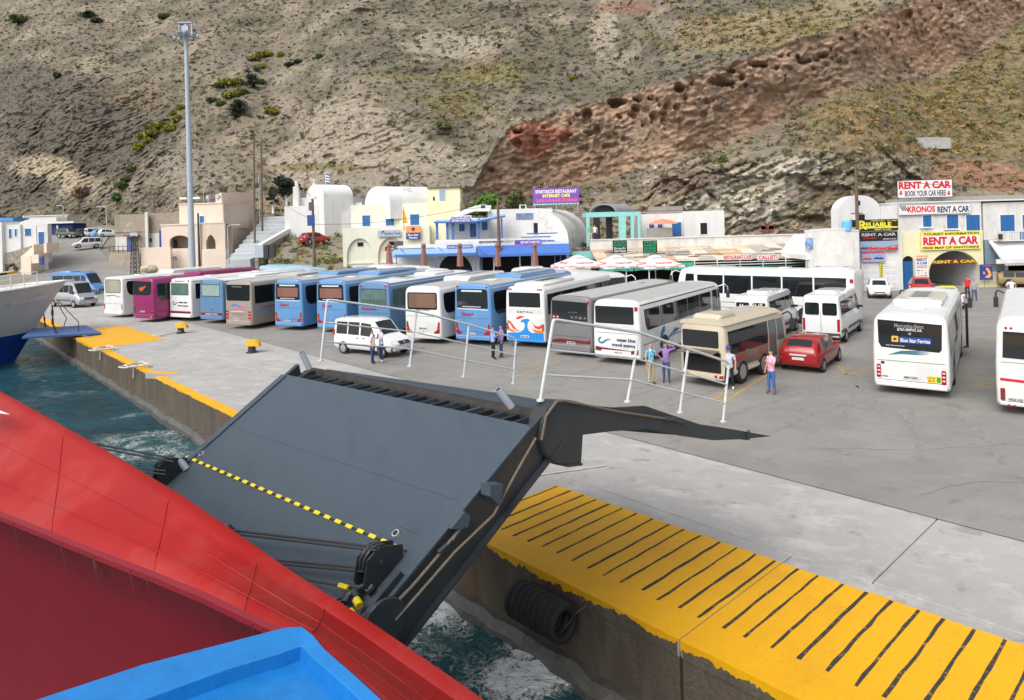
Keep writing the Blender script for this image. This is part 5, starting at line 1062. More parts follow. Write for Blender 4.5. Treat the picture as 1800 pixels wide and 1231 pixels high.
c.rrear(-.98, -.86, 1.14, 1.24, m_dark, 'vent_grille', .01); c.text('INTOURO', -.85, .68, .2, .04, m_ink); bumper(c, cw, .3, .52); c.windows(.3, 7.2, 1.5, 2.6, 4, sd=0); c.windows(9.3, 11.2, 1.0, 2.55, 2, sd=-1); c.side([(7.4, .45), (8.7, .45), (8.7, 2.55), (7.4, 2.55)], m_glass, 'door_glass'); c.ac(2.9, 7, .88, .26, cw); c.ac(3.6, 6.4, .5, .29, crg, 5); c.hatch(1.9); c.front(); c.mirrors(m_dark, 1.2)
for k in range(6): c.side([(1.2 + k * .06, .7 + k * .12), (2.6, 1.0 + k * .06), (3.6, 1.25 + k * .02), (2.6, 1.03 + k * .06)], k_teal, 'wave_art')
for x in (9.0, 9.35): B().tube([(x, -1.32, .45), (x, -1.45, .5), (x, -1.45, 2.5), (x, -1.32, 2.55)], .03, 6).obj('door_bar', m_dark, c.t)
B().obox((9.6, -1.5, 1.5), (.9, .05, 2.1)).obj('open_door', m_glass, c.t, bevel=.02)
hV = (.60, .80)
c = Coach('white bus with red stripe cut off by the right edge', rl(1752, 727, hV), hV, 12, 3.3, body=cw, roof=crw, name='coach')
c.rear([(-1.05, 1.9), (.5, 1.86), (.52, 1.62), (1.05, 1.6), (1.05, 2.75), (-1.02, 2.78)], m_glass, 'rear_window'); c.rear([(-1.13, 1.22), (1.13, 1.14), (1.13, 1.05), (-1.13, 1.13)], mat('stripe_red', lin((190, 40, 48)), .4), 'side_stripe'); c.text('VOLVO', -.72, .52, .4, .09, m_ink, .01); c.rrear(-1.13, -1.0, .48, .88, m_red, 'tail_light', .02, .02); c.rrear(1.0, 1.13, .48, .88, m_red, 'tail_light', .02, .02)
for k in range(5): c.rrear(-1.12, -1.01, .52 + k * .07, .545 + k * .07, m_dark, 'light_strip', .005, .022)
for p, z in ((-.94, 2.9), (-.8, 2.9), (-.9, .33), (-.75, .33), (.8, 2.9), (.94, 2.9)): c.rear([(p + .04 * math.cos(a), z + .04 * math.sin(a)) for a in np.linspace(0, 6.28, 10, endpoint=False)], m_red, 'marker_light', .06 if z < 1 else .02)
seam(c, 1.75, -1.1, .4); seam(c, .45); bumper(c, cw, .3, .44); c.plate(.2, .75); c.windows(.4, 11, 1.6, 2.75, 5, sd=0); c.front(); c.mirrors(m_dark, 1.2); c.hatch(2.5, .3, .6, cw); c.hatch(6)
# --- second rank, side on behind the row
def coach_span(label, a, b, roof_z, body, roof, front_at_b=True, **k):
    """a, b: roof edge pixels of the two ends; the bus stands on the yard"""
    H = k.pop('H', 3.4); pa, pb = G(*a, H - .1), G(*b, H - .1); d = pb - pa; d.z = 0; L_ = 12.; mid = (pa + pb) / 2; h = d.normalized()
    if not front_at_b: h = -h
    right = Vector((h.y, -h.x, 0)); side = right if right.y > 0 else -right
    pos = mid - h * (L_ / 2) + side * 1.25; pos.z = 0
    return Coach(label, pos, (h.x, h.y), L_, H, body=body, roof=roof, group='coaches standing side on behind the row', **k)
clb = mat('coach_light_blue', lin((158, 190, 212)), .35, coat=.3, var=.06)
c = coach_span('light blue coach side on below the church stairs', (420, 466), (588, 478), 0, clb, clb); c.windows(.5, 11, 1.9, 2.9, 6, sd=0); c.ac(1, 9, .8, .14, clb); c.front(); c.side([(9.2, 1.6), (9.35, 1.6), (9.35, 3.1), (9.2, 3.1)], clb, 'pillar_cover', 1, .012)
c = coach_span('white coach side on in front of the cream building', (604, 466), (818, 482), 0, cw, cw, H=3.5); c.windows(.5, 11, 1.9, 2.8, 6, sd=0); c.ac(.5, 8.5, .9, .14, cw); c.ac(4, 5, .4, .16, m_dark); c.front(); c.side([(9.3, 1.6), (9.5, 1.6), (9.5, 3.2), (9.3, 3.2)], cw, 'pillar_cover', -1, .012)
c = coach_span('white coach side on in front of the blue cafe', (862, 470), (1118, 489), 0, cw, cw); c.windows(.4, 11.2, 1.9, 3.0, 7, m_grn, sd=0); c.ac(.6, 2, .8, .12, cw, 2); c.front(); c.mirrors(cw, 1.3)
c = coach_span('white coach with long dark windows in front of the restaurant roof', (1490, 478), (1190, 472), 0, cw, cw, H=3.5); c.windows(.4, 10.2, 1.75, 3.0, 5, m_glass, sd=0, gap=.1); c.side([(10.4, 1.7), (11.2, 1.6), (11.0, 3.05), (10.4, 3.05)], m_glass, 'side_window', 1); c.ac(.4, 2.8, .9, .16, cw, 2); c.front(); c.mirrors(cw, 1.3); c.hatch(4.5); c.hatch(8.5, .4, .5, crg)
for z in (1.15, .8): c.side([(.2, z), (11.4, z), (11.4, z + .03), (.2, z + .03)], m_dark, 'trim_line', 1)
c.side([(.05, 2.7), (.25, 2.7), (.25, 2.95), (.05, 2.95)], m_red, 'marker_light', 1, .012)
# ================================================================== cars, vans, minibus
class Car:
    """rear at x = 0, front at x = L; stations (x, floor, belt, top, half width, half width of roof)"""
    def __init__(s, name, label, cat, pos, head, body, st, L, H, W, group=None, wheels=(.72, .8), wr=.31, zofs=0., clad=None):
        h = Vector((head[0], head[1], 0)).normalized(); fx, fz, fw = L / st[-1][0], H / max(q[3] for q in st), W / max(q[4] for q in st)
        s.st = [(a * fx, b * fz, c * fz, d * fz, e * fw, f * fw) for a, b, c, d, e, f in st]; s.L, s.H, s.W = L, H, W
        s.t = thing(name, label, cat, Vector(pos) + Vector((0, 0, zofs)), math.atan2(h.y, h.x), group); s.body = body
        def ring(q):
            x, zb, zs, zt, w, wt = q; d = zt - zs
            h_ = [(w * .90, zb), (w * .985, zb + .10), (w, zb + (zs - zb) * .5), (w * .985, zs - .03), (w * .965, zs + min(.02, d * .2)), (wt + (w * .96 - wt) * .28, zs + d * .72), (wt, zt - min(.05, d * .12)), (wt - .10, zt - .005)]
            return [(x, 0, zb)] + [(x, y, z) for y, z in h_] + [(x, 0, zt + .015)] + [(x, -y, z) for y, z in h_[::-1]]
        B().loft([ring(q) for q in s.st]).obj('body', body, s.t, smooth=42)
        for x in (wheels[0], L - wheels[1]):
            for sd in (-1, 1): s.wheel(x, sd, wr)
    def q(s, x): return [float(np.interp(x, [p[0] for p in s.st], [p[k] for p in s.st])) for k in range(1, 6)]
    def y(s, x, z):
        zb, zs, zt, w, wt = s.q(x); d = max(.01, zt - zs)
        return float(np.interp(z, [zb, zb + .1, zb + (zs - zb) * .5, zs - .03, zs + min(.02, d * .2), zs + d * .72, zt - min(.05, d * .12)], [w * .9, w * .985, w, w * .985, w * .965, wt + (w * .96 - wt) * .28, wt]))
    def side(s, pts, m, name, sd=0, proud=.008):
        for k_ in ((-1, 1) if sd == 0 else (sd,)):
            o = B().prism(pts, lambda p, k: (p[0], k_ * (s.y(*p) + (proud if k else -.03)), p[1])).obj(name, m, s.t)
        return o
    def win(s, x0, x1, f0=.10, f1=.86, m=m_glass, x0t=None, x1t=None, sd=0):
        def pt(x, f): zb, zs, zt, w, wt = s.q(x); return (x, zs + (zt - zs) * f)
        s.side([pt(x0, f0), pt(x1, f0), pt(x1t if x1t is not None else x1, f1), pt(x0t if x0t is not None else x0, f1)], m, 'side_window', sd, .024)
    def top(s, x0, x1, m, name, f=.88, up=.012, n=5):
        """pane that follows the top of the shell between two stations (windscreens)"""
        rows = []
        for k in range(n):
            x = x0 + (x1 - x0) * k / (n - 1); zb, zs, zt, w, wt = s.q(x); hw = (wt - .06) * f
            rows.append([(x, y * hw, zt + .02 + up - .02 * abs(y) ** 3) for y in (-1, -.5, 0, .5, 1)])
        return B().loft(rows, cap=False, closed=False).obj(name, m, s.t)
    def wheel(s, x, sd, r):
        ww = s.q(x)[3]; s.side([(x + (r + .06) * math.cos(a), r + (r + .06) * math.sin(a)) for a in np.linspace(-.25, math.pi + .25, 14)], m_black, 'wheel_arch', sd, .004)
        t = B().lathe([(r * .6, -.09), (r - .02, -.10), (r, -.07), (r, .07), (r - .02, .10), (r * .6, .09)], 18, (x, sd * (ww - .07), r), 'y').obj('wheel', m_tyre, s.t, smooth=40)
        B().lathe([(.02, sd * .07), (r * .3, sd * .075), (r * .36, sd * .05), (r * .6, sd * .06), (r * .64, sd * .095), (r * .58, sd * .1)], 14, (x, sd * (ww - .07), r), 'y').obj('rim', m_rim, t, smooth=40)
    def end(s, pts, m, name, front=True, proud=.01):
        x = s.L if front else 0; d = 1 if front else -1
        def fn(p, k):
            yy, z = p; xx = s.xface(yy, z, front); return (xx + d * (proud + (.04 if front else .02) if k else -.1), yy, z)
        return B().prism(pts, fn).obj(name, m, s.t)
    def xface(s, yy, z, front):
        """x of the shell surface at the nose or tail for a given y, z"""
        xs_ = np.linspace(s.L, s.L * .5, 80) if front else np.linspace(0, s.L * .5, 80)
        for x in xs_:
            zb, zs, zt, w, wt = s.q(x)
            if zb <= z <= zt and abs(yy) <= s.y(x, z): return x
        return xs_[0]
    def mirrors(s, x, z, m=None):
        for sd in (-1, 1):
            y0 = s.y(x, z); B().loft([[(x + a, sd * (y0 + b), z + c) for a, c in ((-.04, -.06), (.06, -.05), (.06, .07), (-.04, .08))] for b in (.0, .05, .19, .22)]).obj('mirror', m or s.body, s.t, bevel=.015)
    def both(s, y0, y1, z0, z1, m, name, front=True, r=.03, proud=.012):
        for sd in (-1, 1): s.end([(sd * a, b) for a, b in rrect(y0, y1, z0, z1, r, 2)], m, name, front, proud)
    def plate(s, z, front=True, w=.25):
        s.end([(-w, z - .055), (w, z - .055), (w, z + .055), (-w, z + .055)], m_plate, 'number_plate', front, .02)
S_HATCH = [(0, .5, .84, .9, .66, .58), (.05, .34, .88, 1.02, .76, .62), (.16, .27, .9, 1.18, .81, .63), (.42, .24, .92, 1.44, .84, .62), (.8, .24, .92, 1.51, .85, .62), (1.8, .24, .9, 1.53, .85, .62), (2.3, .24, .9, 1.44, .85, .6), (3.0, .24, .89, .99, .84, .66), (3.5, .26, .8, .88, .81, .62), (3.76, .32, .66, .74, .73, .55), (3.85, .42, .58, .63, .58, .48)]
S_VAN = [(0, .45, 1.35, 2.5, .92, .82), (.05, .36, 1.35, 2.6, .97, .85), (.3, .34, 1.35, 2.66, .985, .85), (4.2, .34, 1.35, 2.68, .985, .84), (4.62, .34, 1.35, 2.48, .985, .80), (5.3, .34, 1.28, 1.42, .97, .8), (5.75, .34, 1.05, 1.16, .93, .76), (5.95, .38, .85, .93, .84, .68), (6, .45, .75, .8, .72, .6)]
S_MPV = [(0, .45, .95, 1.75, .80, .70), (.06, .34, .96, 1.84, .86, .72), (.3, .3, .98, 1.9, .88, .72), (2.5, .3, .96, 1.92, .88, .72), (2.9, .3, .95, 1.8, .88, .70), (3.55, .3, .93, 1.1, .87, .7), (4.1, .3, .85, .95, .84, .66), (4.38, .36, .68, .78, .76, .58), (4.45, .45, .6, .66, .62, .5)]
S_SUV = [(0, .55, 1.0, 1.1, .74, .66), (.05, .42, 1.02, 1.5, .82, .68), (.3, .4, 1.02, 1.7, .86, .68), (2.3, .4, 1.0, 1.72, .86, .68), (2.55, .4, 1.0, 1.68, .86, .66), (3.05, .4, .98, 1.08, .86, .7), (3.8, .4, .92, 1.0, .83, .68), (4.05, .45, .8, .88, .76, .6), (4.1, .5, .7, .75, .62, .52)]
S_EST = [(0, .5, .9, 1.0, .72, .62), (.06, .34, .92, 1.28, .8, .64), (.35, .27, .93, 1.46, .85, .64), (2.4, .26, .92, 1.5, .86, .64), (2.85, .26, .91, 1.4, .86, .62), (3.45, .26, .9, 1.0, .85, .68), (4.0, .28, .8, .9, .82, .62), (4.3, .34, .68, .76, .74, .55), (4.38, .42, .6, .65, .6, .48)]
p_white = mat('car_white', (.74, .75, .75), .2, coat=.5, var=.03); p_red = mat('car_red', (.34, .012, .016), .2, coat=.6, var=.06); p_silver = mat('car_silver', (.46, .48, .50), .25, metal=.5, coat=.4); p_vblue = mat('van_blue', lin((86, 136, 190)), .3, coat=.4, var=.05); p_green = mat('car_green', lin((74, 92, 78)), .3, coat=.3); p_black = mat('car_black', (.02, .022, .028), .2, coat=.5); p_gold = mat('car_gold', lin((150, 128, 84)), .3, coat=.3); p_beige = mat('minibus_beige', lin((196, 186, 164)), .35, coat=.2, var=.06, streak=.1); p_brown = mat('minibus_brown', lin((112, 96, 84)), .3, coat=.3); p_lblue = mat('car_light_blue', lin((120, 168, 208)), .3, coat=.3); m_gtrim = mat('grey_bumper', (.09, .095, .1), .6)
def dress(c, kind, lightsf=True):
    L, H = c.L, c.H
    if kind in ('hatch', 'est', 'suv'):
        if kind == 'hatch': xs_ = (.62, 1.28, 1.95); wsb = (2.42, 2.9); rw = (.15, .40); xt = (.78, 2.15)
        elif kind == 'est': xs_ = (.55, 1.5, 2.45); wsb = (2.9, 3.38); rw = (.08, .33); xt = (.6, 2.62)
        else: xs_ = (.4, 1.3, 2.2); wsb = (2.6, 3.02); rw = (.06, .28); xt = (.45, 2.4)
        k = L / {'hatch': 3.85, 'est': 4.38, 'suv': 4.1}[kind]
        c.win(xs_[0] * k, xs_[1] * k - .04, .12, .84, x0t=xt[0] * k); c.win(xs_[1] * k + .04, (xs_[2] + .42) * k, .12, .84, x1t=xt[1] * k); c.top(wsb[0] * k - .05, wsb[1] * k, m_glass, 'windscreen'); c.top(rw[0] * k, rw[1] * k, m_glass, 'rear_window', .86)
        z = H * .44; c.both(c.W * .62, c.W * .92, z - .07, z + .06, m_lamp, 'headlight'); c.both(c.W * .66, c.W * .93, H * .5, H * .62, m_red, 'tail_light', False)
        c.end(rrect(-c.W * .45, c.W * .45, H * .33, H * .39, .03, 2), m_dark, 'grille'); c.end(rrect(-c.W * .6, c.W * .6, H * .2, H * .27, .03, 2), m_dark, 'bumper_intake'); c.plate(H * .3); c.plate(H * .42, False); c.mirrors(wsb[1] * k - .1, H * .64)
        c.side([((xs_[1]) * k - .006, H * .25), (xs_[1] * k + .006, H * .25), (xs_[1] * k + .006, H * .6), (xs_[1] * k - .006, H * .6)], m_dark, 'door_gap', 0, .002)
        for x in (xs_[0] + .5, xs_[1] + .62): c.side([(x * k - .09, H * .535), (x * k + .03, H * .535), (x * k + .03, H * .555), (x * k - .09, H * .555)], c.body, 'door_handle', 0, .025)
    if kind == 'van':
        k = L / 6; c.win(.35 * k, 1.8 * k, .18, .74); c.win(1.9 * k, 3.05 * k, .18, .74); c.win(3.15 * k, 4.0 * k, .18, .74); c.win(4.15 * k, 4.95 * k, .1, .8, x1t=4.62 * k); c.top(4.62 * k, 5.27 * k, m_glass, 'windscreen', .95)
        c.both(.08, .8, 1.55, 2.2, m_glass, 'rear_window', False, .08, .012); c.both(c.W * .80, c.W * .93, .7, 1.35, m_red, 'tail_light', False, .03, .016); c.both(c.W * .5, c.W * .9, .82, 1.02, m_lamp, 'headlight', True, .06)
        c.end(rrect(-.5, .5, .78, .95, .05, 2), m_dark, 'grille'); c.end(rrect(-.9, .9, .42, .66, .06, 2), m_gtrim, 'bumper', True, .05); c.end(rrect(-.94, .94, .36, .6, .05, 2), m_gtrim, 'bumper', False, .07); c.plate(.52, True, .27); c.mirrors(4.95 * k, 1.5, m_dark)
        c.side([(.1, .62), (L * .22 - .4, .62), (L * .22 - .4, .78), (.1, .78)], m_gtrim, 'side_moulding', 0, .02); c.side([(L * .22 + .45, .62), (L - 1.45, .62), (L - 1.45, .78), (L * .22 + .45, .78)], m_gtrim, 'side_moulding', 0, .02)
        c.end([(-.008, .65), (.008, .65), (.008, 2.45), (-.008, 2.45)], m_dark, 'door_gap', False, .006); c.side([(3.1 * k, .5), (3.115 * k, .5), (3.115 * k, 2.4), (3.1 * k, 2.4)], m_dark, 'door_gap', 0, .002)
        B().loft([[(x, -y, H + z) for y, z in ((-w_, -.02), (-w_ + .06, h_), (w_ - .06, h_), (w_, -.02))] for x, w_, h_ in ((.9, .5, .02), (1.05, .58, .13), (2.3, .58, .13), (2.5, .5, .02))]).obj('roof_unit', c.body, c.t, smooth=35); B().obox((2.9, 0, H + .02), (.5, .6, .05)).obj('roof_hatch', m_dark, c.t, bevel=.02)
    if kind == 'mpv':
        k = L / 4.45; c.win(.25 * k, 1.05 * k, .12, .82); c.win(1.15 * k, 1.95 * k, .12, .82); c.win(2.08 * k, 3.1 * k, .12, .82, x1t=2.75 * k); c.top(2.92 * k, 3.5 * k, m_glass, 'windscreen', .92); c.both(.06, .62, 1.12, 1.65, m_glass, 'rear_window', False, .06)
        c.both(c.W * .48, c.W * .9, .7, .88, m_lamp, 'headlight', True, .05); c.end(rrect(-.42, .42, .68, .86, .05, 2), m_dark, 'grille', True, .014); c.end([(.05 * math.cos(a), .78 + .05 * math.sin(a)) for a in np.linspace(0, 6.28, 10, endpoint=False)], m_chrome, 'emblem', True, .02); c.end(rrect(-.82, .82, .34, .60, .06, 2), m_gtrim, 'bumper', True, .06); c.end(rrect(-.8, .8, .36, .58, .06, 2), m_gtrim, 'bumper', False, .05); c.plate(.5); c.plate(.85, False); c.both(c.W * .82, c.W * .95, .8, 1.3, m_red, 'tail_light', False)
        c.mirrors(3.05 * k, 1.12, m_dark)
        for x in (1.1, 2.02): c.side([(x * k - .006, .45), (x * k + .006, .45), (x * k + .006, 1.7), (x * k - .006, 1.7)], m_dark, 'door_gap', 0, .002)
        c.side([(.2, .52), (3.5, .52), (3.5, .6), (.2, .6)], m_gtrim, 'side_moulding', 0, .015)
        for x in (1.8, 2.25): c.side([(x * k, .92), (x * k + .16, .92), (x * k + .16, .96), (x * k, .96)], m_dark, 'door_handle', 0, .03)
    return c
def car(kind, label, pos, head, body, L, H, W, **k):
    st = dict(hatch=S_HATCH, est=S_EST, suv=S_SUV, van=S_VAN, mpv=S_MPV)[kind]; wr = dict(hatch=.30, est=.31, suv=.36, van=.34, mpv=.32)[kind]; wh = dict(hatch=(.68, .72), est=(.8, .85), suv=(.8, .75), van=(1.15, 1.0), mpv=(.8, .85))[kind]
    nm, ct_ = dict(hatch=('parked_car', 'car'), est=('parked_car', 'car'), suv=('parked_car', 'car'), van=('passenger_van', 'van'), mpv=('minivan', 'van'))[kind]
    return dress(Car(nm, label, ct_, pos, head, body, st, L, H, W, wheels=wh, wr=wr, **k), kind)
def rearc(u, v, head, hw): h = Vector((*head, 0)).normalized(); return G(u, v) + Vector((h.y, -h.x, 0)) * hw
# near cars
hc = (.62, .785); c = car('hatch', 'red hatchback parked beside the beige minibus', rearc(1368, 652, hc, .86), hc, p_red, 4.25, 1.48, .89)
c.end(rrect(-.35, .35, .75, .82, .02, 2), m_plate, 'number_plate', False, .03)
hv = (.60, .80); c = car('van', 'white passenger van with tinted rear doors between the red car and the local bus', rearc(1410, 602, hv, .99), hv, p_white, 6.3, 2.62, 1.0)
c = car('van', 'white van lettered BUS on its rear window, behind the beige minibus', rearc(1290, 600, hv, .99), hv, p_white, 6.3, 2.6, 1.0)
letters('BUS', k_white, c.t, (-.04, -.35, 2.05), (0, -1, 0), (0, 0, 1), .62, .24, .0); letters('H', k_white, c.t, (-.04, .5, 2.0), (0, -1, 0), (0, 0, 1), .18, .2, .02)
hs_ = (.84, -.54); p0_ = G(600, 617); c = car('mpv', 'white minivan parked in front of the blue coaches', p0_ + Vector((-hs_[1], hs_[0], 0)) * .3, hs_, p_white, 4.5, 1.95, .9)
hw_ = (-.44, -.9); p0_ = G(1547, 526); c = car('hatch', 'white hatchback facing out beside the rental signs', p0_ - Vector((*hw_, 0)) * 3.7, hw_, p_white, 3.75, 1.52, .84)
# beige minibus with its tailgate open
hb = (.69, .724); c = Coach('beige and brown minibus with its boot lid open', rl(1197, 674, hb, 1.02), hb, 6.3, 2.72, 1.02, body=p_beige, zb=.42, name='minibus', cat='minibus', group=None)
c.rrear(-.88, .72, 1.62, 2.3, m_glass, 'rear_window', .06); c.rrear(-.86, .80, .62, 1.45, mat('boot_interior', (.01, .01, .011), .9), 'boot_opening', .05)
B().loft([[(x, -p, z) for p in (-.82, .74)] + [(x + .0, -p, z - .05) for p in (.74, -.82)] for x, z in ((-.02, 1.55), (-.62, 1.50))]).obj('boot_lid', p_brown, c.t, bevel=.015); B().tube([(-.03, .8, 1.5), (-.35, .78, 1.52)], .015, 5).obj('lid_strut', m_dark, c.t)
bumper(c, p_beige, .34, .58, .10)
for sd, m in ((-1, m_red), (1, m_red)): o = c.rrear(sd * .74 - .17, sd * .74 + .17, .45, .56, m, 'tail_light', .02, .12); c.rrear(sd * .74 - .05, sd * .74 + .03, .46, .55, m_lamp, 'reverse_lens', .01, .125, o)
c.side([(.25, .75), (4.0, .75), (4.0, 1.31), (.25, 1.31)], p_brown, 'side_band'); c.side([(.5, .55), (5.5, .55), (5.5, .6), (.5, .6)], crw, 'side_moulding'); c.windows(.25, 4.0, 1.32, 2.28, 2, m_glass, -1, .02); c.side([(4.1, .65), (4.9, .65), (4.9, 2.28), (4.1, 2.28)], m_glass_lt, 'door_glass'); c.side([(5.0, 1.3), (5.75, 1.3), (5.6, 2.25), (5.0, 2.25)], m_glass_lt, 'side_window'); c.windows(.25, 5.6, 1.32, 2.28, 4, m_glass, 1)
c.ac(.35, 1.9, .62, .24, p_beige); c.hatch(3.6, .4, .45, crg); c.mirrors(m_dark, .8); c.front()
B().loft([[(x, y, 2.66 + z) for y, z in ((-1.0, -.12), (-.9, .02), (-.4, .1), (.4, .1), (.9, .02), (1.0, -.12))] for x in (-.02, .2, 5.2)]).obj('roof_cap', p_beige, c.t, smooth=50)
for u_, (m_, z_) in enumerate(((mat('swoosh_purple', lin((120, 60, 170)), .4), 0), (k_red, .1))): c.side([(.5, .95 + z_), (.8, 1.16 + z_ * .5), (1.25, 1.1 + z_), (1.7, 1.25), (1.2, 1.0), (.8, 1.0)], m_, 'emblem', -1, .012 + .003 * u_)
# cars in front of the rental office
hk = (.2, .98); c = car('hatch', 'red car parked behind the local bus by the blue door', G(1622, 523) + Vector((.45, .89, 0)) * 3.6, (-.45, -.89), p_red, 3.7, 1.5, .84)
c = car('hatch', 'white and black rental car with red lettering behind the local bus', G(1672, 545) + Vector((.42, .9, 0)) * 3.5, (-.42, -.9), p_white, 3.6, 1.45, .84); B().obox((2.0, 0, 1.49), (.5, .9, .10)).obj('roof_sign', mat('sign_yellow', lin((240, 220, 80)), .5), c.t, bevel=.02); c.top(2.95, 3.55, m_black, 'bonnet_film', .9, .006); letters('RENT', k_red, c.t, (3.7, 0, .62), (0, 1, 0), (0, 0, 1), .9, .2, .02)
c = car('hatch', 'dark red car inside the rental office arch', G(1668, 505) + Vector((-1.2, 3.4, 0)), (-.97, .25), p_red, 3.8, 1.5, .84)
c = car('suv', 'old gold car in the garage at the right edge', G(1800, 516) + Vector((1.6, 5.5, 0)), (.9, -.4), p_gold, 4, 1.5, .84)
# left side, by the road
hl = (.80, -.60); c = car('van', 'silver passenger van facing the yard near the white ship bow', G(100, 540) + Vector((-.7, 1.4, 0)) - Vector((*hl, 0)) * .5, (.88, -.47), p_silver, 5.6, 2.5, .98)
c = car('van', 'light blue passenger van behind the silver van', G(84, 528) + Vector((-1.6, 4, 0)), (.97, -.25), p_vblue, 6.4, 2.9, 1.0)
c = car('est', 'silver grey car half hidden behind the first white coach', G(176, 522) + Vector((.5, 3.2, 0)), (-.35, -.94), p_silver, 4.3, 1.45, .86)
# ================================================================== rising ground on the left and the access road
GR0, GRS = 76., .145
def UG(u, v):
    r = ray(u, v); d = (CAMH + GR0 * GRS) / (GRS - r[2]); return Vector((r[0] * d, d, CAMH + r[2] * d))
def zg(d): return max(0., (d - GR0) * GRS)
m_dirt = layered('dry_ground', (.22, .20, .17), [(.5, .4, .7, (.20, .18, .13), .9, ONE3, 0), (3, .5, .7, (.27, .25, .21), .7, ONE3, 0), (8, .55, .7, (.14, .14, .08), .6, ONE3, 0)], .95, .8, 10)
dg = np.concatenate([np.linspace(74, 140, 45), np.linspace(145, 190, 6)]); ag = np.linspace(-1.25, -.16, 70)
A2, D2 = np.meshgrid(ag, dg); Z2 = np.clip((D2 - GR0) * GRS, -.04, 9.5); X2 = A2 * D2
fade = np.clip((-.19 - A2) / .05, 0, 1); Z2 = Z2 * fade - .05 * (1 - fade)
Z2 += fbm(X2 / 6, D2 / 6, Z2 * 0, 3) * .12 * np.clip((D2 - 77) / 4, 0, 1)
o = link('rising_ground', grid_mesh('rising_ground', np.stack([X2, D2, Z2], -1), m_dirt)); struct(o)
def ribbon(name, L_, R_, m, up=.05, n=24, fn=UG):
    l3 = [fn(*q) for q in L_]; r3 = [fn(*q) for q in R_]; rows = []
    for k in range(len(l3)):
        rows.append([l3[k].lerp(r3[k], j / 8) + Vector((0, 0, up + .1)) for j in range(9)])
    return B().loft(rows, cap=False, closed=False).obj(name, m)
struct(ribbon('access_road', [(-60, 530), (40, 500), (76, 482), (84, 455), (85, 440), (86, 430), (84, 420), (80, 412)], [(420, 528), (400, 500), (300, 484), (235, 474), (190, 457), (176, 441), (186, 425), (195, 412)], m_asph))
# kerb painted yellow and black in front of the house
kb = [(-20, 487), (12, 482), (35, 477), (55, 472), (70, 467), (76, 465)]
kp = [UG(*q) + Vector((0, 0, .14)) for q in kb]; kerb = thing('kerb', 'kerb painted yellow and black in front of the white blue-door house', 'kerb', kp[0])
L_ = 0; seq = []
for a, b in zip(kp[:-1], kp[1:]):
    nseg = max(1, int((b - a).length / .8))
    for k in range(nseg): seq.append((a.lerp(b, k / nseg), a.lerp(b, (k + 1) / nseg)))
for k, (a, b) in enumerate(seq):
    d = (b - a).normalized(); s_ = Vector((-d.y, d.x, 0)) * .2
    B().prism([a - s_, b - s_, b + s_, a + s_], lambda p, q: p - kp[0] + Vector((0, 0, -.25 + .35 * q))).obj('kerb_stone', m_blk if k % 3 == 1 else m_yel, kerb, bevel=.03)
B().prism([kp[0], kp[2], kp[4], kp[5], UG(66, 458), UG(20, 470), UG(-30, 478)], lambda p, q: Vector((p.x, p.y, zg(p.y) + .02 + .17 * q)) - kp[0]).obj('pavement', m_conc, kerb)
for px in ([(88, 458), (87, 448), (86, 440)], ):
    for a, b in zip(px[:-1], px[1:]): B().prism([UG(a[0] - 1.5, a[1]), UG(a[0] + 1.5, a[1]), UG(b[0] + 1.5, b[1]), UG(b[0] - 1.5, b[1])], lambda p, k: p + Vector((0, 0, .16 + .01 * k))).obj('paint_line', m_yel_old, bpy.data.objects['access_road'])

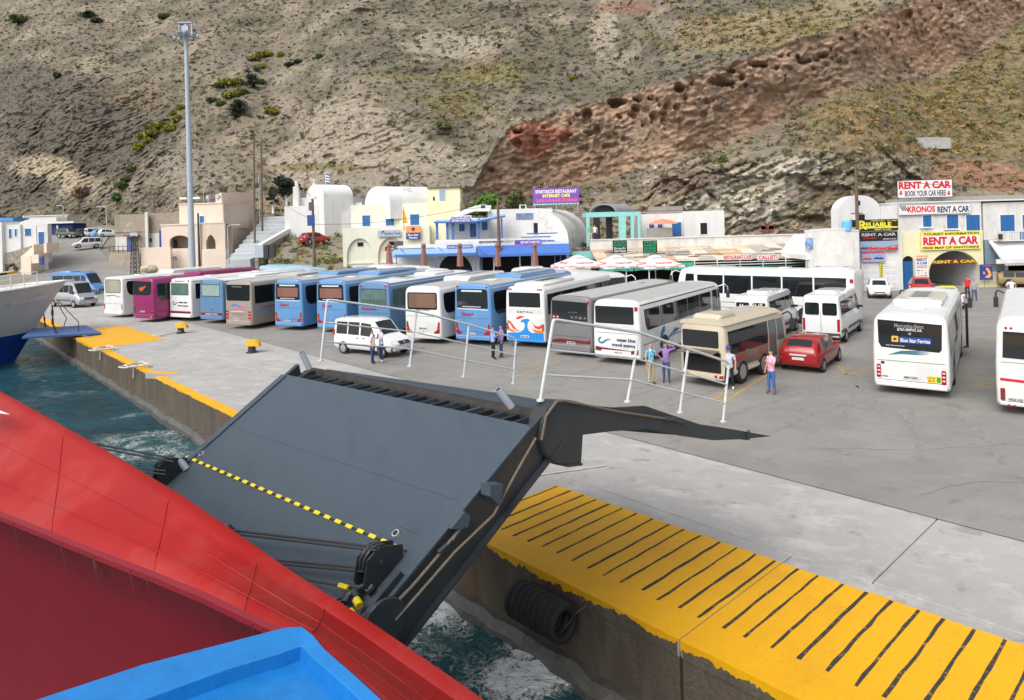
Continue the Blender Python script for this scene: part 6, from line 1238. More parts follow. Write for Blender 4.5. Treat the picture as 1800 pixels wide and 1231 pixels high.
# ================================================================== buildings
class Fac:
    """building seen front on: local x along the front, y inwards, z up; positions read off the photograph"""
    def __init__(s, name, label, u, d, ang=0., cat='building', z0=0., group=None):
        r = ray(u, 450); s.P = Vector((r[0] * d, d, z0)); s.d = Vector((math.cos(ang), math.sin(ang), 0)); s.n = Vector((-s.d.y, s.d.x, 0)); s.z0 = z0
        s.t = thing(name, label, cat, s.P, ang, group)
    def p(s, u, v, y=0.):
        r = Vector(ray(u, v)); o = Vector((0, 0, CAMH)); k = (s.P + s.n * y - o).dot(s.n) / r.dot(s.n); q = o + r * k - s.P
        return q.dot(s.d), q.z
    def rect(s, u0, v0, u1, v1, y=0.):
        vm, um = (v0 + v1) / 2, (u0 + u1) / 2
        return s.p(u0, vm, y)[0], s.p(u1, vm, y)[0], s.p(um, v1, y)[1], s.p(um, v0, y)[1]
    def block(s, name, u0, v0, u1, v1, y0, y1, m, z0=None, parent=None, bevel=0.):
        a, b, c, d = s.rect(u0, v0, u1, v1, y0); c = c if z0 is None else z0
        return B().box(a, b, y0, y1, c, d).obj(name, m, parent or s.t, bevel=bevel)
    def shape(s, name, px, y0, y1, m, parent=None, yr=None):
        pts = [s.p(u, v, y0 if yr is None else yr) for u, v in px]
        return B().prism(pts, lambda q, k: (q[0], y1 if k else y0, q[1])).obj(name, m, parent or s.t)
    def panel(s, name, u0, v0, u1, v1, m, y=-.02, th=.04, parent=None): return s.block(name, u0, v0, u1, v1, y - th, y, m, parent=parent)
    def text(s, st, u0, v0, u1, v1, m, y=-.05, bold=.015, parent=None, slant=0.):
        a, b, c, d = s.rect(u0, v0, u1, v1, y); pr = parent or s.t
        return letters(st, m, pr, ((a + b) / 2, y - .008, (c + d) / 2), (1, 0, 0), (0, 0, 1), b - a, d - c, bold, slant=slant)
    def shutter(s, u0, v0, u1, v1, m=m_blue, y=0., leaves=2, name='window', frame=m_white):
        a, b, c, d = s.rect(u0, v0, u1, v1, y); f = .07
        w_ = B().box(a - f, b + f, y - .05, y + .02, c - f, c).box(a - f, b + f, y - .05, y + .02, d, d + f).box(a - f, a, y - .05, y + .02, c, d).box(b, b + f, y - .05, y + .02, c, d).obj(name, frame, s.t)
        for k in range(leaves):
            x0 = a + (b - a) * k / leaves + .008; x1 = a + (b - a) * (k + 1) / leaves - .008
            lf = B().box(x0, x1, y - .04, y + .01, c + .005, d - .005).obj('shutter_leaf' if 'door' not in name else 'door_leaf', m, w_)
        return w_
def arch_pts(x0, x1, z0, zs, n=12, rise=None):
    cx, r = (x0 + x1) / 2, (x1 - x0) / 2; rs = r if rise is None else rise
    return [(x1, z0)] + [(cx + r * math.cos(t), zs + rs * math.sin(t)) for t in np.linspace(0, math.pi, n)] + [(x0, z0)]
def vault(name, t, c, ang, w, wall, rise, L, m, z0=0., th=None, n=14):
    """barrel vault: arch face at c looking along -axis"""
    ax = Vector((math.cos(ang), math.sin(ang), 0)); sd = Vector((ax.y, -ax.x, 0)); c = Vector(c)
    pts = arch_pts(-w / 2, w / 2, z0, wall, n, rise)
    return B().prism(pts, lambda p, k: c + sd * p[0] + Vector((0, 0, p[1])) + ax * (L * k)).obj(name, m, t, smooth=25)
m_wall = mat('whitewash', (.70, .70, .69), .85, var=.10, vs=.7, streak=.14, bump=.15, bs=3)
m_wallo = mat('old_whitewash', (.68, .67, .64), .9, var=.2, vs=.8, streak=.3, bump=.2, bs=3, col2=(.42, .40, .37), thr=(.6, .68), c2s=.5)
m_cream = mat('cream_plaster', lin((222, 222, 204)), .85, var=.08, vs=.7, streak=.1); m_yelw = mat('pale_yellow_plaster', lin((228, 221, 184)), .85, var=.08, vs=.7, streak=.1)
m_pink = mat('pinkish_plaster', lin((224, 206, 190)), .88, var=.08, vs=.6, streak=.1); m_tan = mat('tan_plaster', lin((214, 197, 180)), .88, var=.09, vs=.6, streak=.1)
m_ruin = mat('grey_render', lin((160, 148, 134)), .92, var=.2, vs=.7, streak=.25, bump=.4, bs=4, col2=lin((190, 182, 170)), thr=(.55, .7), c2s=.6)
m_stone = layered('rubble_stone', (.36, .32, .27), [(2.2, .4, .6, (.2, .17, .14), .9, ONE3, 0), (5, .55, .7, (.5, .47, .42), .8, ONE3, 0)], .95, 1, 5)
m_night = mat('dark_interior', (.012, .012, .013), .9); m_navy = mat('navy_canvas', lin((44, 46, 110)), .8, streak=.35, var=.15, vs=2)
m_bluep = mat('cafe_blue', lin((70, 112, 186)), .5, var=.12, vs=2); m_bluel = mat('awning_light_blue', lin((140, 178, 214)), .6, var=.15, vs=2); m_turq = mat('turquoise_paint', lin((142, 206, 204)), .6, var=.12, vs=2)
m_roofg = mat('grey_roof_sheet', lin((150, 152, 158)), .7, var=.15, vs=1.5); m_slab = mat('roof_concrete', lin((150, 146, 138)), .9, var=.2, vs=1)
s_white = mat('sign_white', (.74, .74, .73), .5, var=.03); s_red = mat('sign_red', lin((206, 30, 46)), .5); s_navy = mat('sign_navy', lin((34, 36, 70)), .5); s_yel = mat('sign_yellow2', lin((226, 214, 60)), .5); s_blk = mat('sign_black', (.015, .015, .016), .4); s_pur = mat('sign_purple', lin((112, 66, 160)), .55, var=.1, vs=2); s_pk = mat('sign_pink', lin((226, 90, 120)), .5); s_dyel = mat('lettering_yellow', lin((236, 226, 80)), .5); s_grn = mat('lettering_green', lin((40, 170, 120)), .5); s_or = mat('sign_orange', lin((244, 160, 96)), .5); s_bl = mat('sign_blue', lin((40, 70, 140)), .5); s_gry = mat('sign_grey', lin((170, 178, 190)), .5); s_vio = mat('sign_violet', lin((90, 74, 170)), .5)

# ---------------- rental office, right
f = Fac('rental_office', 'white two storey rental office with yellow ground floor and blue shutters', 1583, 62)
a0, a1 = f.p(1583, 430)[0], f.p(1728, 430)[0]; zt = f.p(1655, 356)[1]; zy = f.p(1655, 407)[1]
B().box(a0, a1, .12, 9, zy, zt).obj('upper_wall', m_wallo, f.t); B().box(a0 - .05, a1 + 6, .02, 9.2, zt, zt + .12).obj('parapet', m_wall, f.t)
d0, d1 = f.p(1587, 480)[0], f.p(1607, 480)[0]; b0, b1 = f.p(1633, 480)[0], f.p(1723, 480)[0]; zs1 = f.p(1597, 460)[1]; zs2 = f.p(1677, 480)[1]
A1 = arch_pts(d0, d1, 0, zs1, 10)[::-1]; A2_ = arch_pts(b0, b1, 0, zs2, 18, f.p(1677, 441)[1] - zs2)[::-1]
B().prism([(a0, 0)] + A1 + A2_ + [(a1, 0), (a1, zy - .003), (a0, zy - .003)], lambda q, k: (q[0], .45 * k, q[1])).obj('ground_floor_wall', m_yelw, f.t)
B().box(d0, d1, .18, .24, 0, zs1).obj('door', m_blue, f.t); B().prism(arch_pts(d0, d1, zs1, zs1, 10), lambda q, k: (q[0], .2 + .05 * k, q[1])).obj('fanlight', m_night, f.t)
for u in (1592, 1597, 1602):
    x = f.p(u, 480)[0]; B().box(x - .015, x + .015, .15, .18, .1, zs1 - .1).obj('door_batten', m_blue, f.t)
B().box(a0 + .2, a1 - .2, 7.5, 7.6, 0, zy).obj('back_wall', m_wallo, f.t); B().box(a0 + .2, d1 + 1, .5, 7.4, 0, zy).obj('partition', m_wall, f.t); B().box(a1 - .3, a1 - .1, .5, 7.4, 0, zy).obj('partition', m_wall, f.t); B().box(a0, a1, .5, 7.5, zy - .2, zy - .1).obj('ceiling', m_wall, f.t)
B().box(d1 + 1, a1, .5, 7.5, .01, .03).obj('floor', m_conc, f.t)
f.panel('fascia', 1636, 456, 1718, 464, mat('sign_dark_red', lin((120, 30, 34)), .5), .3); f.text('RENT A CAR', 1640, 457.5, 1714, 462.5, s_dyel, .25, .02)
for q in ((1622, 379, 1637, 399), (1664, 378, 1684, 402), (1698, 378, 1722, 406)): f.shutter(*q, y=.1)
for q in ((1618, 400, 1641, 401.5), (1660, 403, 1688, 404.5)): f.panel('window_sill', *q, m_wall, .1, .15)
# left vaulted wing
x0, x1 = f.p(1479, 420)[0], f.p(1552, 420)[0]; zsp = f.p(1515, 371)[1]; B().prism(arch_pts(x0, x1, 0, zsp, 16, f.p(1515, 343)[1] - zsp), lambda q, k: (q[0], .3 + 1.6 * k, q[1])).obj('vaulted_wing', m_wall, f.t, smooth=25)
B().box(x1 + .02, a0 - .01, .28, 2, 0, f.p(1565, 362)[1]).obj('link_wall', m_wall, f.t); xl, xr = f.p(1510, 450)[0], a0 - .02
B().box(xl, xr, -.25, .25, 0, f.p(1545, 404)[1]).obj('lower_wing_wall', m_wall, f.t)
f.shutter(1503, 377, 1520, 387, m_night, .28, 1); f.panel('vent_hole', 1508, 353, 1512, 361, m_night, .29)
for q in ((1517, 463, 1544, 505), (1553, 463, 1578, 505)):
    w_ = f.shutter(*q, m=m_white, y=-.26, leaves=2, name='panel_door'); a, b, c, d = f.rect(*q, -.3)
    for k in range(4):
        for j in (0, 1): xx = a + (b - a) * (.08 + .5 * j); B().box(xx, xx + (b - a) * .34, -.325, -.3, c + (d - c) * (.06 + .24 * k), c + (d - c) * (.22 + .24 * k)).obj('door_panel', crw, w_)
# signs
def sign(label, u0, v0, u1, v1, m, dep, lines, name='sign', frame=None, fac=f, y=-.1, th=.06):
    g = Fac(name, label, (u0 + u1) / 2, dep, 0, 'sign'); g.P.z = 0; a, b, c, d = g.rect(u0, v0, u1, v1); g.t.location.z = c; B().box(a, b, -th, 0, 0, d - c).obj('board', m, g.t)
    if frame: B().box(a - .04, b + .04, -th - .01, .01, -.05, 0).box(a - .04, b + .04, -th - .01, .01, d - c, d - c + .05).box(a - .05, a, -th - .01, .01, 0, d - c).box(b, b + .05, -th - .01, .01, 0, d - c).obj('frame', frame, g.t)
    g.z0 = c
    for it in lines:
        if it[0] == 'T': _, st, q0, q1, q2, q3, mm, bo = it; a_, b_, c_, d_ = g.rect(q0, q1, q2, q3); letters(st, mm, g.t, ((a_ + b_) / 2, -th - .004, (c_ + d_) / 2 - c), (1, 0, 0), (0, 0, 1), b_ - a_, d_ - c_, bo)
        if it[0] == 'R': _, q0, q1, q2, q3, mm, nm = it; a_, b_, c_, d_ = g.rect(q0, q1, q2, q3); B().box(a_, b_, -th - .006, -th + .002, c_ - c, d_ - c).obj(nm, mm, g.t)
        if it[0] == 'P': _, px, mm, nm, ex = it; B().prism([g.p(*q) for q in px], lambda q, k: (q[0], -th - ex if k else -th + .002, q[1] - c)).obj(nm, mm, g.t)
    g.h = d - c; g.c = c; g.a, g.b = a, b; return g
def dn(u, v, s): return [(u - s * .4, v - s), (u + s * .4, v - s), (u + s * .4, v), (u + s, v), (u, v + s), (u - s, v), (u - s * .4, v)]
g = sign('white RENT A CAR, BOOK YOUR CAR HERE sign on the roof', 1577, 317, 1673, 347, s_white, 62.5, [('T', 'RENT A CAR', 1579, 319, 1671, 332, s_red, .045), ('T', 'BOOK YOUR CAR HERE', 1590, 335, 1662, 345, s_navy, .02), ('P', dn(1583, 340, 4), s_red, 'arrow', .006), ('P', dn(1667, 340, 4), s_red, 'arrow', .006)], 'roof_sign', m_ink)
for x in np.linspace(g.a + .3, g.b - .3, 5): B().tube([(x, .05, 0), (x, .6, -.9)], .03, 5).tube([(x, .05, .8), (x, 1.2, -.9)], .025, 5).obj('strut', m_galv, g.t)
def checks(): return [('P', [(1581 + 4 * i + 2 * j, 362 + 3 * j), (1583.6 + 4 * i + 2 * j, 362.6 + 3 * j), (1583.6 + 4 * i + 2 * j, 365.4 + 3 * j), (1581 + 4 * i + 2 * j, 364.8 + 3 * j)], m_ink, 'flag_check', .004) for i in range(3) for j in range(3)]
sign('long white RENT A CAR sign with chequered flag above the shutters', 1579, 360, 1705, 376, s_white, 61.95, [('T', 'KRONOS', 1595, 362.5, 1643, 373.5, s_red, .035), ('T', 'RENT A CAR', 1647, 362.5, 1703, 373.5, s_navy, .03)] + checks(), frame=s_gry)
sign('yellow and white TOURIST INFORMATION sign over the arch', 1619, 408, 1722, 438, s_white, 61.9, [('R', 1620, 408.4, 1721, 414, s_yel, 'band'), ('R', 1620, 432, 1721, 437.6, s_yel, 'band'), ('T', 'TOURIST INFORMATION', 1622, 409, 1720, 413.2, m_ink, .03), ('T', 'RENT A CAR', 1622, 416, 1719, 430.5, s_red, .045), ('T', 'FREE MAP OF SANTORINI', 1622, 433, 1720, 437, m_ink, .03)], frame=s_yel)
sign('black sign with large yellow lettering left of the office shutters', 1495, 386, 1578, 406, s_blk, 61.2, [('R', 1495.3, 399, 1577.6, 401.5, s_yel, 'band'), ('T', 'R', 1509, 388, 1524, 404, s_dyel, .03), ('T', 'ELIABLE', 1521, 391, 1566, 398.5, s_dyel, .03), ('T', 'CARRENTALS   TEL 22860', 1529, 387, 1576, 389.2, s_dyel, .0), ('T', 'RENT A CAR', 1537, 402.2, 1566, 405, s_dyel, .02)])
sign('black RENT A CAR sign with white lettering below the black and yellow sign', 1511, 408, 1577, 423, s_blk, 61.5, [('T', 'RENT A CAR', 1514, 409.5, 1574, 415, s_white, .03), ('T', 'ECONOMY', 1517, 417.5, 1541, 420.5, s_red, .02), ('T', 'RETURN TO PORT', 1552, 419, 1575, 421.3, s_white, .01)])
def minicar(u, v, s, m): return [('P', [(u - s * 2, v), (u - s * 2, v - s * .6), (u - s * 1.2, v - s * .8), (u - s * .6, v - s * 1.5), (u + s * .8, v - s * 1.5), (u + s * 1.3, v - s * .8), (u + s * 2, v - s * .6), (u + s * 2, v)], m, 'printed_car', .004), ('P', [(u - s * .9, v - s * .85), (u - s * .5, v - s * 1.35), (u + s * .7, v - s * 1.35), (u + s, v - s * .85)], s_gry, 'printed_glass', .006)]
sky_ = mat('poster_sky', lin((150, 168, 196)), .5); hil = mat('poster_hill', lin((140, 124, 110)), .5)
sign('wide poster of red and blue cars under the black signs', 1511, 424, 1578, 440.5, sky_, 61.5, [('P', [(1511.4, 437), (1530, 433), (1550, 435), (1577.6, 430), (1577.6, 440.2), (1511.4, 440.2)], hil, 'print', .003)] + minicar(1519, 438, 3.4, s_bl) + minicar(1535, 438.5, 3.6, s_red) + minicar(1551, 438, 3, s_red) + minicar(1569, 439, 4.6, s_red), 'poster')
sign('smaller poster of a red and a blue car, RENT A CAR and MOTO', 1515, 441.5, 1555, 460.5, sky_, 61.5, [('R', 1515.2, 441.8, 1554.6, 446, s_pk, 'band'), ('T', 'RENT A CAR & MOTO', 1516, 442.4, 1553, 445.4, s_navy, .02)] + minicar(1524, 457, 3.8, s_red) + minicar(1544, 456, 4.2, s_bl), 'poster')
sign('standing blue and white RENT A CAR price board', 1609, 449, 1631, 491, s_white, 61.0, [('R', 1609.3, 449.3, 1630.7, 452.5, s_or, 'band'), ('T', 'RENT', 1610.5, 454, 1629.5, 459, s_bl, .03), ('T', 'A CAR', 1610.5, 460, 1629.5, 465, s_bl, .03), ('R', 1611, 467, 1629, 468.2, s_red, 'line'), ('R', 1611, 469.6, 1629, 470.8, s_red, 'line')] + sum([minicar(1613.5 + 6.5 * i, 476.5 + 4.5 * j, 1.4, (s_bl, s_gry, s_yel, s_pk)[(i + j) % 4]) for i in range(3) for j in range(3)], []), 'price_board')
sign('small yellow vertical sign between the white doors', 1546.5, 461, 1551, 486, s_yel, 61.6, [('R', 1547.2, 463 + 4 * k, 1550.3, 465 + 4 * k, m_ink, 'glyph') for k in range(6)])
sign('blue map poster with a yellow island beside the arch', 1722, 465, 1744, 492, s_bl, 61.4, [('P', [(1733, 470), (1737, 472), (1741, 478), (1742, 485), (1738, 489), (1730, 488), (1733, 485), (1737, 482), (1735, 477), (1732, 474)], s_or, 'island', .006), ('P', [(1728, 477), (1731, 479), (1730, 483), (1727, 481)], s_or, 'island', .006), ('T', 'SANTORINI', 1727, 465.8, 1743, 468.4, s_pk, .02)], 'poster')
# right hand building with canopy and garage
f = Fac('corner_building', 'weathered white building with balcony and canopy at the right edge', 1730, 62.3)
a0, a1 = 0., 11; zt = f.p(1760, 356)[1]; zc = f.p(1770, 421)[1]; zg_ = f.p(1770, 462)[1]
B().box(a0, a1, 0, 9, zc, zt).obj('upper_wall', m_wallo, f.t); g0 = f.p(1765, 490)[0]
B().box(a0, g0, -.1, 9, 0, zc - .01).obj('lower_wall', mat('blue_grey_plaster', lin((124, 146, 160)), .85, var=.2, vs=.8, streak=.2), f.t); B().box(-.25, 1.4, -.35, .0, 0, f.p(1735, 497)[1] + 1).obj('plinth', m_yelw, f.t); B().box(g0, g0 + .25, -.2, .1, 0, zg_).obj('door_post', m_white, f.t)
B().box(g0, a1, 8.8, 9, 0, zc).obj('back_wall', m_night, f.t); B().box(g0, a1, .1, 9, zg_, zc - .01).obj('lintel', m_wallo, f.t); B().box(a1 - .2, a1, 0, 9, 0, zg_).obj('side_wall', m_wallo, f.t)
B().prism([(-.2, zc - .05), (-.2, zc - .2), (-2.2, zg_ - .1), (-2.2, zg_ + .15)], lambda q, k: (.3 + (a1 - .3) * k, q[0], q[1])).obj('canopy', m_wall, f.t); f.panel('canopy_fascia', 1752, 455, 1830, 463, m_wall, -2.2, .1)
for u in range(1757, 1830, 6): x = f.p(u, 452, -2)[0]; B().box(x, x + .05, -2.25, -.3, zg_ - .12, zg_ - .06).obj('canopy_rafter', m_wood, f.t)
for q in ((1758, 378, 1783, 407), (1797, 378, 1815, 402)): f.shutter(*q)
zb0, zb1 = f.p(1780, 421)[1], f.p(1780, 407)[1]; xb = f.p(1740, 415)[0]; B().box(xb, a1, -1.0, 0, zb0 - .12, zb0).obj('balcony_slab', m_wall, f.t); B().box(xb, xb + 1.2, -1.0, -.9, zb0, zb1 - .02).obj('balcony_wall', m_wallo, f.t); B().box(xb, a1, -1.02, -.88, zb1 - .02, zb1 + .06).obj('balcony_rail', m_wall, f.t)
for k in range(22):
    x = xb + 1.4 + k * .22
    if x > a1: break
    B().box(x, x + .09, -.98, -.92, zb0, zb1 - .02).obj('baluster', m_blue if 2 < k < 9 else m_wall, f.t)
B().box(-4, a1, 1.5, 9, zt + .12, zt + .7).obj('roof_beam', m_slab, f.t)
B().obox((f.p(1758, 444, -1.2)[0], -1.3, zc + .3), (.3, .2, .5)).obj('floodlight', m_dark, f.t, bevel=.03)
# curved cream wall and white canopy with picture, left of the office
f = Fac('garden_wall', 'curved cream wall left of the rental office', 1480, 60, .12, 'wall'); B().loft([[(x, y, 0), (x, y + .3, 0), (x, y + .3, z), (x, y, z)] for x, y, z in [(f.p(u, 450)[0], yy, f.p(u, v)[1]) for u, v, yy in ((1446, 408, 2.5), (1456, 405, 1.4), (1468, 404, .7), (1482, 404, .3), (1496, 405, .1), (1511, 407, .0))]]).obj('wall', m_wallo, f.t, smooth=40); B().loft([[(x, y - .05, z), (x, y + .35, z), (x, y + .35, z + .12), (x, y - .05, z + .12)] for x, y, z in [(f.p(u, 450)[0], yy, f.p(u, v)[1]) for u, v, yy in ((1446, 408, 2.5), (1456, 405, 1.4), (1468, 404, .7), (1482, 404, .3), (1496, 405, .1), (1511, 407, .0))]]).obj('coping', m_wall, f.t)
f = Fac('kiosk_roof', 'white tent shaped roof with a blue seaside picture', 1435, 64, 0, 'roof')
zr, ze, zl = f.p(1435, 413)[1], f.p(1435, 446)[1], f.p(1435, 454)[1]; x0, x1, xa, xb = f.p(1400, 445)[0], f.p(1468, 445)[0], f.p(1418, 415)[0], f.p(1458, 415)[0]
B().loft([[(x0, -2, zl), (x1, -2, zl), (x1, 4, zl), (x0, 4, zl)], [(x0, -2, ze), (x1, -2, ze), (x1, 4, ze), (x0, 4, ze)], [(xa, 1, zr), (xb, 1, zr), (xb, 3, zr), (xa, 3, zr)]]).obj('canopy', m_white, f.t)
for x in (x0 + .1, x1 - .1): B().tube([(x, -1.9, 0), (x, -1.9, zl)], .06, 7).obj('post', m_galv, f.t)
f.shape('picture', [(1419, 419), (1456, 417), (1460, 425), (1457, 436), (1417, 437), (1415, 428)], -2.3, -2.2, mat('picture_blue', lin((120, 158, 206)), .5, var=.5, vs=2.5, col2=(.7, .72, .75), thr=(.55, .62), c2s=1.2))
# ---------------- restaurant terrace with its patched roof
f = Fac('restaurant', 'low restaurant with patched sheet roof and green tarpaulin edge', 1270, 66, 0)
z4 = f.p(1250, 430, 6)[1]; zt = f.p(1250, 417, 6)[1]; ze = f.p(1270, 457)[1]
x0, x1 = f.p(1050, 450)[0], f.p(1480, 450)[0]
B().box(x0, x1, 6, 6.3, 0, zt).obj('terrace_wall', m_wallo, f.t); B().box(x0, x1, 5.9, 6.4, zt, zt + .1).obj('coping', m_wall, f.t); B().box(x0, x1, 6.3, 18, zt - .4, zt - .25).obj('terrace_floor', m_slab, f.t)
rr_ = random.Random(4); sh = [mat('sheet_%s' % k, lin(c_), .85, var=.2, vs=1.5, streak=.2) for k, c_ in (('beige', (206, 190, 164)), ('grey', (178, 170, 158)), ('pale', (214, 204, 186)), ('tan', (196, 166, 134)), ('dull', (160, 152, 142)))]
def rz(y): return ze + (z4 - .2 - ze) * (y / 6)
x = x0
while x < x1 - .3:
    w_ = rr_.uniform(1., 2.2); w_ = min(w_, x1 - x)
    for ya, yb in ((-.2, 2.0), (2.0, 4.2), (4.2, 5.9)):
        j = rr_.uniform(0, .06); B().loft([[(x, y, rz(y) + j), (x + w_ - .03, y, rz(y) + j), (x + w_ - .03, y, rz(y) + j + .05), (x, y, rz(y) + j + .05)] for y in (ya, yb + .1)]).obj('roof_sheet', rr_.choice(sh), f.t)
    x += w_
for k in range(26):
    xx = rr_.uniform(x0 + .5, x1 - 3); yy = rr_.uniform(.2, 5); a = rr_.uniform(-.5, .5); L_ = rr_.uniform(.8, 3); B().tube([(xx, yy, rz(yy) + .13), (xx + L_ * math.cos(a), yy + L_ * math.sin(a) * .5, rz(yy + L_ * math.sin(a) * .5) + .13)], .04, 4).obj('plank', m_wood if k % 3 else m_white, f.t)
m_tarp = mat('green_tarpaulin', lin((50, 150, 126)), .6, var=.25, vs=2, streak=.2)
for u0, u1 in ((1052, 1112), (1114, 1218)):
    a, b = f.p(u0, 460)[0], f.p(u1, 460)[0]; n_ = 14; B().loft([[(a + (b - a) * k / n_, -.3 - rr_.uniform(0, .1), ze - .8 + rr_.uniform(-.05, .05)), (a + (b - a) * k / n_, -.25 - rr_.uniform(0, .08), ze - .3), (a + (b - a) * k / n_, .2, ze + .15)] for k in range(n_ + 1)], cap=False, closed=False).obj('tarpaulin', m_tarp, f.t)
for z in (-.25, -.5, -.75):
    a, b = f.p(1218, 460)[0], f.p(1476, 460)[0]; B().box(a, b, -.5 - z * .3, -.4 - z * .3, ze + z, ze + z + .07).obj('gutter_rail', m_wall if z > -.6 else m_tarp, f.t)
for u in range(1060, 1476, 40): xx = f.p(u, 470)[0]; B().tube([(xx, -.2, 0), (xx, -.2, ze)], .06, 6).obj('post', m_white, f.t)
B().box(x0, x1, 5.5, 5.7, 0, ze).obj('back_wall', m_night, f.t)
sg = lambda *a, **k: sign(*a, **k)
sg('red and white RESTAURANT CAFE letter board on the roof edge', 1271, 448, 1322, 457, s_white, 65.6, [('T', 'RESTAURANT-CAFE', 1272, 449, 1321, 456, s_red, .03)]); sg('shorter red and white letter board right of the RESTAURANT CAFE board', 1331, 448, 1368, 457, s_white, 65.6, [('T', 'CALLISTI', 1333, 449, 1366, 456, s_red, .03)])
sg('black board with green writing, left of the pair', 1077, 423, 1102, 445, s_blk, 66.5, [('T', t_, 1079, 424.5 + 5 * k, 1100, 428.5 + 5 * k, s_grn if k < 2 else s_white, .01) for k, t_ in enumerate(('BAR RESTAURANT', 'POSEIDON', 'Snack', 'terrace'))], name='menu_board')
sg('black board reading MARKET SOUVENIR SHOP in green', 1130, 423, 1155, 445, s_blk, 66.5, [('T', t_, 1132, 423.8 + 5.3 * k, 1153, 428.2 + 5.3 * k, s_grn, .015) for k, t_ in enumerate(('MINI', 'MARKET', 'SOUVENIR', 'SHOP'))], name='menu_board')
# white house above the terrace
f = Fac('white_house', 'plain white flat roofed house above the restaurant terrace', 1185, 75, 0, z0=3.9)
B().box(f.p(1128, 400)[0], f.p(1205, 400)[0], 0, 5, 0, f.p(1166, 376)[1]).obj('wall', m_wall, f.t); B().box(f.p(1200, 400)[0], f.p(1271, 400)[0], -.5, 5, 0, f.p(1235, 371)[1]).obj('wall', m_wall, f.t); f.shutter(1231, 392, 1243, 412, m_night, -.5, 1); f.shutter(1156, 394, 1164, 404, m_blue, 0, 2); f.shutter(1181, 391, 1198, 416, m_blue, 0, 2, 'panel_door'); f.shutter(1141, 394, 1150, 404, m_blue, 0, 2); f.panel('mortar_band', 1140, 363, 1200, 376, m_slab, .6, .5)
f = Fac('counter', 'grey counter board on the terrace under the orange parasol', 1160, 72, 0, 'counter', z0=4.0); f.block('board', 1138, 401, 1182, 416, 0, .4, m_slab)
# turquoise pavilion
f = Fac('turquoise_pavilion', 'turquoise framed pavilion with grey barrel roof', 1078, 73, 0, z0=4.6)
x0, x1, xm = f.p(1031, 400)[0], f.p(1126, 400)[0], f.p(1088, 400)[0]; zb, zt2 = f.p(1078, 381)[1], f.p(1078, 375)[1]
B().box(x0, x1, 0, .35, zb, zt2 + .15).obj('front_beam', m_turq, f.t); B().box(x0, x0 + .35, .35, 5, zb, zt2 + .15).obj('side_beam', m_turq, f.t)
for x, w_ in ((x0, .35), (xm, .75), (f.p(1109, 400)[0], .3), (x1 - .3, .3)): B().box(x, x + w_, .01, .34, -.8, zb).obj('column', m_turq, f.t)
for x in (x0 + 1.2, x0 + 2.6): B().box(x, x + .7, 3.5, 3.9, -.8, zb).obj('column', m_dark, f.t)
xa, xb = f.p(1036, 375)[0], f.p(1084, 375)[0]; rs = f.p(1060, 358)[1] - zt2 - .15
op = arch_pts(xa, xb, zt2 + .15, zt2 + .15, 14, rs); ip = arch_pts(xa + .15, xb - .15, zt2 + .15, zt2 + .15, 14, rs - .15)
n_ = len(op); vv = B()
for k in range(1, n_ - 2): vv.prism([op[k], op[k + 1], ip[k + 1], ip[k]], lambda q, j: (q[0] + (2.7 * j), .0 + 4.5 * j, q[1]))
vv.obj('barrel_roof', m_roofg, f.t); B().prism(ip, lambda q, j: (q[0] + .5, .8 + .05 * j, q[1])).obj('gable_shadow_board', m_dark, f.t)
B().box(f.p(1010, 400)[0], x1 + 1, -.6, 5, -1.2, -.8).obj('floor_slab', m_slab, f.t); B().box(f.p(1003, 430)[0], f.p(1062, 430)[0], -1.2, -.6, -1.5, -.7).obj('slab_edge', m_turq, f.t); B().box(f.p(1005, 430)[0], x1, -.5, 4, -4.6, -1.2).obj('substructure', m_wallo, f.t)
rj = random.Random(9)
for k in range(26):
    a = rj.uniform(0, 3.1); x = f.p(rj.uniform(1008, 1042), 420)[0]; y = rj.uniform(-.9, .2); B().obox((x, y, -.72 + rj.uniform(0, .4)), (rj.uniform(.3, .9), .12, .08), Matrix.Rotation(a, 3, 'Z') @ Matrix.Rotation(rj.uniform(-.6, .6), 3, 'Y')).obj('rubble', rj.choice([m_wood, m_slab, m_ruin]), f.t)
# ---------------- blue cafe
f = Fac('blue_cafe', 'white cafe with blue terrace roof, blue posts and awnings', 850, 70)
zt = f.p(850, 369, 5)[1]; ztr = f.p(850, 428)[1]; x0, x1 = f.p(700, 450)[0], f.p(1000, 450)[0]
B().box(f.p(858, 400, 5)[0], f.p(972, 400, 5)[0], 5, 10, ztr - .3, zt).obj('upper_wall', m_wall, f.t); B().box(f.p(784, 400, 4)[0], f.p(860, 400, 4)[0], 4, 9, ztr - .3, f.p(820, 384, 4)[1]).obj('upper_room', m_wall, f.t)
vault('hall_vault', f.t, (f.p(935, 400, 5)[0], 5.2, 0), rad(68), f.p(1002, 400, 5)[0] - f.p(868, 400, 5)[0], f.p(950, 424, 5)[1], f.p(950, 366, 5)[1] - f.p(950, 424, 5)[1], 8, m_wallo, ztr - 1.5)
B().loft([[(x, 4.2, z), (x, 9, z), (x, 9, z + .8), (x, 4.2, z + .12)] for x, z in ((f.p(800, 375, 5)[0], f.p(800, 384, 5)[1]), (f.p(835, 375, 5)[0], f.p(835, 372, 5)[1]), (f.p(862, 375, 5)[0], f.p(862, 372, 5)[1]))]).obj('sloping_roof', m_wallo, f.t)
f.shutter(807, 394, 817, 407, m_blue, 3.98, 2); f.shutter(826, 393, 837, 417, m_blue, 3.98, 2, 'panel_door'); f.shutter(847, 390, 857, 405, m_blue, 3.98, 2); f.shutter(939, 393, 950, 411, m_night, 4.98, 1, 'doorway', m_blue); f.panel('poster', 907, 375, 937, 386, mat('poster_photo', lin((120, 140, 170)), .5, var=.6, vs=2), 4.98)
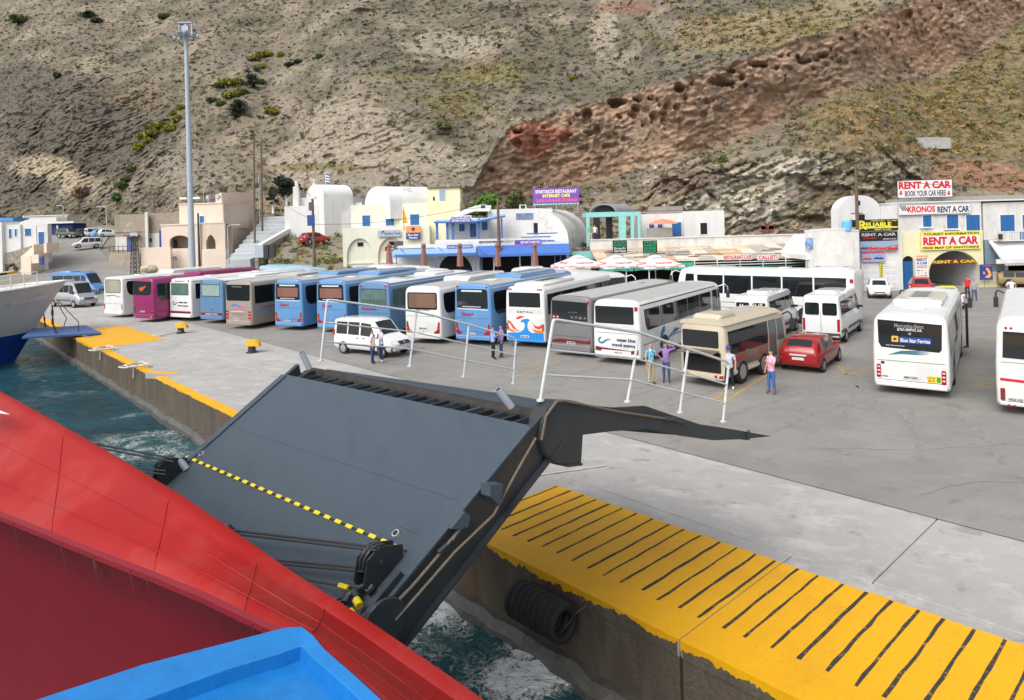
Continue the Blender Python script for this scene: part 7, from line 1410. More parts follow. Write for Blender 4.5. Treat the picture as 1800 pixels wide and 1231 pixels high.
B().box(x0, x1, -.05, 5, ztr - .3, ztr - .05).obj('terrace_slab', m_wall, f.t); f.block('terrace_rail', 765, 420, 961, 424, 0, .1, m_wall)
for u in list(range(768, 962, 12)): x = f.p(u, 425)[0]; B().box(x, x + .06, .0, .08, ztr - .05, ztr + .25).obj('rail_post', m_wall, f.t)
f.block('parapet', 765, 424, 842, 436, -.1, .0, m_wall)
# porch
for u in (768, 786, 796): a, b, c, d = f.rect(u - 2, 390, u + 2, 418, 1); B().box(a, b, 1, 1.25, c - .2, d).obj('porch_post', m_bluep, f.t)
for u in (882, 842): a, b, c, d = f.rect(u - 1.5, 384, u + 1.5, 418, 1); B().box(a, b, 1, 1.2, c - .2, d).obj('porch_post', m_bluep, f.t)
B().loft([[(f.p(u, v, .8)[0], .7, f.p(u, v, .8)[1]), (f.p(u, v, .8)[0], 4, f.p(u, v, .8)[1] + .25), (f.p(u, v, .8)[0], 4, f.p(u, v, .8)[1] + .4), (f.p(u, v, .8)[0], .7, f.p(u, v, .8)[1] + .2)] for u, v in ((763, 393), (835, 392), (888, 382))]).obj('porch_roof', m_bluel, f.t); B().tube([(f.p(u, v, .7)[0], .65, f.p(u, v, .7)[1] + .1) for u, v in ((763, 393), (835, 392), (888, 382))], .10, 5).obj('porch_beam', m_bluep, f.t)
B().box(f.p(765, 420)[0], f.p(885, 420)[0], .2, .3, ztr + .12, ztr + .35).obj('porch_balustrade', m_bluep, f.t)
for u0, u1, v in ((926, 980, 412), (916, 968, 418), (950, 975, 425)): a, b = f.p(u0, v, 1)[0], f.p(u1, v, 1)[0]; z = f.p(940, v, 1)[1]; B().box(a, b, .8, 2, z, z + .12).obj('terrace_table', m_bluep, f.t)
# lower floor
zl = f.p(850, 446)[1]; B().box(x0, f.p(842, 450)[0], .3, .6, 0, ztr - .3).obj('lower_wall', m_wall, f.t); xa, xb = f.p(770, 470)[0], f.p(830, 470)[0]; B().prism(arch_pts(xa, xb, 0, f.p(800, 480)[1], 14, f.p(800, 447)[1] - f.p(800, 480)[1]), lambda q, k: (q[0], .26 + .06 * k, q[1])).obj('arched_opening', m_night, f.t)
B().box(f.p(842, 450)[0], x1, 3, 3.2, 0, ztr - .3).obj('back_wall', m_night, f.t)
for u in (846, 867, 913, 934, 975, 985, 995): x = f.p(u, 470)[0]; B().box(x, x + .13, .1, .25, 0, zl).obj('post', m_bluep if u in (846, 975, 985, 995) else m_white, f.t)
B().prism([(-.2, ztr - .25), (-.2, ztr - .35), (-1.5, zl - .3), (-1.5, zl - .05)], lambda q, k: (f.p(840, 440)[0] + (x1 - f.p(840, 440)[0]) * k, q[0], q[1])).obj('awning', m_bluep, f.t)
B().prism([(-.12, f.p(760, 437)[1]), (-.12, f.p(760, 438)[1]), (-2.2, f.p(760, 447)[1] - .15), (-2.2, f.p(760, 447)[1] + .06)], lambda q, k: (f.p(694, 445)[0] + (f.p(838, 445)[0] - f.p(694, 445)[0]) * k, q[0], q[1])).obj('awning', m_bluel, f.t)
a, b = f.p(694, 447, -2.2)[0], f.p(838, 447, -2.2)[0]; z = f.p(760, 448, -2.2)[1]; B().box(a, b, -2.25, -2.15, z - .12, z + .1).obj('awning_rail', m_bluep, f.t)
for k in range(3): x = a + (b - a) * (.02 + .48 * k); B().tube([(x, -2.2, 0), (x, -2.2, z)], .05, 6).tube([(x, -.1, z + .7), (x + 1, -2.1, z)], .04, 5).obj('awning_frame', m_bluep, f.t)
for u in (843, 913): x = f.p(u, 370, 6)[0]; z = f.p(u, 369, 6)[1]; o = B().box(x, x + .8, 6, 6.5, z, z + .55).obj('air_conditioner', m_white, f.t, bevel=.03); B().obox((x + .4, 5.99, z + .28), (.5, .02, .42)).obj('fan_grille', m_dark, o)
sg('violet and white INTERNET CAFE sign on the porch roof', 791, 379, 829, 391, s_white, 70.4, [('R', 791.2, 385, 828.8, 390.8, s_vio, 'band'), ('T', 'Internet All-Cafe', 793, 380.2, 827, 384.2, s_vio, .03), ('T', 'SPARTAKOS', 794, 386, 826, 390, s_white, .03)]); sg('violet cafe restaurant sign hung on the terrace rail', 905, 422, 951, 436, s_vio, 69.8, [('T', 'SPARTAKOS', 915, 423.5, 949, 428, s_white, .03), ('T', 'Cafe Restaurant-Pizza', 907, 430.5, 949, 434.5, s_white, .01), ('R', 905.3, 429, 950.6, 429.7, s_pk, 'line')]); sg('small violet cafe sign above the light blue awning', 786, 430.5, 831, 437, s_vio, 69.6, [('T', 'Internet Cafe SPARTAKOS', 788, 431.8, 829, 435.6, s_white, .01)])
g = sign('large purple RESTAURANT INTERNET CAFE sign standing on the roof', 937, 330, 1018, 358, s_pur, 76, [('T', 'SPARTAKOS RESTAURANT', 941, 333, 1014, 339.5, s_white, .025), ('T', 'INTERNET CAFE', 954, 341, 1002, 347, s_dyel, .03), ('T', 'SAFE LUGGAGE STORAGE', 943, 349.5, 1015, 355, s_pk, .03)], 'roof_sign'); g.t.rotation_euler = (rad(-12), 0, 0)
for k in range(17): x = g.a + (g.b - g.a) * (k + .5) / 17; B().lathe([(.14, -.05), (.14, .03)], 8, (x, .0, -.02), 'y').obj('scallop', m_turq, g.t)
for x in (g.a + .2, (g.a + g.b) / 2, g.b - .2): B().tube([(x, .1, 1.4), (x - .3, 1.6, -.6)], .04, 5).tube([(x, .05, 0), (x, .05, -1)], .04, 5).obj('strut', m_galv, g.t)
# ---------------- cream travel building
f = Fac('travel_office', 'cream two storey travel office with arched garage doors and blue shutters', 680, 77)
x0, x1 = f.p(603, 450)[0], f.p(756, 450)[0]; z1 = f.p(680, 399)[1]; zt = f.p(685, 359, 1.6)[1]
g0, g1, g2, g3 = [f.p(u, 460)[0] for u in (610, 656, 665, 712)]; zsp = f.p(640, 450)[1]; zar = f.p(640, 419)[1]
B().prism([(x0, 0)] + arch_pts(g0, g1, 0, zsp, 14, zar - zsp)[::-1] + arch_pts(g2, g3, 0, zsp, 14, zar - zsp)[::-1] + [(x1, 0), (x1, z1), (x0, z1)], lambda q, k: (q[0], .35 * k, q[1])).obj('lower_wall', m_cream, f.t)
for a, b in ((g0, g1), (g2, g3)):
    B().prism(arch_pts(a, b, 0, zsp, 14, zar - zsp), lambda q, k: (q[0], .3 + .04 * k, q[1])).obj('arch_infill', m_cream, f.t); z = f.p(640, 464)[1]; B().box(a + .1, b - .1, .2, .28, 0, z).obj('garage_door', m_white, f.t); B().box(a + .1, b - .1, .1, .29, z, z + .12).obj('lintel', m_cream, f.t); m_ = (a + b) / 2; zz_ = f.p(640, 430)[1]; B().box(m_ - .3, m_ + .35, .24, .29, zz_ - .2, zz_ + .25).obj('vent_window', m_night, f.t)
B().box(x0, x1, .36, 10, 0, z1).obj('core', m_cream, f.t); B().box(f.p(617, 380, 1.6)[0], f.p(754, 380, 1.6)[0], 1.6, 9, z1, zt).obj('upper_wall', m_cream, f.t)
for q in ((637, 379, 651, 398), (678, 378, 693, 397), (721, 377, 737, 396)): f.shutter(*q, y=1.58)
xy = f.p(809, 400, 1)[0]; B().box(x1 - .3, xy, 1, 9, 0, f.p(780, 356, 1)[1]).obj('yellow_wing', m_yelw, f.t); B().box(f.p(753, 345, 3)[0], f.p(809, 345, 3)[0], 3, 7, f.p(780, 358, 3)[1] - .3, f.p(780, 331, 3)[1]).obj('roof_room', m_yelw, f.t); B().box(f.p(751, 345, 3)[0], f.p(811, 345, 3)[0], 2.8, 7.2, f.p(780, 331, 3)[1], f.p(780, 330, 3)[1] + .05).obj('roof_slab', m_wood, f.t); f.shutter(772, 333, 783, 354, mat('grey_blue_shutter', lin((140, 160, 185)), .6), 2.98, 2); f.panel('vent', 761, 346, 764, 353, m_night, 2.99)
vault('roof_vault', f.t, (f.p(662, 350, 3)[0], 3.2, 0), rad(38), 6.4, f.p(680, 356, 4)[1], f.p(680, 329, 5)[1] - f.p(680, 356, 4)[1], 6.5, m_wall, 8); f.panel('vault_window', 664, 341, 669, 351, m_dark, 3.1)
sg('grey travel agency sign board on the cream wall', 664, 405, 704, 416, s_gry, 76.8, [('P', [(671, 412), (671, 406), (675, 406), (677, 410), (675, 408)], s_bl, 'emblem', .006), ('T', 'akoutros Travel', 676, 407.5, 703, 413, s_bl, .01)]); g = sg('orange and blue ferry sign with a dark star', 714, 397, 739, 421, s_or, 76.7, [('R', 714, 409, 739, 421, s_bl, 'band'), ('T', 'Blue Star', 717, 411, 736, 415, s_white, .03), ('T', 'Ferries', 719.5, 416, 734, 420, s_white, .03), ('P', [(726.5 + a * 5, 403 - b * 5) for a, b in star(0, 0, 1)], s_navy, 'star', .008)])
sg('small orange and navy sign inside the second arch', 672, 434, 695, 441, s_navy, 76.6, [('R', 672.2, 434.2, 677, 440.8, s_or, 'badge'), ('T', 'STAR', 680, 435.8, 693, 439.2, s_white, .02)]); sg('car poster leaning beside the second arch', 693, 424, 709, 444, mat('poster_dark', lin((96, 84, 92)), .5, var=.5, vs=2), 75, [('R', 693.3, 439, 708.6, 443.6, s_pk, 'band')] + minicar(701, 436, 2.6, s_gry), 'poster')
# ---------------- church and stairs
f = Fac('church', 'white barrel vaulted chapel with blue door and cross on its gable', 575, 92, 0, 'church', z0=3)
zb = f.p(575, 345)[1]; ztp = f.p(560, 324)[1]
vault('nave', f.t, (f.p(552, 350)[0], .4, 0), rad(40), 5.6, zb, ztp - zb, 4.2, m_wall, 0); B().box(f.p(523, 365)[0], f.p(619, 365)[0], 1.2, 8, 0, f.p(570, 346)[1]).obj('side_wall', m_wall, f.t); B().box(f.p(610, 365)[0], f.p(632, 365)[0], 1.5, 7, 0, f.p(620, 356)[1]).obj('annex_wall', m_wall, f.t)
f.shutter(516, 349, 521, 361, m_blue, .6, 1, 'panel_door'); f.panel('slit_window', 587, 355, 591, 363, m_night, 1.18); a, b, c, d = f.rect(515, 318, 524, 346, .3); B().box(a, b, .3, .9, 0, (c + d) / 2 + .3).box(a + .25, b - .1, .35, .85, (c + d) / 2 + .3, d).obj('bell_wall', m_wall, f.t)
x = f.p(547, 320)[0]; z = f.p(547, 322)[1]; B().box(x - .16, x + .16, 1.1, 1.4, z - .4, z).box(x - .05, x + .05, 1.2, 1.3, z, z + .75).box(x - .25, x + .25, 1.2, 1.3, z + .42, z + .54).obj('cross', m_white, f.t)
B().loft([[(f.p(u, 400)[0], y0, -3.5), (f.p(u, 400)[0], 3, -3.5), (f.p(u, 400)[0], 3, f.p(u, v)[1]), (f.p(u, 400)[0], y0 + .3, f.p(u, v)[1])] for u, v, y0 in ((528, 372, -.4), (560, 368, -.6), (580, 372, -.8), (600, 376, -.5), (634, 368, 0))]).obj('terrace_wall', m_wallo, f.t)
B().loft([[(f.p(u, 400)[0], y0, -3.5), (f.p(u, 400)[0], 0, -3.5), (f.p(u, 400)[0], 0, f.p(u, v)[1])] for u, v, y0 in ((556, 380, -1.2), (572, 380, -2.0), (590, 405, -2.2), (600, 420, -1.8))]).obj('buttress', m_wallo, f.t); f.block('forecourt', 500, 362, 560, 372, -.5, 4, m_wall, -3)
st_ = thing('church_stairs', 'broad grey and white stepped path climbing to the chapel', 'stairs', at(430, 455, 84)); SO = st_.location.copy()
nst = 11
lp = [at(u, v, d) for u, v, d in ((398, 462, 82), (466, 382, 106))]; rp_ = [at(u, v, d) for u, v, d in ((440, 462, 82), (532, 382, 104))]
m_step = mat('step_grey', lin((176, 182, 186)), .9, var=.1, vs=1)
for k in range(nst):
    t0, t1 = k / nst, (k + 1) / nst; a, b, c_, d_ = lp[0].lerp(lp[1], t0), rp_[0].lerp(rp_[1], t0), rp_[0].lerp(rp_[1], t1), lp[0].lerp(lp[1], t1); zt_ = a.z + .33; dz = d_.z - a.z
    lo = Vector((0, 0, 3)); q = [a, b, c_, d_]
    B().prism(range(4), lambda i, j: (Vector((q[i].x, q[i].y, (zt_ + (dz - .28) * (0 if i < 2 else 1)) if j else a.z - 2)) - SO)).obj('step', m_step, st_); nb_ = (q[3] - q[0]) * .16
    B().prism([a, b, b + nb_, a + nb_], lambda p, j: Vector((p.x, p.y, zt_ + .005 + .03 * j)) - SO).obj('step_nosing', m_wall, st_)
pr = [at(u, v, d) for u, v, d in ((446, 436, 81), (470, 422, 85), (505, 402, 92), (549, 376, 100))]
B().loft([[p - SO + Vector((0, 0, -.45)), p - SO + Vector((.5, 0, -.45)), p - SO + Vector((.5, 0, .12)), p - SO + Vector((0, 0, .12))] for p in pr]).obj('parapet', m_wall, st_); B().loft([[p - SO + Vector((.05, .1, -4)), p - SO + Vector((.45, .1, -4)), p - SO + Vector((.45, .1, -.45)), p - SO + Vector((.05, .1, -.45))] for p in pr[:3]]).obj('stone_wall', m_stone, st_)
B().loft([[p - SO + Vector((.05, .1, -5)), p - SO + Vector((.45, .1, -5)), p - SO + Vector((.45, .1, -.45)), p - SO + Vector((.05, .1, -.45))] for p in pr[2:]]).obj('whitewashed_wall', m_wallo, st_)
for u, v in ((508, 384), (536, 384)):
    c_ = at(u, v, 98); t_ = thing('flower_pot', ('left' if u < 520 else 'right') + ' of the two terracotta pots on the stair landing', 'pot', c_); B().lathe([(.3, 0), (.42, .5), (.45, .75), (.38, .75)], 12).obj('pot', mat('terracotta', lin((178, 120, 96)), .8), t_, smooth=40); link('plant', leafy('plant', np.array([[0, 0, .9], [.1, 0, 1.2]]), np.array([.35, .3]), np.array([lin((70, 80, 60))] * 2), 3, 40, 1.2), t_)
# ---------------- beige house with arches
f = Fac('beige_house', 'pinkish beige house with arched loggia and stepped blocks', 340, 88, 0, 'house', z0=1.2)
x0, x1, x2 = f.p(284, 430)[0], f.p(352, 430)[0], f.p(394, 430)[0]; z1 = f.p(320, 396)[1]; a, b = f.p(298, 425)[0], f.p(333, 425)[0]; zs = f.p(315, 424)[1]; zl = f.p(315, 437)[1]
ar = arch_pts(a, b, zl, zs, 14, f.p(315, 414)[1] - zs)
def wall_hole(nm, x0, x1, z0, z1, hole, y0, y1, m, t):
    bb = B(); xs0, xs1 = hole[-1][0], hole[0][0]; zl = hole[0][1]
    bb.prism([(x0, z0), (x1, z0), (x1, zl), (x0, zl)], lambda q, k: (q[0], y1 if k else y0, q[1])); bb.prism([(x0, zl), (xs0, zl)] + hole[1:-1][::-1] + [(xs1, zl), (x1, zl), (x1, z1), (x0, z1)], lambda q, k: (q[0], y1 if k else y0, q[1])); return bb.obj(nm, m, t)
wall_hole('lower_wall', x0, x1, -1.5, z1, ar, 0, .4, m_pink, f.t); B().box(x0, x1, 2.6, 2.8, -1, z1).obj('loggia_back', m_tan, f.t); B().box(x0, x1, .4, 2.6, z1 - .2, z1).obj('loggia_ceiling', m_tan, f.t); B().box(x0, x1, .4, 2.6, zl - .3, zl - .1).obj('loggia_floor', m_tan, f.t); B().box(x0, x0 + .3, .4, 2.6, -1, z1).obj('loggia_side', m_tan, f.t); B().box(x0 - .05, x1 + .05, -.08, 3, z1, z1 + .18).obj('cornice', m_pink, f.t)
B().prism(arch_pts(f.p(304, 425, 2.55)[0], f.p(312, 425, 2.55)[0], zl, zs - .1, 8), lambda q, k: (q[0], 2.5 + .08 * k, q[1])).obj('arched_window', m_glass_lt, f.t)
a, b = f.p(360, 425)[0], f.p(377, 425)[0]; zs = f.p(368, 425)[1]; zl2 = f.p(368, 438)[1]; ar = [(b, zl2), (b, zs), (b - .15, zs + .35), ((a + b) / 2 + .25, zs + .75), ((a + b) / 2, zs + .9), ((a + b) / 2 - .25, zs + .75), (a + .15, zs + .35), (a, zs), (a, zl2)]
wall_hole('lower_wall', x1 + .02, x2, -1.5, z1 + .1, ar, .3, .7, m_tan, f.t); B().box(x1, x2, 2.6, 2.8, -1, z1).obj('porch_back', m_tan, f.t); B().box(x1, x2, -.05 + .3, 3, z1 + .1, z1 + .25).obj('cornice', m_tan, f.t); f.block('dwarf_wall', 355, 438, 397, 470, -.3, .28, m_pink, -1.5)
x3, x4 = f.p(315, 375, 3)[0], f.p(391, 375, 3)[0]; z2 = f.p(350, 359, 3)[1]; B().box(x3, x4, 3, 12, z1 - .5, z2).obj('upper_wall', m_pink, f.t); B().box(x3 - .05, x4 + .05, 2.9, 12, z2, z2 + .15).obj('cornice', m_pink, f.t); f.shutter(351, 380, 359, 393, m_blue, 2.98, 2)
sw = [at(u, v, d) for u, v, d in ((392, 356, 91), (448, 353, 104))]; B().prism([sw[0] - f.P, sw[1] - f.P, sw[1] - f.P + Vector((-3, .6, 0)), sw[0] - f.P + Vector((-3, .6, 0))], lambda p, k: (p.x, p.y, p.z if k else -2)).obj('stair_side_wall', m_tan, f.t)
tb = [at(u, v, d) for u, v, d in ((389, 339, 95), (447, 338, 104))]; B().prism([tb[0] - f.P, tb[1] - f.P, tb[1] - f.P + Vector((-4, 3, 0)), tb[0] - f.P + Vector((-3, 5, 0))], lambda p, k: (p.x, p.y, p.z if k else z2 - .5)).obj('roof_room', m_pink, f.t)
f.block('boundary_wall', 248, 435, 300, 480, -1.5, -1.1, m_pink, -1.5)
for u in (310, 323, 325): pass
for u, h_ in ((315, 1.4), (358, 2.2), (380, 1.3)): x = f.p(u, 358, 5)[0]; B().tube([(x, 5, z2), (x, 5, z2 + h_)], .03, 5).obj('aerial', m_galv, f.t)
for u in (366, 384): x = f.p(u, 352, 5)[0]; B().lathe([(.05, 0), (.05, .5), (.3, .7), (.28, 1.1), (.1, 1.2)], 10, (x, 5, z2 + .1)).obj('chimney_pot', m_galv, f.t)
# ---------------- grey ruin and retaining wall
f = Fac('grey_ruin', 'rough grey rendered old house with blue patterned door', 255, 98, 0, 'house', z0=1.5)
B().box(f.p(202, 410)[0], f.p(257, 410)[0], 0, 6, -1, f.p(230, 377)[1]).obj('wall', m_ruin, f.t); B().box(f.p(258, 410)[0], f.p(316, 410)[0], .6, 6, -1, f.p(290, 374)[1]).obj('wall', m_ruin, f.t); a, b, c, d = f.rect(255, 373, 260, 440, -.2); B().box(a, b, -.2, .1, -1, d).obj('pier', m_wallo, f.t)
f.block('string_course', 201, 405, 258, 408, -.1, 0, m_ruin); f.shutter(223, 417, 235, 444, mat('patterned_blue_door', lin((86, 104, 160)), .7, var=.6, vs=5), -.02, 2, 'panel_door'); f.block('door_canopy', 217, 413, 240, 415.5, -.9, 0, mat('rusty_sheet', lin((140, 84, 66)), .8)); f.panel('painted_patch', 203, 417, 222, 440, m_wallo, -.02); f.panel('painted_patch', 262, 410, 281, 436, m_wallo, .58); f.panel('blue_mark', 261, 419, 267, 426, s_bl, .55); f.block('blue_door_edge', 280, 405, 284, 436, -.2, .2, s_bl)
f2 = Fac('retaining_wall', 'grey rendered retaining wall with iron railing beside the road', 205, 94, 0, 'wall', z0=1.5)
wp = [(f2.p(u, 450)[0], y, f2.p(u, v)[1]) for u, v, y in ((158, 447, 5), (168, 446, 3), (185, 445, 1), (210, 445, 0), (247, 445, -.2))]
B().loft([[(x, y, -2), (x, y + .4, -2), (x, y + .4, z), (x, y, z)] for x, y, z in wp]).obj('wall', m_ruin, f2.t, smooth=40)
for (xa, ya, za), (xb_, yb_, zb_) in zip(wp[2:-1], wp[3:]):
    for zz_ in (.35, .9): B().tube([(xa, ya + .2, za + zz_), (xb_, yb_ + .2, zb_ + zz_)], .035, 5).obj('rail', m_dark, f2.t)
for k in range(8): t = k / 7; x = wp[2][0] + (wp[4][0] - wp[2][0]) * t; B().tube([(x, .2 + (1 - t) * .8, wp[2][2] - .1), (x, .2 + (1 - t) * .8, wp[2][2] + .95)], .035, 5).obj('rail_post', m_dark, f2.t)
# ---------------- white house with blue doors, far left
f = Fac('blue_door_house', 'white vaulted house with blue doors and outside steps at the far left', 45, 93, 0, 'house', z0=1.8)
zs = f.p(60, 396)[1]; a, b = f.p(35, 420)[0], f.p(84, 420)[0]; B().prism(arch_pts(a, b, -1.5, zs, 14, f.p(60, 385)[1] - zs), lambda q, k: (q[0] - 6.3 * k, 8 * k, q[1])).obj('vaulted_wall', m_wall, f.t, smooth=25); B().box(f.p(10, 420)[0], a + .3, -.3, 6, -1.5, f.p(22, 395)[1]).obj('wing_wall', m_wall, f.t); B().box(f.p(-30, 420)[0], f.p(11, 420)[0], -.8, 6, -1.5, f.p(0, 391)[1]).obj('wing_wall', m_wall, f.t)
f.shutter(44, 402, 55, 415); f.shutter(68, 408, 78, 432, m_blue, 0, 1, 'panel_door'); f.shutter(16, 403, 21, 419, m_blue, -.3, 1); f.shutter(26, 403, 30, 416, m_blue, -.3, 1); f.shape('stone_base', [(10, 445), (30, 440), (56, 432), (58, 470), (10, 476)], -.38, -.2, m_stone); f.panel('cellar_door', 39, 455, 55, 468, m_blue, -.42)
m_peach = mat('peach_plaster', lin((228, 212, 194)), .85, var=.06)
for q, y0, y1 in (((57, 430, 59.5, 450), -2.6, -.1), ((77, 427, 82, 445), -2.6, -.1), ((55, 448, 68, 463), -3.2, -2.6)): f.block('stair_parapet', *q, y0, y1, m_peach)
for k in range(7): z = f.p(68, 433 + 2.6 * k)[1]; x, x_ = f.p(60, 440)[0], f.p(77, 440)[0]; B().box(x, x_, -.4 - .36 * k, -.02 - .36 * k, -1.5, z).obj('step', m_peach, f.t)
f.block('blue_post', 69, 452, 75, 466, -3.4, -3.2, s_bl)
f = Fac('low_white_building', 'long low white flat roofed building behind the vaulted house', 80, 134, 0, 'building', z0=6); f.block('wall', 40, 380, 119, 396, 0, 4, m_wall, 0); f.block('roof_edge', 39, 378.5, 120, 380, -.2, 4.2, m_wall); f.block('side_store', 99, 382, 119, 389, -.4, 0, m_slab)
f = Fac('canvas_shed', 'shed closed with navy blue canvas behind the green car', 106, 127, 0, 'shed', z0=5.5)
for u0, u1 in ((83, 104), (104.5, 128)): f.block('canvas_wall', u0, 393, u1, 417, 0, 4, m_navy, .2)
f.block('roof', 80, 389.5, 129, 393, -.6, 4.3, m_wall); f.panel('badge', 99, 396, 102, 402, s_white, -.02)
f = Fac('blue_roof_house', 'low house with bright blue roof at the left margin', 5, 104, 0, 'house', z0=3); f.block('wall', -40, 389, 24, 400, 0, 3, m_wall, 0); f.block('roof', -42, 384, 23, 389, -.3, 3.2, mat('bright_blue_roof', lin((74, 146, 214)), .6))
# ---------------- grassy embankment with a track
eu = np.linspace(470, 615, 40); ed = np.linspace(70, 92, 26); EU, ED = np.meshgrid(eu, ed)
EZ = np.interp(ED, [70, 76, 88, 92], [0, 2.6, 5.5, 6.2]) * np.interp(EU, [470, 500, 600, 615], [.85, 1, 1, .9]); EX = ((EU - PU) / FPX) * ED
EZ = EZ + fbm(EX / 2, ED / 2, EZ * 0, 3) * .35
o = link('embankment', grid_mesh('embankment', np.stack([EX, ED, EZ - .1], -1), m_dirt)); struct(o)
r = np.random.RandomState(31); i = r.randint(0, 26, 260); j = r.randint(0, 40, 260); pp = np.stack([EX[i, j], ED[i, j], EZ[i, j] - .1], -1) + r.normal(size=(260, 3)) * [.3, .3, 0]
cols = np.array([lin(c) for c in ((150, 140, 76), (120, 122, 66), (168, 150, 92), (100, 106, 64), (150, 128, 96))])[r.randint(0, 5, 260)] * 1.0
setp(link('embankment_weeds', leafy('embankment_weeds', pp, .18 + .3 * r.rand(260), cols, 9, 40, 1.2)), 'yellow green weeds covering the embankment below the chapel', 'weeds', kind='stuff')
hr_ = (.72, .69); c = car('hatch', 'red car parked on the embankment below the chapel', at(530, 430, 85), hr_, p_red, 3.7, 1.5, .84)
# cars parked up the road on the left
def road_car(kind, label, u, v, head, m, L_, H_, W_): p = UG(u, v); return car(kind, label, p + Vector((0, 0, .15)), head, m, L_, H_, W_)
road_car('suv', 'green off-road car in front of the navy canvas shed', 104, 420, (.97, -.22), p_green, 3.9, 1.65, .84); road_car('est', 'black car parked up the road right of the green car', 133, 418, (.8, .6), p_black, 4.3, 1.5, .86); road_car('mpv', 'white van second in the line up the road, right of the black car', 150, 419, (.7, .7), p_white, 4.1, 1.7, .84); road_car('hatch', 'light blue car in the line up the road', 160, 420, (.7, .7), p_lblue, 3.8, 1.5, .84); road_car('hatch', 'white car at the right end of the line up the road', 170, 419, (.7, .7), p_white, 3.8, 1.5, .84)
c = road_car('mpv', 'white van parked at the road edge beside the grey ruin', 178, 437, (-.75, -.66), p_white, 4.1, 1.75, .84)
# ================================================================== small ferry at the left margin
m_shipw = mat('ship_grey_white', lin((196, 194, 190)), .45, var=.08, vs=.8, streak=.15); m_shipb = mat('ship_blue', lin((26, 60, 140)), .4, var=.12, vs=1)
T0 = at(118, 497, 50); sh_ = thing('white_ferry', 'grey white ferry bow with blue bottom moored at the left', 'ship', (T0.x, T0.y, SEA_Z)); SX = -NV; SY = Vector((NV.y, -NV.x, 0))
def HP(s, b, z): return SX * s + SY * b + Vector((0, 0, z - SEA_Z))
def hullring(s, side):
    o = []
    for z in (3.67, 3.5, 2.4, 1.2, .3, -.6, -2.2):
        zt_ = 3.67 + .06 * 0 - .075 * s; zz_ = -2.2 + (z + 2.2) * (zt_ + 2.2) / 5.87; st_m = 3.5 * (1 - (z + 2.2) / 5.87) ** .9; fl = .25 + .75 * (z + 2.2) / 5.87
        b = 3.9 * (1 - math.exp(-max(0, s - st_m) / 3.4)) * fl; o.append(HP(max(s, st_m), side * b, zz_))
    return o
ss_ = [0, .25, .6, 1, 1.6, 2.4, 3.4, 5, 7, 10, 14]
for sd in (1, -1):
    R = [hullring(s, sd) for s in ss_]; B().loft([r[:5] for r in R], cap=False, closed=False).obj('hull', m_shipw, sh_, smooth=60); B().loft([r[4:] for r in R], cap=False, closed=False).obj('hull_bottom', m_shipb, sh_, smooth=60)
    B().tube([r[0] + Vector((0, 0, .03)) for r in R], .07, 6).obj('gunwale', m_white, sh_)
B().loft([[hullring(s, 1)[1], hullring(s, -1)[1]] for s in ss_], cap=False, closed=False).obj('fore_deck', m_shipw, sh_)
for k in range(7):
    s = 2.0 + k * .8; p = hullring(s, 1)[0] - SY * .2; B().tube([p, p + Vector((0, 0, 1.0))], .035, 5).obj('rail_stanchion', m_white, sh_)
for h_ in (.35, .7, 1.0): B().tube([hullring(s, 1)[0] - SY * .2 + Vector((0, 0, h_)) for s in (2, 3, 4.5, 6.5, 9)], .028, 5).obj('rail', m_white, sh_)
p = HP(5.2, .6, 3.4); B().tube([p, p + Vector((-.5, 0, 2.6))], .10, 7).obj('jackstaff', m_white, sh_); B().obox(HP(6.6, .2, 4.1), (1.6, 2.2, 1.5)).obj('windlass_house', m_white, sh_, bevel=.06)
a, b = hullring(3.6, 1), hullring(1.4, 1); c_ = (a[1] * .42 + b[1] * .0 + a[2] * .08 + b[1] * .1 + b[2] * .4); rt = (hullring(1.6, 1)[2] - hullring(3.4, 1)[2]).normalized(); upv = (hullring(2.5, 1)[1] - hullring(2.5, 1)[2]).normalized(); c_ = (hullring(2.6, 1)[1] * .35 + hullring(2.6, 1)[2] * .65); nn_ = rt.cross(upv).normalized()
letters('THIRASSIA', mat('raised_letters', lin((222, 222, 218)), .5), sh_, c_ + nn_ * .10 * (1 if nn_.dot(SY) > 0 else -1), rt, upv, 2.5, .32, .03)
q = [G(38, 593, .45), G(60, 577, .45), G(150, 572, .16), G(178, 585, .16)]; B().prism(q, lambda p, k: p - sh_.location + Vector((0, 0, -.12 + .12 * k))).obj('bow_ramp', mat('ramp_blue', lin((74, 104, 160)), .5, var=.2, vs=1.5), sh_)
def chain(pts, r, parent, O, name='chain', m=None):
    P_ = [Vector(p) for p in pts]; n_ = 0
    for a, b in zip(P_[:-1], P_[1:]):
        k_ = max(2, int((b - a).length / (r * 5)))
        for k in range(k_):
            p, q_ = a.lerp(b, k / k_) - O, a.lerp(b, (k + .95) / k_) - O; B().tube([p, q_], r * (1.25 if k % 2 else .8), 5).obj('chain_link', m or m_dark, parent)
chain([at(92, 538, 48.5), at(93, 570, 47.5), at(100, 588, 46.5)], .07, sh_, sh_.location); chain([at(77, 552, 49), at(80, 575, 48.5)], .05, sh_, sh_.location)
for px in ([(100, 530), (108, 545), (117, 560), (112, 574)], [(102, 528), (120, 548), (138, 566), (138, 582), (125, 588)]): B().tube([at(u, v, 48) - sh_.location for u, v in px], .03, 5).obj('rope', m_wire, sh_)
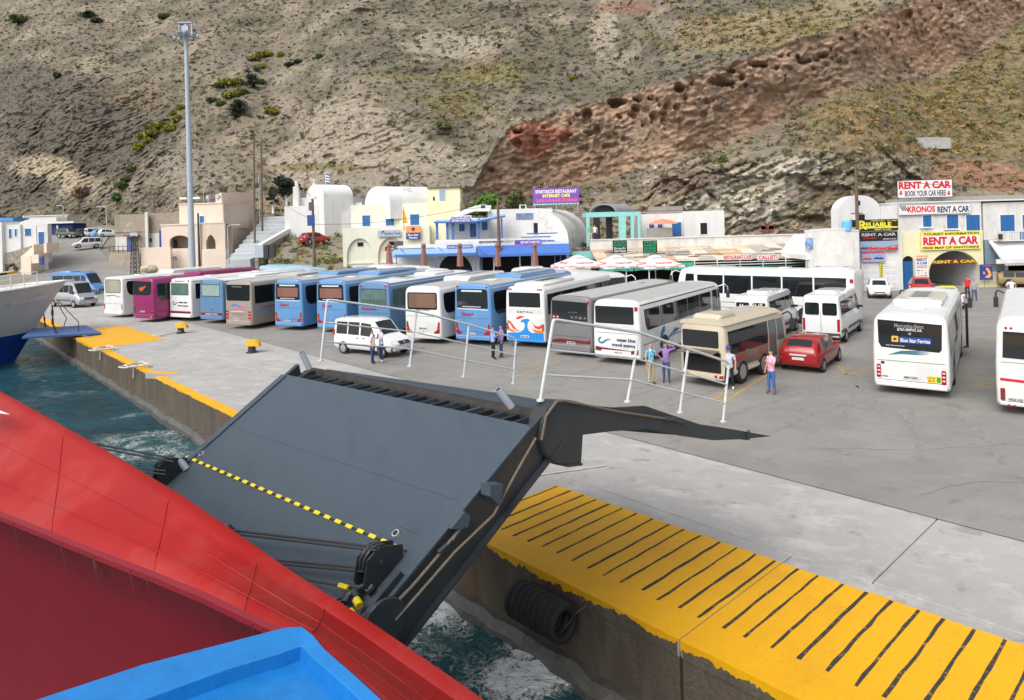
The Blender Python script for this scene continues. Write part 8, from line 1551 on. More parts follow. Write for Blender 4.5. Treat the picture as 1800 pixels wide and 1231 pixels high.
# ================================================================== quay furniture
m_byel = mat('bollard_yellow', (.70, .38, .01), .5, var=.15, vs=4)
for u, v, lb in ((318, 586, 'yellow topped mooring bollard nearer the ship, with the rope on it'), (443, 620, 'yellow topped mooring bollard nearer the ramp')):
    t = thing('bollard', lb, 'bollard', G(u, v), -.2, 'mooring bollards'); B().lathe([(.34, 0), (.34, .04), (.22, .08), (.20, .32), (.22, .4)], 14).obj('stem', m_dark, t, smooth=40); B().loft([[(x, -y, z) for y, z in ((-w_, .38), (w_, .38), (w_ * .9, h_), (-w_ * .9, h_))] for x, w_, h_ in ((-.34, .12, .55), (-.3, .2, .68), (.0, .24, .74), (.3, .22, .74), (.48, .16, .62), (.55, .1, .5))]).obj('head', m_byel, t, bevel=.03)
p0, p1 = at(145, 590, 46.5), G(318, 582, .35); o = B().tube([p0.lerp(p1, k / 10) + Vector((0, 0, -.45 * math.sin(math.pi * k / 10))) for k in range(11)], .035, 6).obj('mooring_rope', mat('rope_grey', lin((120, 128, 128)), .9)); one(o, 'mooring rope from the white ferry to the yellow bollard', 'rope')
m_rope = mat('rope_white', lin((206, 200, 188)), .95, var=.2, vs=12); rr_ = random.Random(6)
for u, v, lb in ((183, 617, 'pale rope heap beside the far yellow loading zone'), (240, 647, 'pale rope heap near the quay edge by the wall joint')):
    c_ = G(u, v); path = [c_ + Vector((math.cos(t) * (.5 + .25 * math.sin(t * .7)) * (1 + .3 * math.sin(2.3 * t)), math.sin(t) * .42 * (1 + .3 * math.cos(1.7 * t)), .05 + .012 * t)) for t in np.linspace(0, 16, 60)]; e_, n_ = Qinv(c_); path += [Q(e_ - .3, .2, .08), Q(e_ - .3, -.04, .0), Q(e_ - .3, -.08, -.55)]
    one(B().tube(path, .035, 5).obj('rope_heap', m_rope), lb, 'rope')
o = B().tube([G(u, v, .03) for u, v in ((880, 850), (960, 833), (1040, 822), (1066, 818))], .02, 5).obj('loose_rope', m_rope); one(o, 'thin loose rope lying on the concrete under the ramp flap', 'rope')
# tyre fender on the quay wall
rr0 = Vector(ray(950, 1074)); k = (Q(0, -.42) - Vector((0, 0, CAMH))).dot(NV) / rr0.dot(NV); fc = Vector((0, 0, CAMH)) + rr0 * k; fd = thing('tyre_fender', 'row of old tyres hung as a fender on the quay wall', 'fender', fc); fd.scale = (.86, .86, .86)
for i in range(9):
    c_ = EV * (-.66 + i * .165); ring = []
    for dx, r_ in ((-.075, .30), (-.082, .36), (-.07, .405), (-.03, .425), (.03, .425), (.07, .405), (.082, .36), (.075, .30), (.04, .26), (-.04, .26)): ring.append([c_ + EV * dx + (NV * math.cos(t) + Vector((0, 0, 1)) * math.sin(t)) * r_ for t in np.linspace(0, 2 * math.pi, 22, endpoint=False)])
    B().loft(ring + [ring[0]], cap=False).obj('tyre', m_tyre, fd, smooth=50)
chain([fc + EV * -.75 + Vector((0, 0, .35)), Q(*Qinv(fc + EV * -.5), -.28) + NV * .40], .02, fd, fc); chain([fc + EV * .72 + Vector((0, 0, -.1)), fc + EV * .85 + NV * .2 + Vector((0, 0, .2)), fc + EV * 1.0 + NV * .42 + Vector((0, 0, .35))], .02, fd, fc)
# ================================================================== light mast, poles, lamps, wires
m_mast = mat('mast_paint', lin((168, 178, 190)), .45, var=.06, vs=1)
b0 = at(338, 470, 75); b0.z = 0; tz = at(331, 62, 75).z; t = thing('light_mast', 'tall grey floodlight mast behind the parked coaches', 'light mast', b0); tilt = at(331, 62, 75).x - b0.x
B().loft([[(tilt * k / 10 * 0 + (.38 - .19 * k / 10) * math.cos(x), (.38 - .19 * k / 10) * math.sin(x), tz * k / 10) for x in np.linspace(0, 6.2832, 16, endpoint=False)] for k in range(11)]).obj('pole', m_mast, t, smooth=40)
for z in (6, 11, 17, 23): B().lathe([(.40 - .19 * z / tz, -.05), (.40 - .19 * z / tz, .05)], 16, (0, 0, z)).obj('collar', m_mast, t)
B().lathe([(1.1, 0), (1.2, .05), (1.1, .1), (1.0, .05)], 18, (0, 0, tz)).obj('ring_platform', m_mast, t); B().box(-.75, .75, -.1, .1, tz + .2, tz + .3).box(-.75, -.65, -.1, .1, tz + .3, tz + 1.3).box(.65, .75, -.1, .1, tz + .3, tz + 1.3).box(-.78, .78, -.2, .2, tz + 1.3, tz + 1.42).box(-.1, .1, -.1, .1, tz, tz + 1.3).obj('head_frame', m_mast, t); B().box(-.35, .35, -.2, .2, tz + .45, tz + 1.0).obj('winch_box', m_mast, t)
for k in range(10):
    a = 2 * math.pi * k / 10; c_ = (1.25 * math.cos(a), 1.25 * math.sin(a), tz - .12); o = B().obox(c_, (.32, .22, .34), Matrix.Rotation(a, 3, 'Z') @ Matrix.Rotation(.5, 3, 'Y')).obj('floodlight', m_galv, t, bevel=.04); B().tube([(1.1 * math.cos(a), 1.1 * math.sin(a), tz), c_], .05, 5).obj('bracket', m_mast, o)
zl_ = at(335, 349, 75).z
for sx in (-1, 1): B().loft([[(sx * x, y, zl_ + z) for y, z in ((-.2, -.1), (.2, -.1), (.15, .12), (-.15, .12))] for x in (.35, .6, 1.0, 1.1)]).obj('side_lamp', m_white, t, bevel=.03)
B().tube([(-1, 0, zl_), (1, 0, zl_)], .05, 6).obj('side_lamp_arm', m_mast, t)
def pole(label, ub, vb, ut, vt, d, r=.13, m=m_wood, z0=None, name='utility_pole', cat='pole', extra=None):
    a = at(ub, vb, d); b_ = at(ut, vt, d)
    if z0 is not None: a.z = z0
    t = thing(name, label, cat, a); B().tube([(0, 0, -.5), (b_ - a) * .5, b_ - a], [r * 1.15, r, r * .8], 9).obj('post', m, t, smooth=40); return t, b_ - a, b_
W_PTS = []
t, e, pA = pole('left of the two tall wooden poles beside the chapel stairs', 448, 452, 446, 250, 90); B().obox(e + Vector((.6, 0, -.1)), (1.9, .1, .12)).obj('cross_arm', m_wood, t); B().obox(e * .62 + Vector((.35, -.1, 0)), (.5, .4, .6)).obj('transformer', m_dark, t, bevel=.04)
t, e, pB = pole('right of the two tall wooden poles beside the chapel stairs', 461, 400, 459, 247, 93); B().tube([(-.25, -.1, .5), (-.25, -.1, e.z * .6), (-.1, -.1, e.z * .62)], .05, 6).obj('conduit', m_galv, t)
t, e, pC = pole('wooden pole with blue box and lantern in front of the chapel', 553, 470, 549, 345, 73, .15); B().obox(Vector((-.12, -.15, e.z - 1.1)), (.5, .25, .9)).obj('meter_box', mat('box_maroon', lin((96, 70, 84)), .6), t); B().obox(Vector((-.2, -.15, e.z - 2.6)), (.75, .25, 1.15)).obj('blue_box', s_bl, t); B().prism(arch_pts(-.55, .35, e.z - .3, e.z - .25, 8, .3), lambda q, k: (q[0], -.3 + .5 * k, q[1])).obj('cap', m_wall, t); B().tube([(-.1, 0, e.z - 5.2), (-.6, 0, e.z - 5.2), (-.6, 0, e.z - 5.0)], .04, 5).obj('lantern_arm', m_dark, t); B().lathe([(.06, 0), (.22, .5), (.26, .55), (.05, .8)], 6, (-.6, 0, e.z - 5.0)).obj('lantern', m_dark, t)
t, e, pD = pole('wooden pole rising through the blue cafe terrace', 878, 445, 875, 352, 69, .16); B().tube([e + Vector((0, 0, -1)), e + Vector((-.7, -.3, -2.2))], .03, 5).obj('lamp_arm', m_galv, t)
t, e, pE = pole('wooden pole behind the white roof vault of the travel office', 724, 356, 717, 292, 84, .11); B().tube([e * .6, e * .6 + Vector((.5, -.2, .3)), e * .62 + Vector((1.0, -.2, .45))], .04, 5).obj('lamp_arm', m_galv, t)
t, e, pF = pole('wooden pole beside the black and yellow rental sign', 1510, 500, 1504, 290, 60.6, .15, z0=0); B().obox(e * .62, (1.0, .08, .1)).obj('cross_arm', m_wood, t)
pole('dark wooden pole right of the light mast', 351, 470, 348, 375, 85, .13, m_dark); pole('thin pole on the pale slope above the ruin', 271, 373, 271, 335, 108, .08); pole('thin pole standing on the hillside terrace', 720, 137, 718, 72, 150, .09); pole('thin pole on the slope above the chapel', 541, 310, 538, 290, 112, .07)
def lamp(label, ub, vb, ut, vt, d, arm):
    t, e, _ = pole(label, ub, vb, ut, vt, d, .07, m_galv, name='street_lamp', cat='street lamp'); B().tube([e, e + Vector((arm * .5, 0, .15)), e + Vector((arm, 0, .15))], .05, 6).obj('arm', m_galv, t); B().obox(e + Vector((arm * 1.25, 0, .12)), (abs(arm) * .55, .25, .12)).obj('lamp_head', m_galv, t, bevel=.03); return t
lamp('street lamp beside the parked cars on the left', 188, 397, 186, 365, 112, -1.0); lamp('street lamp behind the low white building', 111, 382, 111, 363, 132, -.9); lamp('street lamp at the foot of the chapel stairs', 402, 458, 400, 398, 80, 1.0); lamp('grey street lamp against the white house at the left', 66, 462, 64, 397, 92, 1.1); lamp('street lamp in front of the white roof vault', 707, 356, 706, 334, 80, .7)
def wire(label, a, b_, sag, r=.02): one(B().tube([a.lerp(b_, k / 14) + Vector((0, 0, -sag * 4 * (k / 14) * (1 - k / 14))) for k in range(15)], r, 4).obj('overhead_wire', m_wire), label, 'wire', 'overhead wires')
wire('overhead wire from the tall poles to the lantern pole, upper', pA, pC, .8); wire('overhead wire from the tall poles to the lantern pole, lower', pB + Vector((0, 0, -6)), pC + Vector((0, 0, -2.5)), .6); wire('overhead wire across the cream travel office', pC + Vector((0, 0, -3)), at(812, 367, 71), .5); wire('overhead wire from the travel office to the cafe pole', at(812, 367, 71), pD, .3); wire('overhead wire from the cafe pole over the turquoise pavilion', pD + Vector((0, 0, -.4)), at(1240, 367, 72), .5); wire('overhead wire from the pavilion past the rock face', at(1240, 367, 72), at(1420, 345, 70), .4); wire('overhead wire across the rooftop rental sign', pF + Vector((0, 0, -1)), at(1820, 330, 60), .3); wire('overhead wire left of the wooden pole by the office', at(1340, 354, 80), pF + Vector((0, 0, -.6)), .5)
# lattice mast
a = at(238, 486, 86); t = thing('lattice_mast', 'short steel lattice mast by the grey retaining wall', 'mast', a); h_ = at(238, 415, 86).z - a.z
for x in (-.4, .4):
    for y in (-.4, .4): B().tube([(x, y, -.5), (x * .6, y * .6, h_)], .05, 5).obj('leg', m_dark, t)
for k in range(9):
    z0, z1 = h_ * k / 9, h_ * (k + 1) / 9; s0, s1 = .4 - .16 * k / 9, .4 - .16 * (k + 1) / 9
    for y in (-1, 1): B().tube([(-s0, y * s0, z0), (s1, y * s1, z1)], .03, 4).tube([(s0, y * s0, z0), (-s1, y * s1, z1)], .03, 4).tube([(-s1, y * s1, z1), (s1, y * s1, z1)], .03, 4).obj('brace', m_dark, t)
B().obox((0, 0, h_ + .2), (.9, .3, .5)).obj('lamp_box', m_galv, t)
# small things about the stairs and road
t = thing('electric_cabinet', 'grey electric cabinets at the foot of the stone wall', 'cabinet', at(460, 453, 77)); B().box(-.8, .2, 0, .6, 0, 1.4).obj('cabinet', m_galv, t, bevel=.02); B().box(.25, .75, 0, .6, 0, 1.4).box(.85, 1.4, 0, .6, 0, 1.4).obj('open_cabinet', m_dark, t)
bmr = bmesh.new(); bmesh.ops.create_icosphere(bmr, subdivisions=3, radius=1)
for v in bmr.verts: n_ = fbm(*[np.array([c * 1.4 + 3]) for c in v.co], 4)[0]; v.co *= 1 + .45 * n_; v.co.z *= .7
me = bpy.data.meshes.new('boulder'); bmr.to_mesh(me); bmr.free(); me.materials.append(mat('boulder_stone', lin((190, 176, 154)), .95, var=.3, vs=3, bump=.5, bs=4)); o = link('boulder', me); o.location = at(262, 473, 84); o.scale = (.95, .8, .8); one(o, 'pale boulder beside the beige house wall', 'rock')
t, e, _ = pole('small round road sign in front of the beige wall', 308, 478, 307, 455, 83, .04, m_galv, name='road_sign', cat='sign'); B().lathe([(.3, -.02), (.3, .02)], 14, e, 'y').obj('disc', mat('sign_back', (.1, .1, .11), .5), t)
t = thing('motorcycle', 'motorcycle parked on the pavement by the far left house', 'motorcycle', UG(12, 479) + Vector((0, 0, .2)), -.15)
for x in (0, 1.3): o = B().lathe([(.2, -.05), (.28, -.06), (.31, 0), (.28, .06), (.2, .05)], 16, (x, 0, .31), 'y').obj('wheel', m_tyre, t, smooth=40); B().lathe([(.02, -.03), (.2, -.02), (.2, .02), (.02, .03)], 12, (x, 0, .31), 'y').obj('rim', m_rim, o)
B().tube([(0, 0, .31), (.4, 0, .55), (.9, 0, .75), (1.15, 0, .9), (1.3, 0, .31)], .06, 6).obj('frame', m_dark, t); B().loft([[(x, -y, z) for y in (-w_, w_)] + [(x, y, z + .14) for y in (-w_, w_)] for x, w_, z in ((-.2, .08, .75), (.3, .14, .7), (.7, .14, .75), (1.0, .1, .85))]).obj('tank_and_seat', p_black, t, bevel=.03); B().tube([(1.1, -.35, 1.05), (1.15, 0, .95), (1.1, .35, 1.05)], .025, 5).obj('handlebar', m_dark, t)
# flags
t, e, _ = pole('Greek flag on a thin staff behind the chapel', 573, 345, 572, 303, 97, .04, m_white, name='flag', cat='flag'); m_fb = mat('flag_blue', lin((60, 86, 170)), .8)
for k in range(7): B().prism([(0, -.2 - k * .19), (.55, -.35 - k * .19), (.6, -.53 - k * .19), (0, -.39 - k * .19)], lambda q, j: (e.x + q[0], e.y - .03 + .03 * j, e.z + q[1])).obj('flag_stripe', m_fb if k % 2 == 0 else m_white, t)
t, e, _ = pole('yellow and orange flag on the cream travel office', 710, 397, 709, 364, 75.5, .03, m_wood, name='flag', cat='flag'); B().loft([[(e.x - .1 + x, e.y - .04 * (k % 2), e.z - .3 - 1.5 * k / 6) for x in (0, .18 + .06 * k)] for k in range(7)], cap=False, closed=False).obj('cloth', mat('flag_orange', lin((226, 160, 50)), .8, col2=(.05, .03, .02), thr=(.6, .64), c2s=2.5), t)
# parasols
m_brn = mat('folded_canvas_brown', lin((140, 100, 92)), .8, streak=.4, var=.15)
for i, u in enumerate((684.6, 745.5, 809, 875, 941)):
    c_ = at(u, 470, 64); c_.z = 0; zt = at(u, 429, 64).z; t = thing('folded_parasol', 'folded brown parasol in front of the cafe, %s from the left' % ('first', 'second', 'third', 'fourth', 'fifth')[i], 'parasol', c_, 0, 'folded parasols'); B().tube([(0, 0, 0), (0, 0, zt)], .04, 6).obj('pole', m_wood, t)
    B().loft([[((r_ + .05 * (k % 2)) * math.cos(k * .5236), (r_ + .05 * (k % 2)) * math.sin(k * .5236), z) for k in range(12)] for r_, z in ((.30, zt - 2.1), (.27, zt - 1.5), (.2, zt - .8), (.14, zt - .35), (.22, zt - .2), (.16, zt - .02), (.03, zt + .06))]).obj('canopy', m_brn, t)
m_cola = mat('parasol_white', (.72, .70, .70), .8, var=.05)
for i, u in enumerate((1016, 1083, 1152)):
    c_ = at(u, 470, 57); c_.z = 0; zt = at(u, 448, 57).z; t = thing('drinks_parasol', ('left', 'middle', 'right')[i] + ' of the three white and red drinks parasols', 'parasol', c_, .35, 'drinks parasols'); B().tube([(0, 0, 0), (0, 0, zt - .2)], .04, 6).obj('pole', m_white, t); w_ = 1.75
    B().loft([[(x * w_, y * w_, zt - 1.05) for x, y in ((-1, -1), (1, -1), (1, 1), (-1, 1))], [(x * w_ * .98, y * w_ * .98, zt - .85) for x, y in ((-1, -1), (1, -1), (1, 1), (-1, 1))], [(x * .35, y * .35, zt - .2) for x, y in ((-1, -1), (1, -1), (1, 1), (-1, 1))]], cap=False).obj('canopy', m_cola, t); B().loft([[(x * .55, y * .55, zt - .22) for x, y in ((-1, -1), (1, -1), (1, 1), (-1, 1))], [(x * .03, y * .03, zt) for x, y in ((-1, -1), (1, -1), (1, 1), (-1, 1))]]).obj('vent_cap', m_cola, t)
    for rz_ in (0, -math.pi / 2):
        M_ = Matrix.Rotation(rz_, 3, 'Z'); up_ = M_ @ Vector((0, w_ * .98 - .35, .65)).normalized(); nr = M_ @ Vector((1, 0, 0)); pc = M_ @ Vector((0, -w_ * .72, zt - .66)) + nr.cross(up_) * .07; letters('Coca-Cola', s_red, t, pc, nr, up_, 1.5, .34, .0, slant=.15); letters('Coca-Cola', s_red, t, M_ @ Vector((-.6, -w_ - .01, zt - .95)), nr, (0, 0, 1), .8, .13); letters('Coca-Cola', s_red, t, M_ @ Vector((.7, -w_ - .01, zt - .95)), nr, (0, 0, 1), .8, .13)
        for s_ in (-1, 1): B().poly([M_ @ Vector(q) + nr.cross(up_) * .012 for q in ((s_ * w_ * .97, -w_ * .97, zt - .84), (s_ * w_ * .5, -w_ * .97, zt - .84), (s_ * w_ * .72, -w_ * .80, zt - .74))]).obj('red_corner', s_red, t)
t = thing('orange_parasol', 'open orange parasol in front of the white house', 'parasol', at(1166, 416, 73)); h_ = at(1166, 385, 73).z - t.location.z; B().tube([(0, 0, 0), (0, 0, h_)], .03, 6).obj('pole', m_white, t); B().lathe([(1.6, h_ - .55), (1.55, h_ - .45), (.8, h_ - .15), (.05, h_)], 8).obj('canopy', mat('parasol_orange', lin((236, 140, 110)), .8, var=.1), t)
t = thing('stacked_chairs', 'stack of red chairs on the terrace by the rock face', 'chairs', at(1341, 416, 78), 0)
for x in (0, .9):
    for k in range(4): B().box(x, x + .5, 0, .5, .4 + k * .12, .45 + k * .12).box(x, x + .5, .45, .5, .45 + k * .12, .95 + k * .12).obj('chair_shell', s_red, t)
    for dx in (.02, .44): B().tube([(x + dx, .05, 0), (x + dx, .05, .42)], .02, 5).tube([(x + dx, .45, 0), (x + dx, .45, .42)], .02, 5).obj('leg', m_galv, t)
t = thing('scrap_pile', 'pile of planks and scrap on the terrace under the rock face', 'scrap', at(1410, 415, 76)); rj = random.Random(3)
for k in range(34): B().obox((rj.uniform(-4.5, 3.2), rj.uniform(-.8, .8), .15 + rj.uniform(0, .9) * (.4 + .6 * rj.random())), (rj.uniform(.5, 2.4), .1, .1), Matrix.Rotation(rj.uniform(-.7, .7), 3, 'Y') @ Matrix.Rotation(rj.uniform(0, 3), 3, 'Z')).obj('plank', rj.choice([m_wood, m_slab, mat('rust_red', lin((150, 84, 66)), .9), m_wood]), t)
t = thing('water_tank', 'small light blue water tank beside the vaulted wing', 'tank', at(1489, 406, 60.5)); B().lathe([(.4, 0), (.42, .1), (.42, .8), (.3, .9), (.1, .95)], 14).obj('tank', mat('tank_blue', lin((110, 180, 226)), .5), t, smooth=40)
# ================================================================== trees by the chapel and behind the cafe
def tree(label, u, v, d, hpx, wpx, rgb, trunk=m_wood, n_=26, th=.35, cone=False):
    c_ = at(u, v, d); h_ = hpx * d / FPX; w_ = wpx * d / FPX; r = np.random.RandomState(int(u)); t = thing('tree', label, 'tree', c_); B().tube([(0, 0, -.3), (.05, 0, h_ * th), (-.05, .05, h_ * .8)], [.2, .15, .05], 8).obj('trunk', trunk, t, smooth=50); q = r.normal(size=(n_, 3)); q /= np.linalg.norm(q, axis=1)[:, None]; q *= r.uniform(.3, 1, (n_, 1)); z = h_ * (th + (1 - th) * .5) + q[:, 2] * h_ * (1 - th) * .5; k_ = np.clip((h_ - z) / h_ * 1.6, .2, 1) if cone else 1
    P_ = np.stack([q[:, 0] * w_ * .5 * k_, q[:, 1] * w_ * .5 * k_, z], -1); link('crown', leafy('crown', P_, np.full(n_, w_ * .2), np.array([lin(rgb)]).repeat(n_, 0) * r.uniform(.5, 1.15, (n_, 1)) * .8, int(u) + 3, 90, 1), t); b_ = B()
    for p in P_[:6]: b_.tube([(0, 0, h_ * th), tuple(p * np.array([.5, .5, .8])), tuple(p)], [.07, .05, .02], 5)
    b_.obj('branch', m_wood, t)
tree('dark conical tree with white painted trunk by the stairs', 480, 372, 99, 46, 20, (62, 70, 58), m_wall, 24, .22, True); tree('dark broad tree with white painted trunk left of the chapel', 504, 372, 98, 62, 38, (66, 72, 60), m_wall, 34, .35)
for u, v, rp, c3, lb in ((838, 368, 20, (96, 140, 60), 'bright green bush left behind the cafe roof'), (862, 360, 22, (104, 144, 66), 'bright green bush right behind the cafe roof'), (905, 356, 22, (118, 124, 82), 'olive bush behind the cafe chimney'), (1620, 300, 0, 0, '')):
    if not rp: continue
    c_ = at(u, v + 14, 90); s_ = rp * 90 / FPX; r = np.random.RandomState(u); t = thing('bush', lb, 'bush', c_); q = r.normal(size=(18, 3)) * s_ * .42; q[:, 2] = np.abs(q[:, 2]) + .3; link('foliage', leafy('foliage', q, np.full(18, s_ * .42), np.array([lin(c3)]).repeat(18, 0) * r.uniform(.6, 1.1, (18, 1)) * .8, u, 90, 1), t); B().tube([(0, 0, -1), (0, 0, s_ * .6)], .08, 6).obj('stem', m_wood, t)
# ================================================================== people
m_skin = mat('skin', lin((196, 146, 118)), .55); m_hair = mat('dark_hair', (.02, .016, .013), .6); m_hairg = mat('grey_hair', (.3, .29, .28), .7); m_shoe = mat('dark_shoe', (.03, .028, .026), .5); m_shoew = mat('white_shoe', (.6, .6, .6), .5); m_shoeb = mat('brown_shoe', lin((120, 74, 52)), .5)
def cloth(n, c, **k): return mat('cloth_' + n, lin(c), .9, var=.18, vs=7, bump=.4, bs=9, **k)
def person(label, pos, face, shirt, trouser, shoe=m_shoe, hair=m_hair, h=1.75, arms='down', fat=1., sleeve=.5, cap=None, legs=0.):
    t = thing('person', label, 'person', pos, face - math.pi / 2); k = h / 1.75
    A = dict(down=[(.25, -.02, 1.14), (.26, .06, .9)], hip=[(.40, -.10, 1.20), (.21, .06, 1.04)], fold=[(.25, .06, 1.15), (.02, .22, 1.2)], phone=[(.24, .08, 1.16), (.10, .24, 1.28)], head=[(.42, .05, 1.5), (.14, .08, 1.66)], chin=[(.22, .12, 1.16), (.05, .16, 1.45)])
    V = []; E = []; R = []; tag = []
    def add(p, r, par, tg): V.append(Vector(p) * k); R.append(r * k if isinstance(r, float) else (r[0] * k, r[1] * k)); tag.append(tg); E.append((par, len(V) - 1)) if par is not None else None; return len(V) - 1
    pe = add((0, 0, .95), (.155 * fat, .115 * fat), None, 'T'); sp = add((0, .01 * fat, 1.12), (.145 * fat, .115 * fat), pe, 'S'); chs = add((0, 0, 1.33), (.165, .12), sp, 'S'); nk = add((0, -.01, 1.49), .055, chs, 'S'); hd = add((0, .01, 1.59), .068, nk, 'K'); h2 = add((0, .012, 1.67), .08, hd, 'K'); h3 = add((0, .0, 1.715), .055, h2, 'K'); add((0, .10, 1.61), .014, hd, 'K')
    hands = []
    for sd, ar in ((-1, arms if isinstance(arms, str) else arms[0]), (1, arms if isinstance(arms, str) else arms[1])):
        s1 = add((sd * .19, -.01, 1.42), .062, chs, 'S'); el, wr = A[ar]; m_ = [(s + e_) / 2 for s, e_ in zip((.19, -.01, 1.42), el)]; a1 = add((sd * m_[0], m_[1], m_[2]), .05, s1, 'S'); a2 = add((sd * el[0], el[1], el[2]), .04, a1, 'S' if sleeve > .6 else 'K'); a3 = add((sd * wr[0], wr[1], wr[2]), .029, a2, 'S' if sleeve > .8 else 'K'); dv = (Vector(wr) - Vector(el)).normalized(); hp = Vector(wr) + dv * .07; add((sd * hp.x, hp.y, hp.z), (.034, .02), a3, 'K'); hands.append((Vector((sd * hp.x, hp.y, hp.z)) * k, Vector((sd * dv.x, dv.y, dv.z)), sd))
        hx = add((sd * .09 * fat, 0, .87), .098 * fat, pe, 'T'); kn = add((sd * .105 * fat, .03 + sd * legs * .5, .49), .064, hx, 'T'); an = add((sd * .115, -.02 + sd * legs, .12), .052, kn, 'T'); add((sd * .115, -.03 + sd * legs, .05), .045, an, 'H'); add((sd * .13, .13 + sd * legs, .035), .036, an, 'H')
    me = bpy.data.meshes.new('body'); me.from_pydata(V, E, []); o = bpy.data.objects.new('b', me); C.objects.link(o); mo = o.modifiers.new('s', 'SKIN'); mo.use_smooth_shade = True; mo.branch_smoothing = .6
    for i, sv in enumerate(me.skin_vertices[0].data): sv.radius = R[i] if isinstance(R[i], tuple) else (R[i], R[i]); sv.use_root = i == 0
    sb = o.modifiers.new('d', 'SUBSURF'); sb.levels = 1; sb.render_levels = 1
    nm = bpy.data.meshes.new_from_object(o.evaluated_get(bpy.context.evaluated_depsgraph_get())); bpy.data.objects.remove(o); nm.name = 'body'; nm.materials.clear()
    for m in (shirt, trouser, m_skin, shoe, hair): nm.materials.append(m)
    VV = [np.array(v) for v in V]; RM = [max(q) if isinstance(q, tuple) else q for q in R]
    for p in nm.polygons:
        c_ = np.array(p.center); best = None
        for a, b_ in E:
            ab = VV[b_] - VV[a]; q = min(1, max(0, float((c_ - VV[a]).dot(ab) / max(1e-9, ab.dot(ab))))); dd = float(np.linalg.norm(c_ - VV[a] - ab * q)) - RM[a] * (1 - q) - RM[b_] * q
            if best is None or dd < best[0]: best = (dd, tag[b_], q, tag[a])
        g = best[1]; mi = dict(S=0, T=1, K=2, H=3)[g]
        if g == 'S' and c_[2] < .93 * k: mi = 1
        if g == 'T' and c_[2] > .93 * k: mi = 0
        if g == 'K' and best[3] == 'S' and best[2] < .3 and c_[2] < 1.5 * k: mi = 0
        if c_[2] > 1.535 * k and abs(c_[0]) < .14 and mi == 2 and (c_[2] > 1.635 * k + c_[1] * .42 or (c_[1] < -.02 and c_[2] > 1.575 * k)): mi = 4
        p.material_index = mi; p.use_smooth = True
    bd = link('body', nm, t)
    for hp, dv, sd in hands:      # fingers and thumb
        b_ = B(); sidev = dv.cross(Vector((0, 1, .2))).normalized()
        for j, L_ in enumerate((.062, .072, .068, .055)): q0 = hp + sidev * (-.024 + .016 * j) * k; b_.tube([q0, q0 + dv * L_ * .6 * k, q0 + (dv + Vector((0, .5, 0))).normalized() * L_ * k], [.009 * k, .008 * k, .006 * k], 5)
        q0 = hp - sidev * .03 * k - dv * .03; b_.tube([q0, q0 + (dv - sidev * .6).normalized() * .05 * k], [.011 * k, .008 * k], 5); b_.obj('fingers', m_skin, t)
    for sx in (-1, 1): B().lathe([(.002, -.008), (.009, 0), (.002, .008)], 6, (sx * .03 * k, .084 * k, 1.645 * k), 'y').obj('eye', m_ink, t); B().lathe([(.01, -.01), (.022, 0), (.01, .01)], 7, (sx * .078 * k, .0, 1.63 * k), 'x').obj('ear', m_skin, t)
    B().tube([(-.025 * k, .074 * k, 1.575 * k), (.025 * k, .074 * k, 1.575 * k)], .006 * k, 5).obj('mouth', mat('lips', lin((160, 96, 84)), .6), t)
    if cap: B().lathe([(.105, -.02), (.108, .03), (.085, .08), (.02, .1)], 14, (0, 0, 1.69 * k)).box(-.07, .07, .08, .2, 1.675 * k, 1.69 * k).obj('cap', cap, t, smooth=45)
    return t
navy = cloth('navy', (44, 60, 110)); dark = cloth('charcoal', (52, 54, 60)); jean = cloth('denim', (58, 84, 128)); tan_ = cloth('khaki', (186, 172, 142)); blk = cloth('black', (30, 31, 34))
person('person in a white polo and navy trousers, hand on hip, beside the white minivan', G(655, 640), rad(0), cloth('white', (226, 222, 216)), navy, arms=('hip', 'down'), fat=1.45, h=1.74)
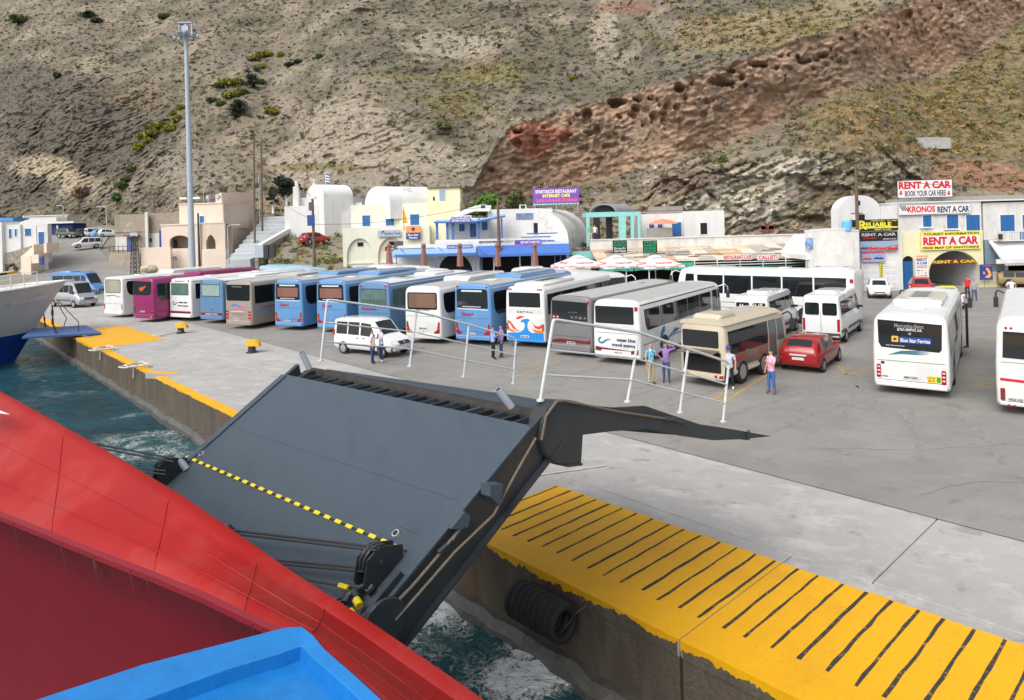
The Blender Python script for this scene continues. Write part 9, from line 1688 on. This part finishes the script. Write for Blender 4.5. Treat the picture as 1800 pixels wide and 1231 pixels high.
person('person in a pale blue shirt and dark jeans, hand at chin, by the white minivan', G(671, 637), rad(215), cloth('pale_blue', (196, 204, 222)), cloth('dark_jeans', (52, 62, 86)), m_shoew, arms=('fold', 'chin'), h=1.8)
person('person in a light blue shirt and black trousers at the blue coach corner', G(867, 632), rad(20), cloth('sky', (150, 176, 226)), blk, h=1.75, sleeve=1., arms='fold'); person('person in a violet shirt and dark jeans facing the one in light blue', G(882, 629), rad(200), cloth('violet', (150, 124, 176)), cloth('slate_jeans', (70, 80, 100)), h=1.74, sleeve=1.)
person('person in a turquoise patterned shirt and khaki trousers by the minibus boot', G(1145, 677), rad(300), cloth('turquoise', (86, 172, 200), col2=(.55, .7, .75), thr=(.5, .56), c2s=14), tan_, hair=m_hairg, h=1.76, arms=('phone', 'down')); person('person in a purple shirt and jeans shading the eyes', G(1172, 673), rad(250), cloth('purple', (140, 116, 170)), jean, h=1.72, arms=('head', 'hip'), sleeve=1.)
person('person with blue cap, grey T-shirt and black trousers leaning by the minibus', G(1283, 686), rad(235), cloth('light_grey', (190, 196, 204)), blk, m_shoew, h=1.74, arms=('down', 'hip'), cap=s_bl, legs=.10); person('person in a pink shirt and blue jeans looking at a phone', G(1357, 693), rad(200), cloth('pink', (232, 178, 204)), cloth('blue_jeans', (66, 104, 164)), m_shoeb, h=1.75, arms=('phone', 'down'), legs=.05)
person('person in a red shirt standing by the rental arch', G(1701, 525), rad(260), cloth('red', (206, 44, 48)), dark, h=1.8, fat=1.15); person('person in a grey T-shirt and jeans walking before the rental arch', G(1713, 530), rad(230), cloth('mid_grey', (150, 154, 162)), cloth('jeans_b', (66, 84, 122)), h=1.76, legs=.14); person('person in a white T-shirt with folded arms in front of the garage', G(1779, 531), rad(270), cloth('white_tee', (232, 232, 234)), dark, h=1.78, arms='hip')
for u, lb, c3, c4 in ((1038, 'person in green in the turquoise pavilion', (96, 170, 120), (190, 186, 176)), (1046, 'person in white shirt and navy trousers in the turquoise pavilion', (232, 220, 220), (50, 56, 100))): person(lb, at(u, 424, 72.3), rad(255), cloth(lb[10:16], c3), cloth(lb[10:15] + 'leg', c4), h=1.75)
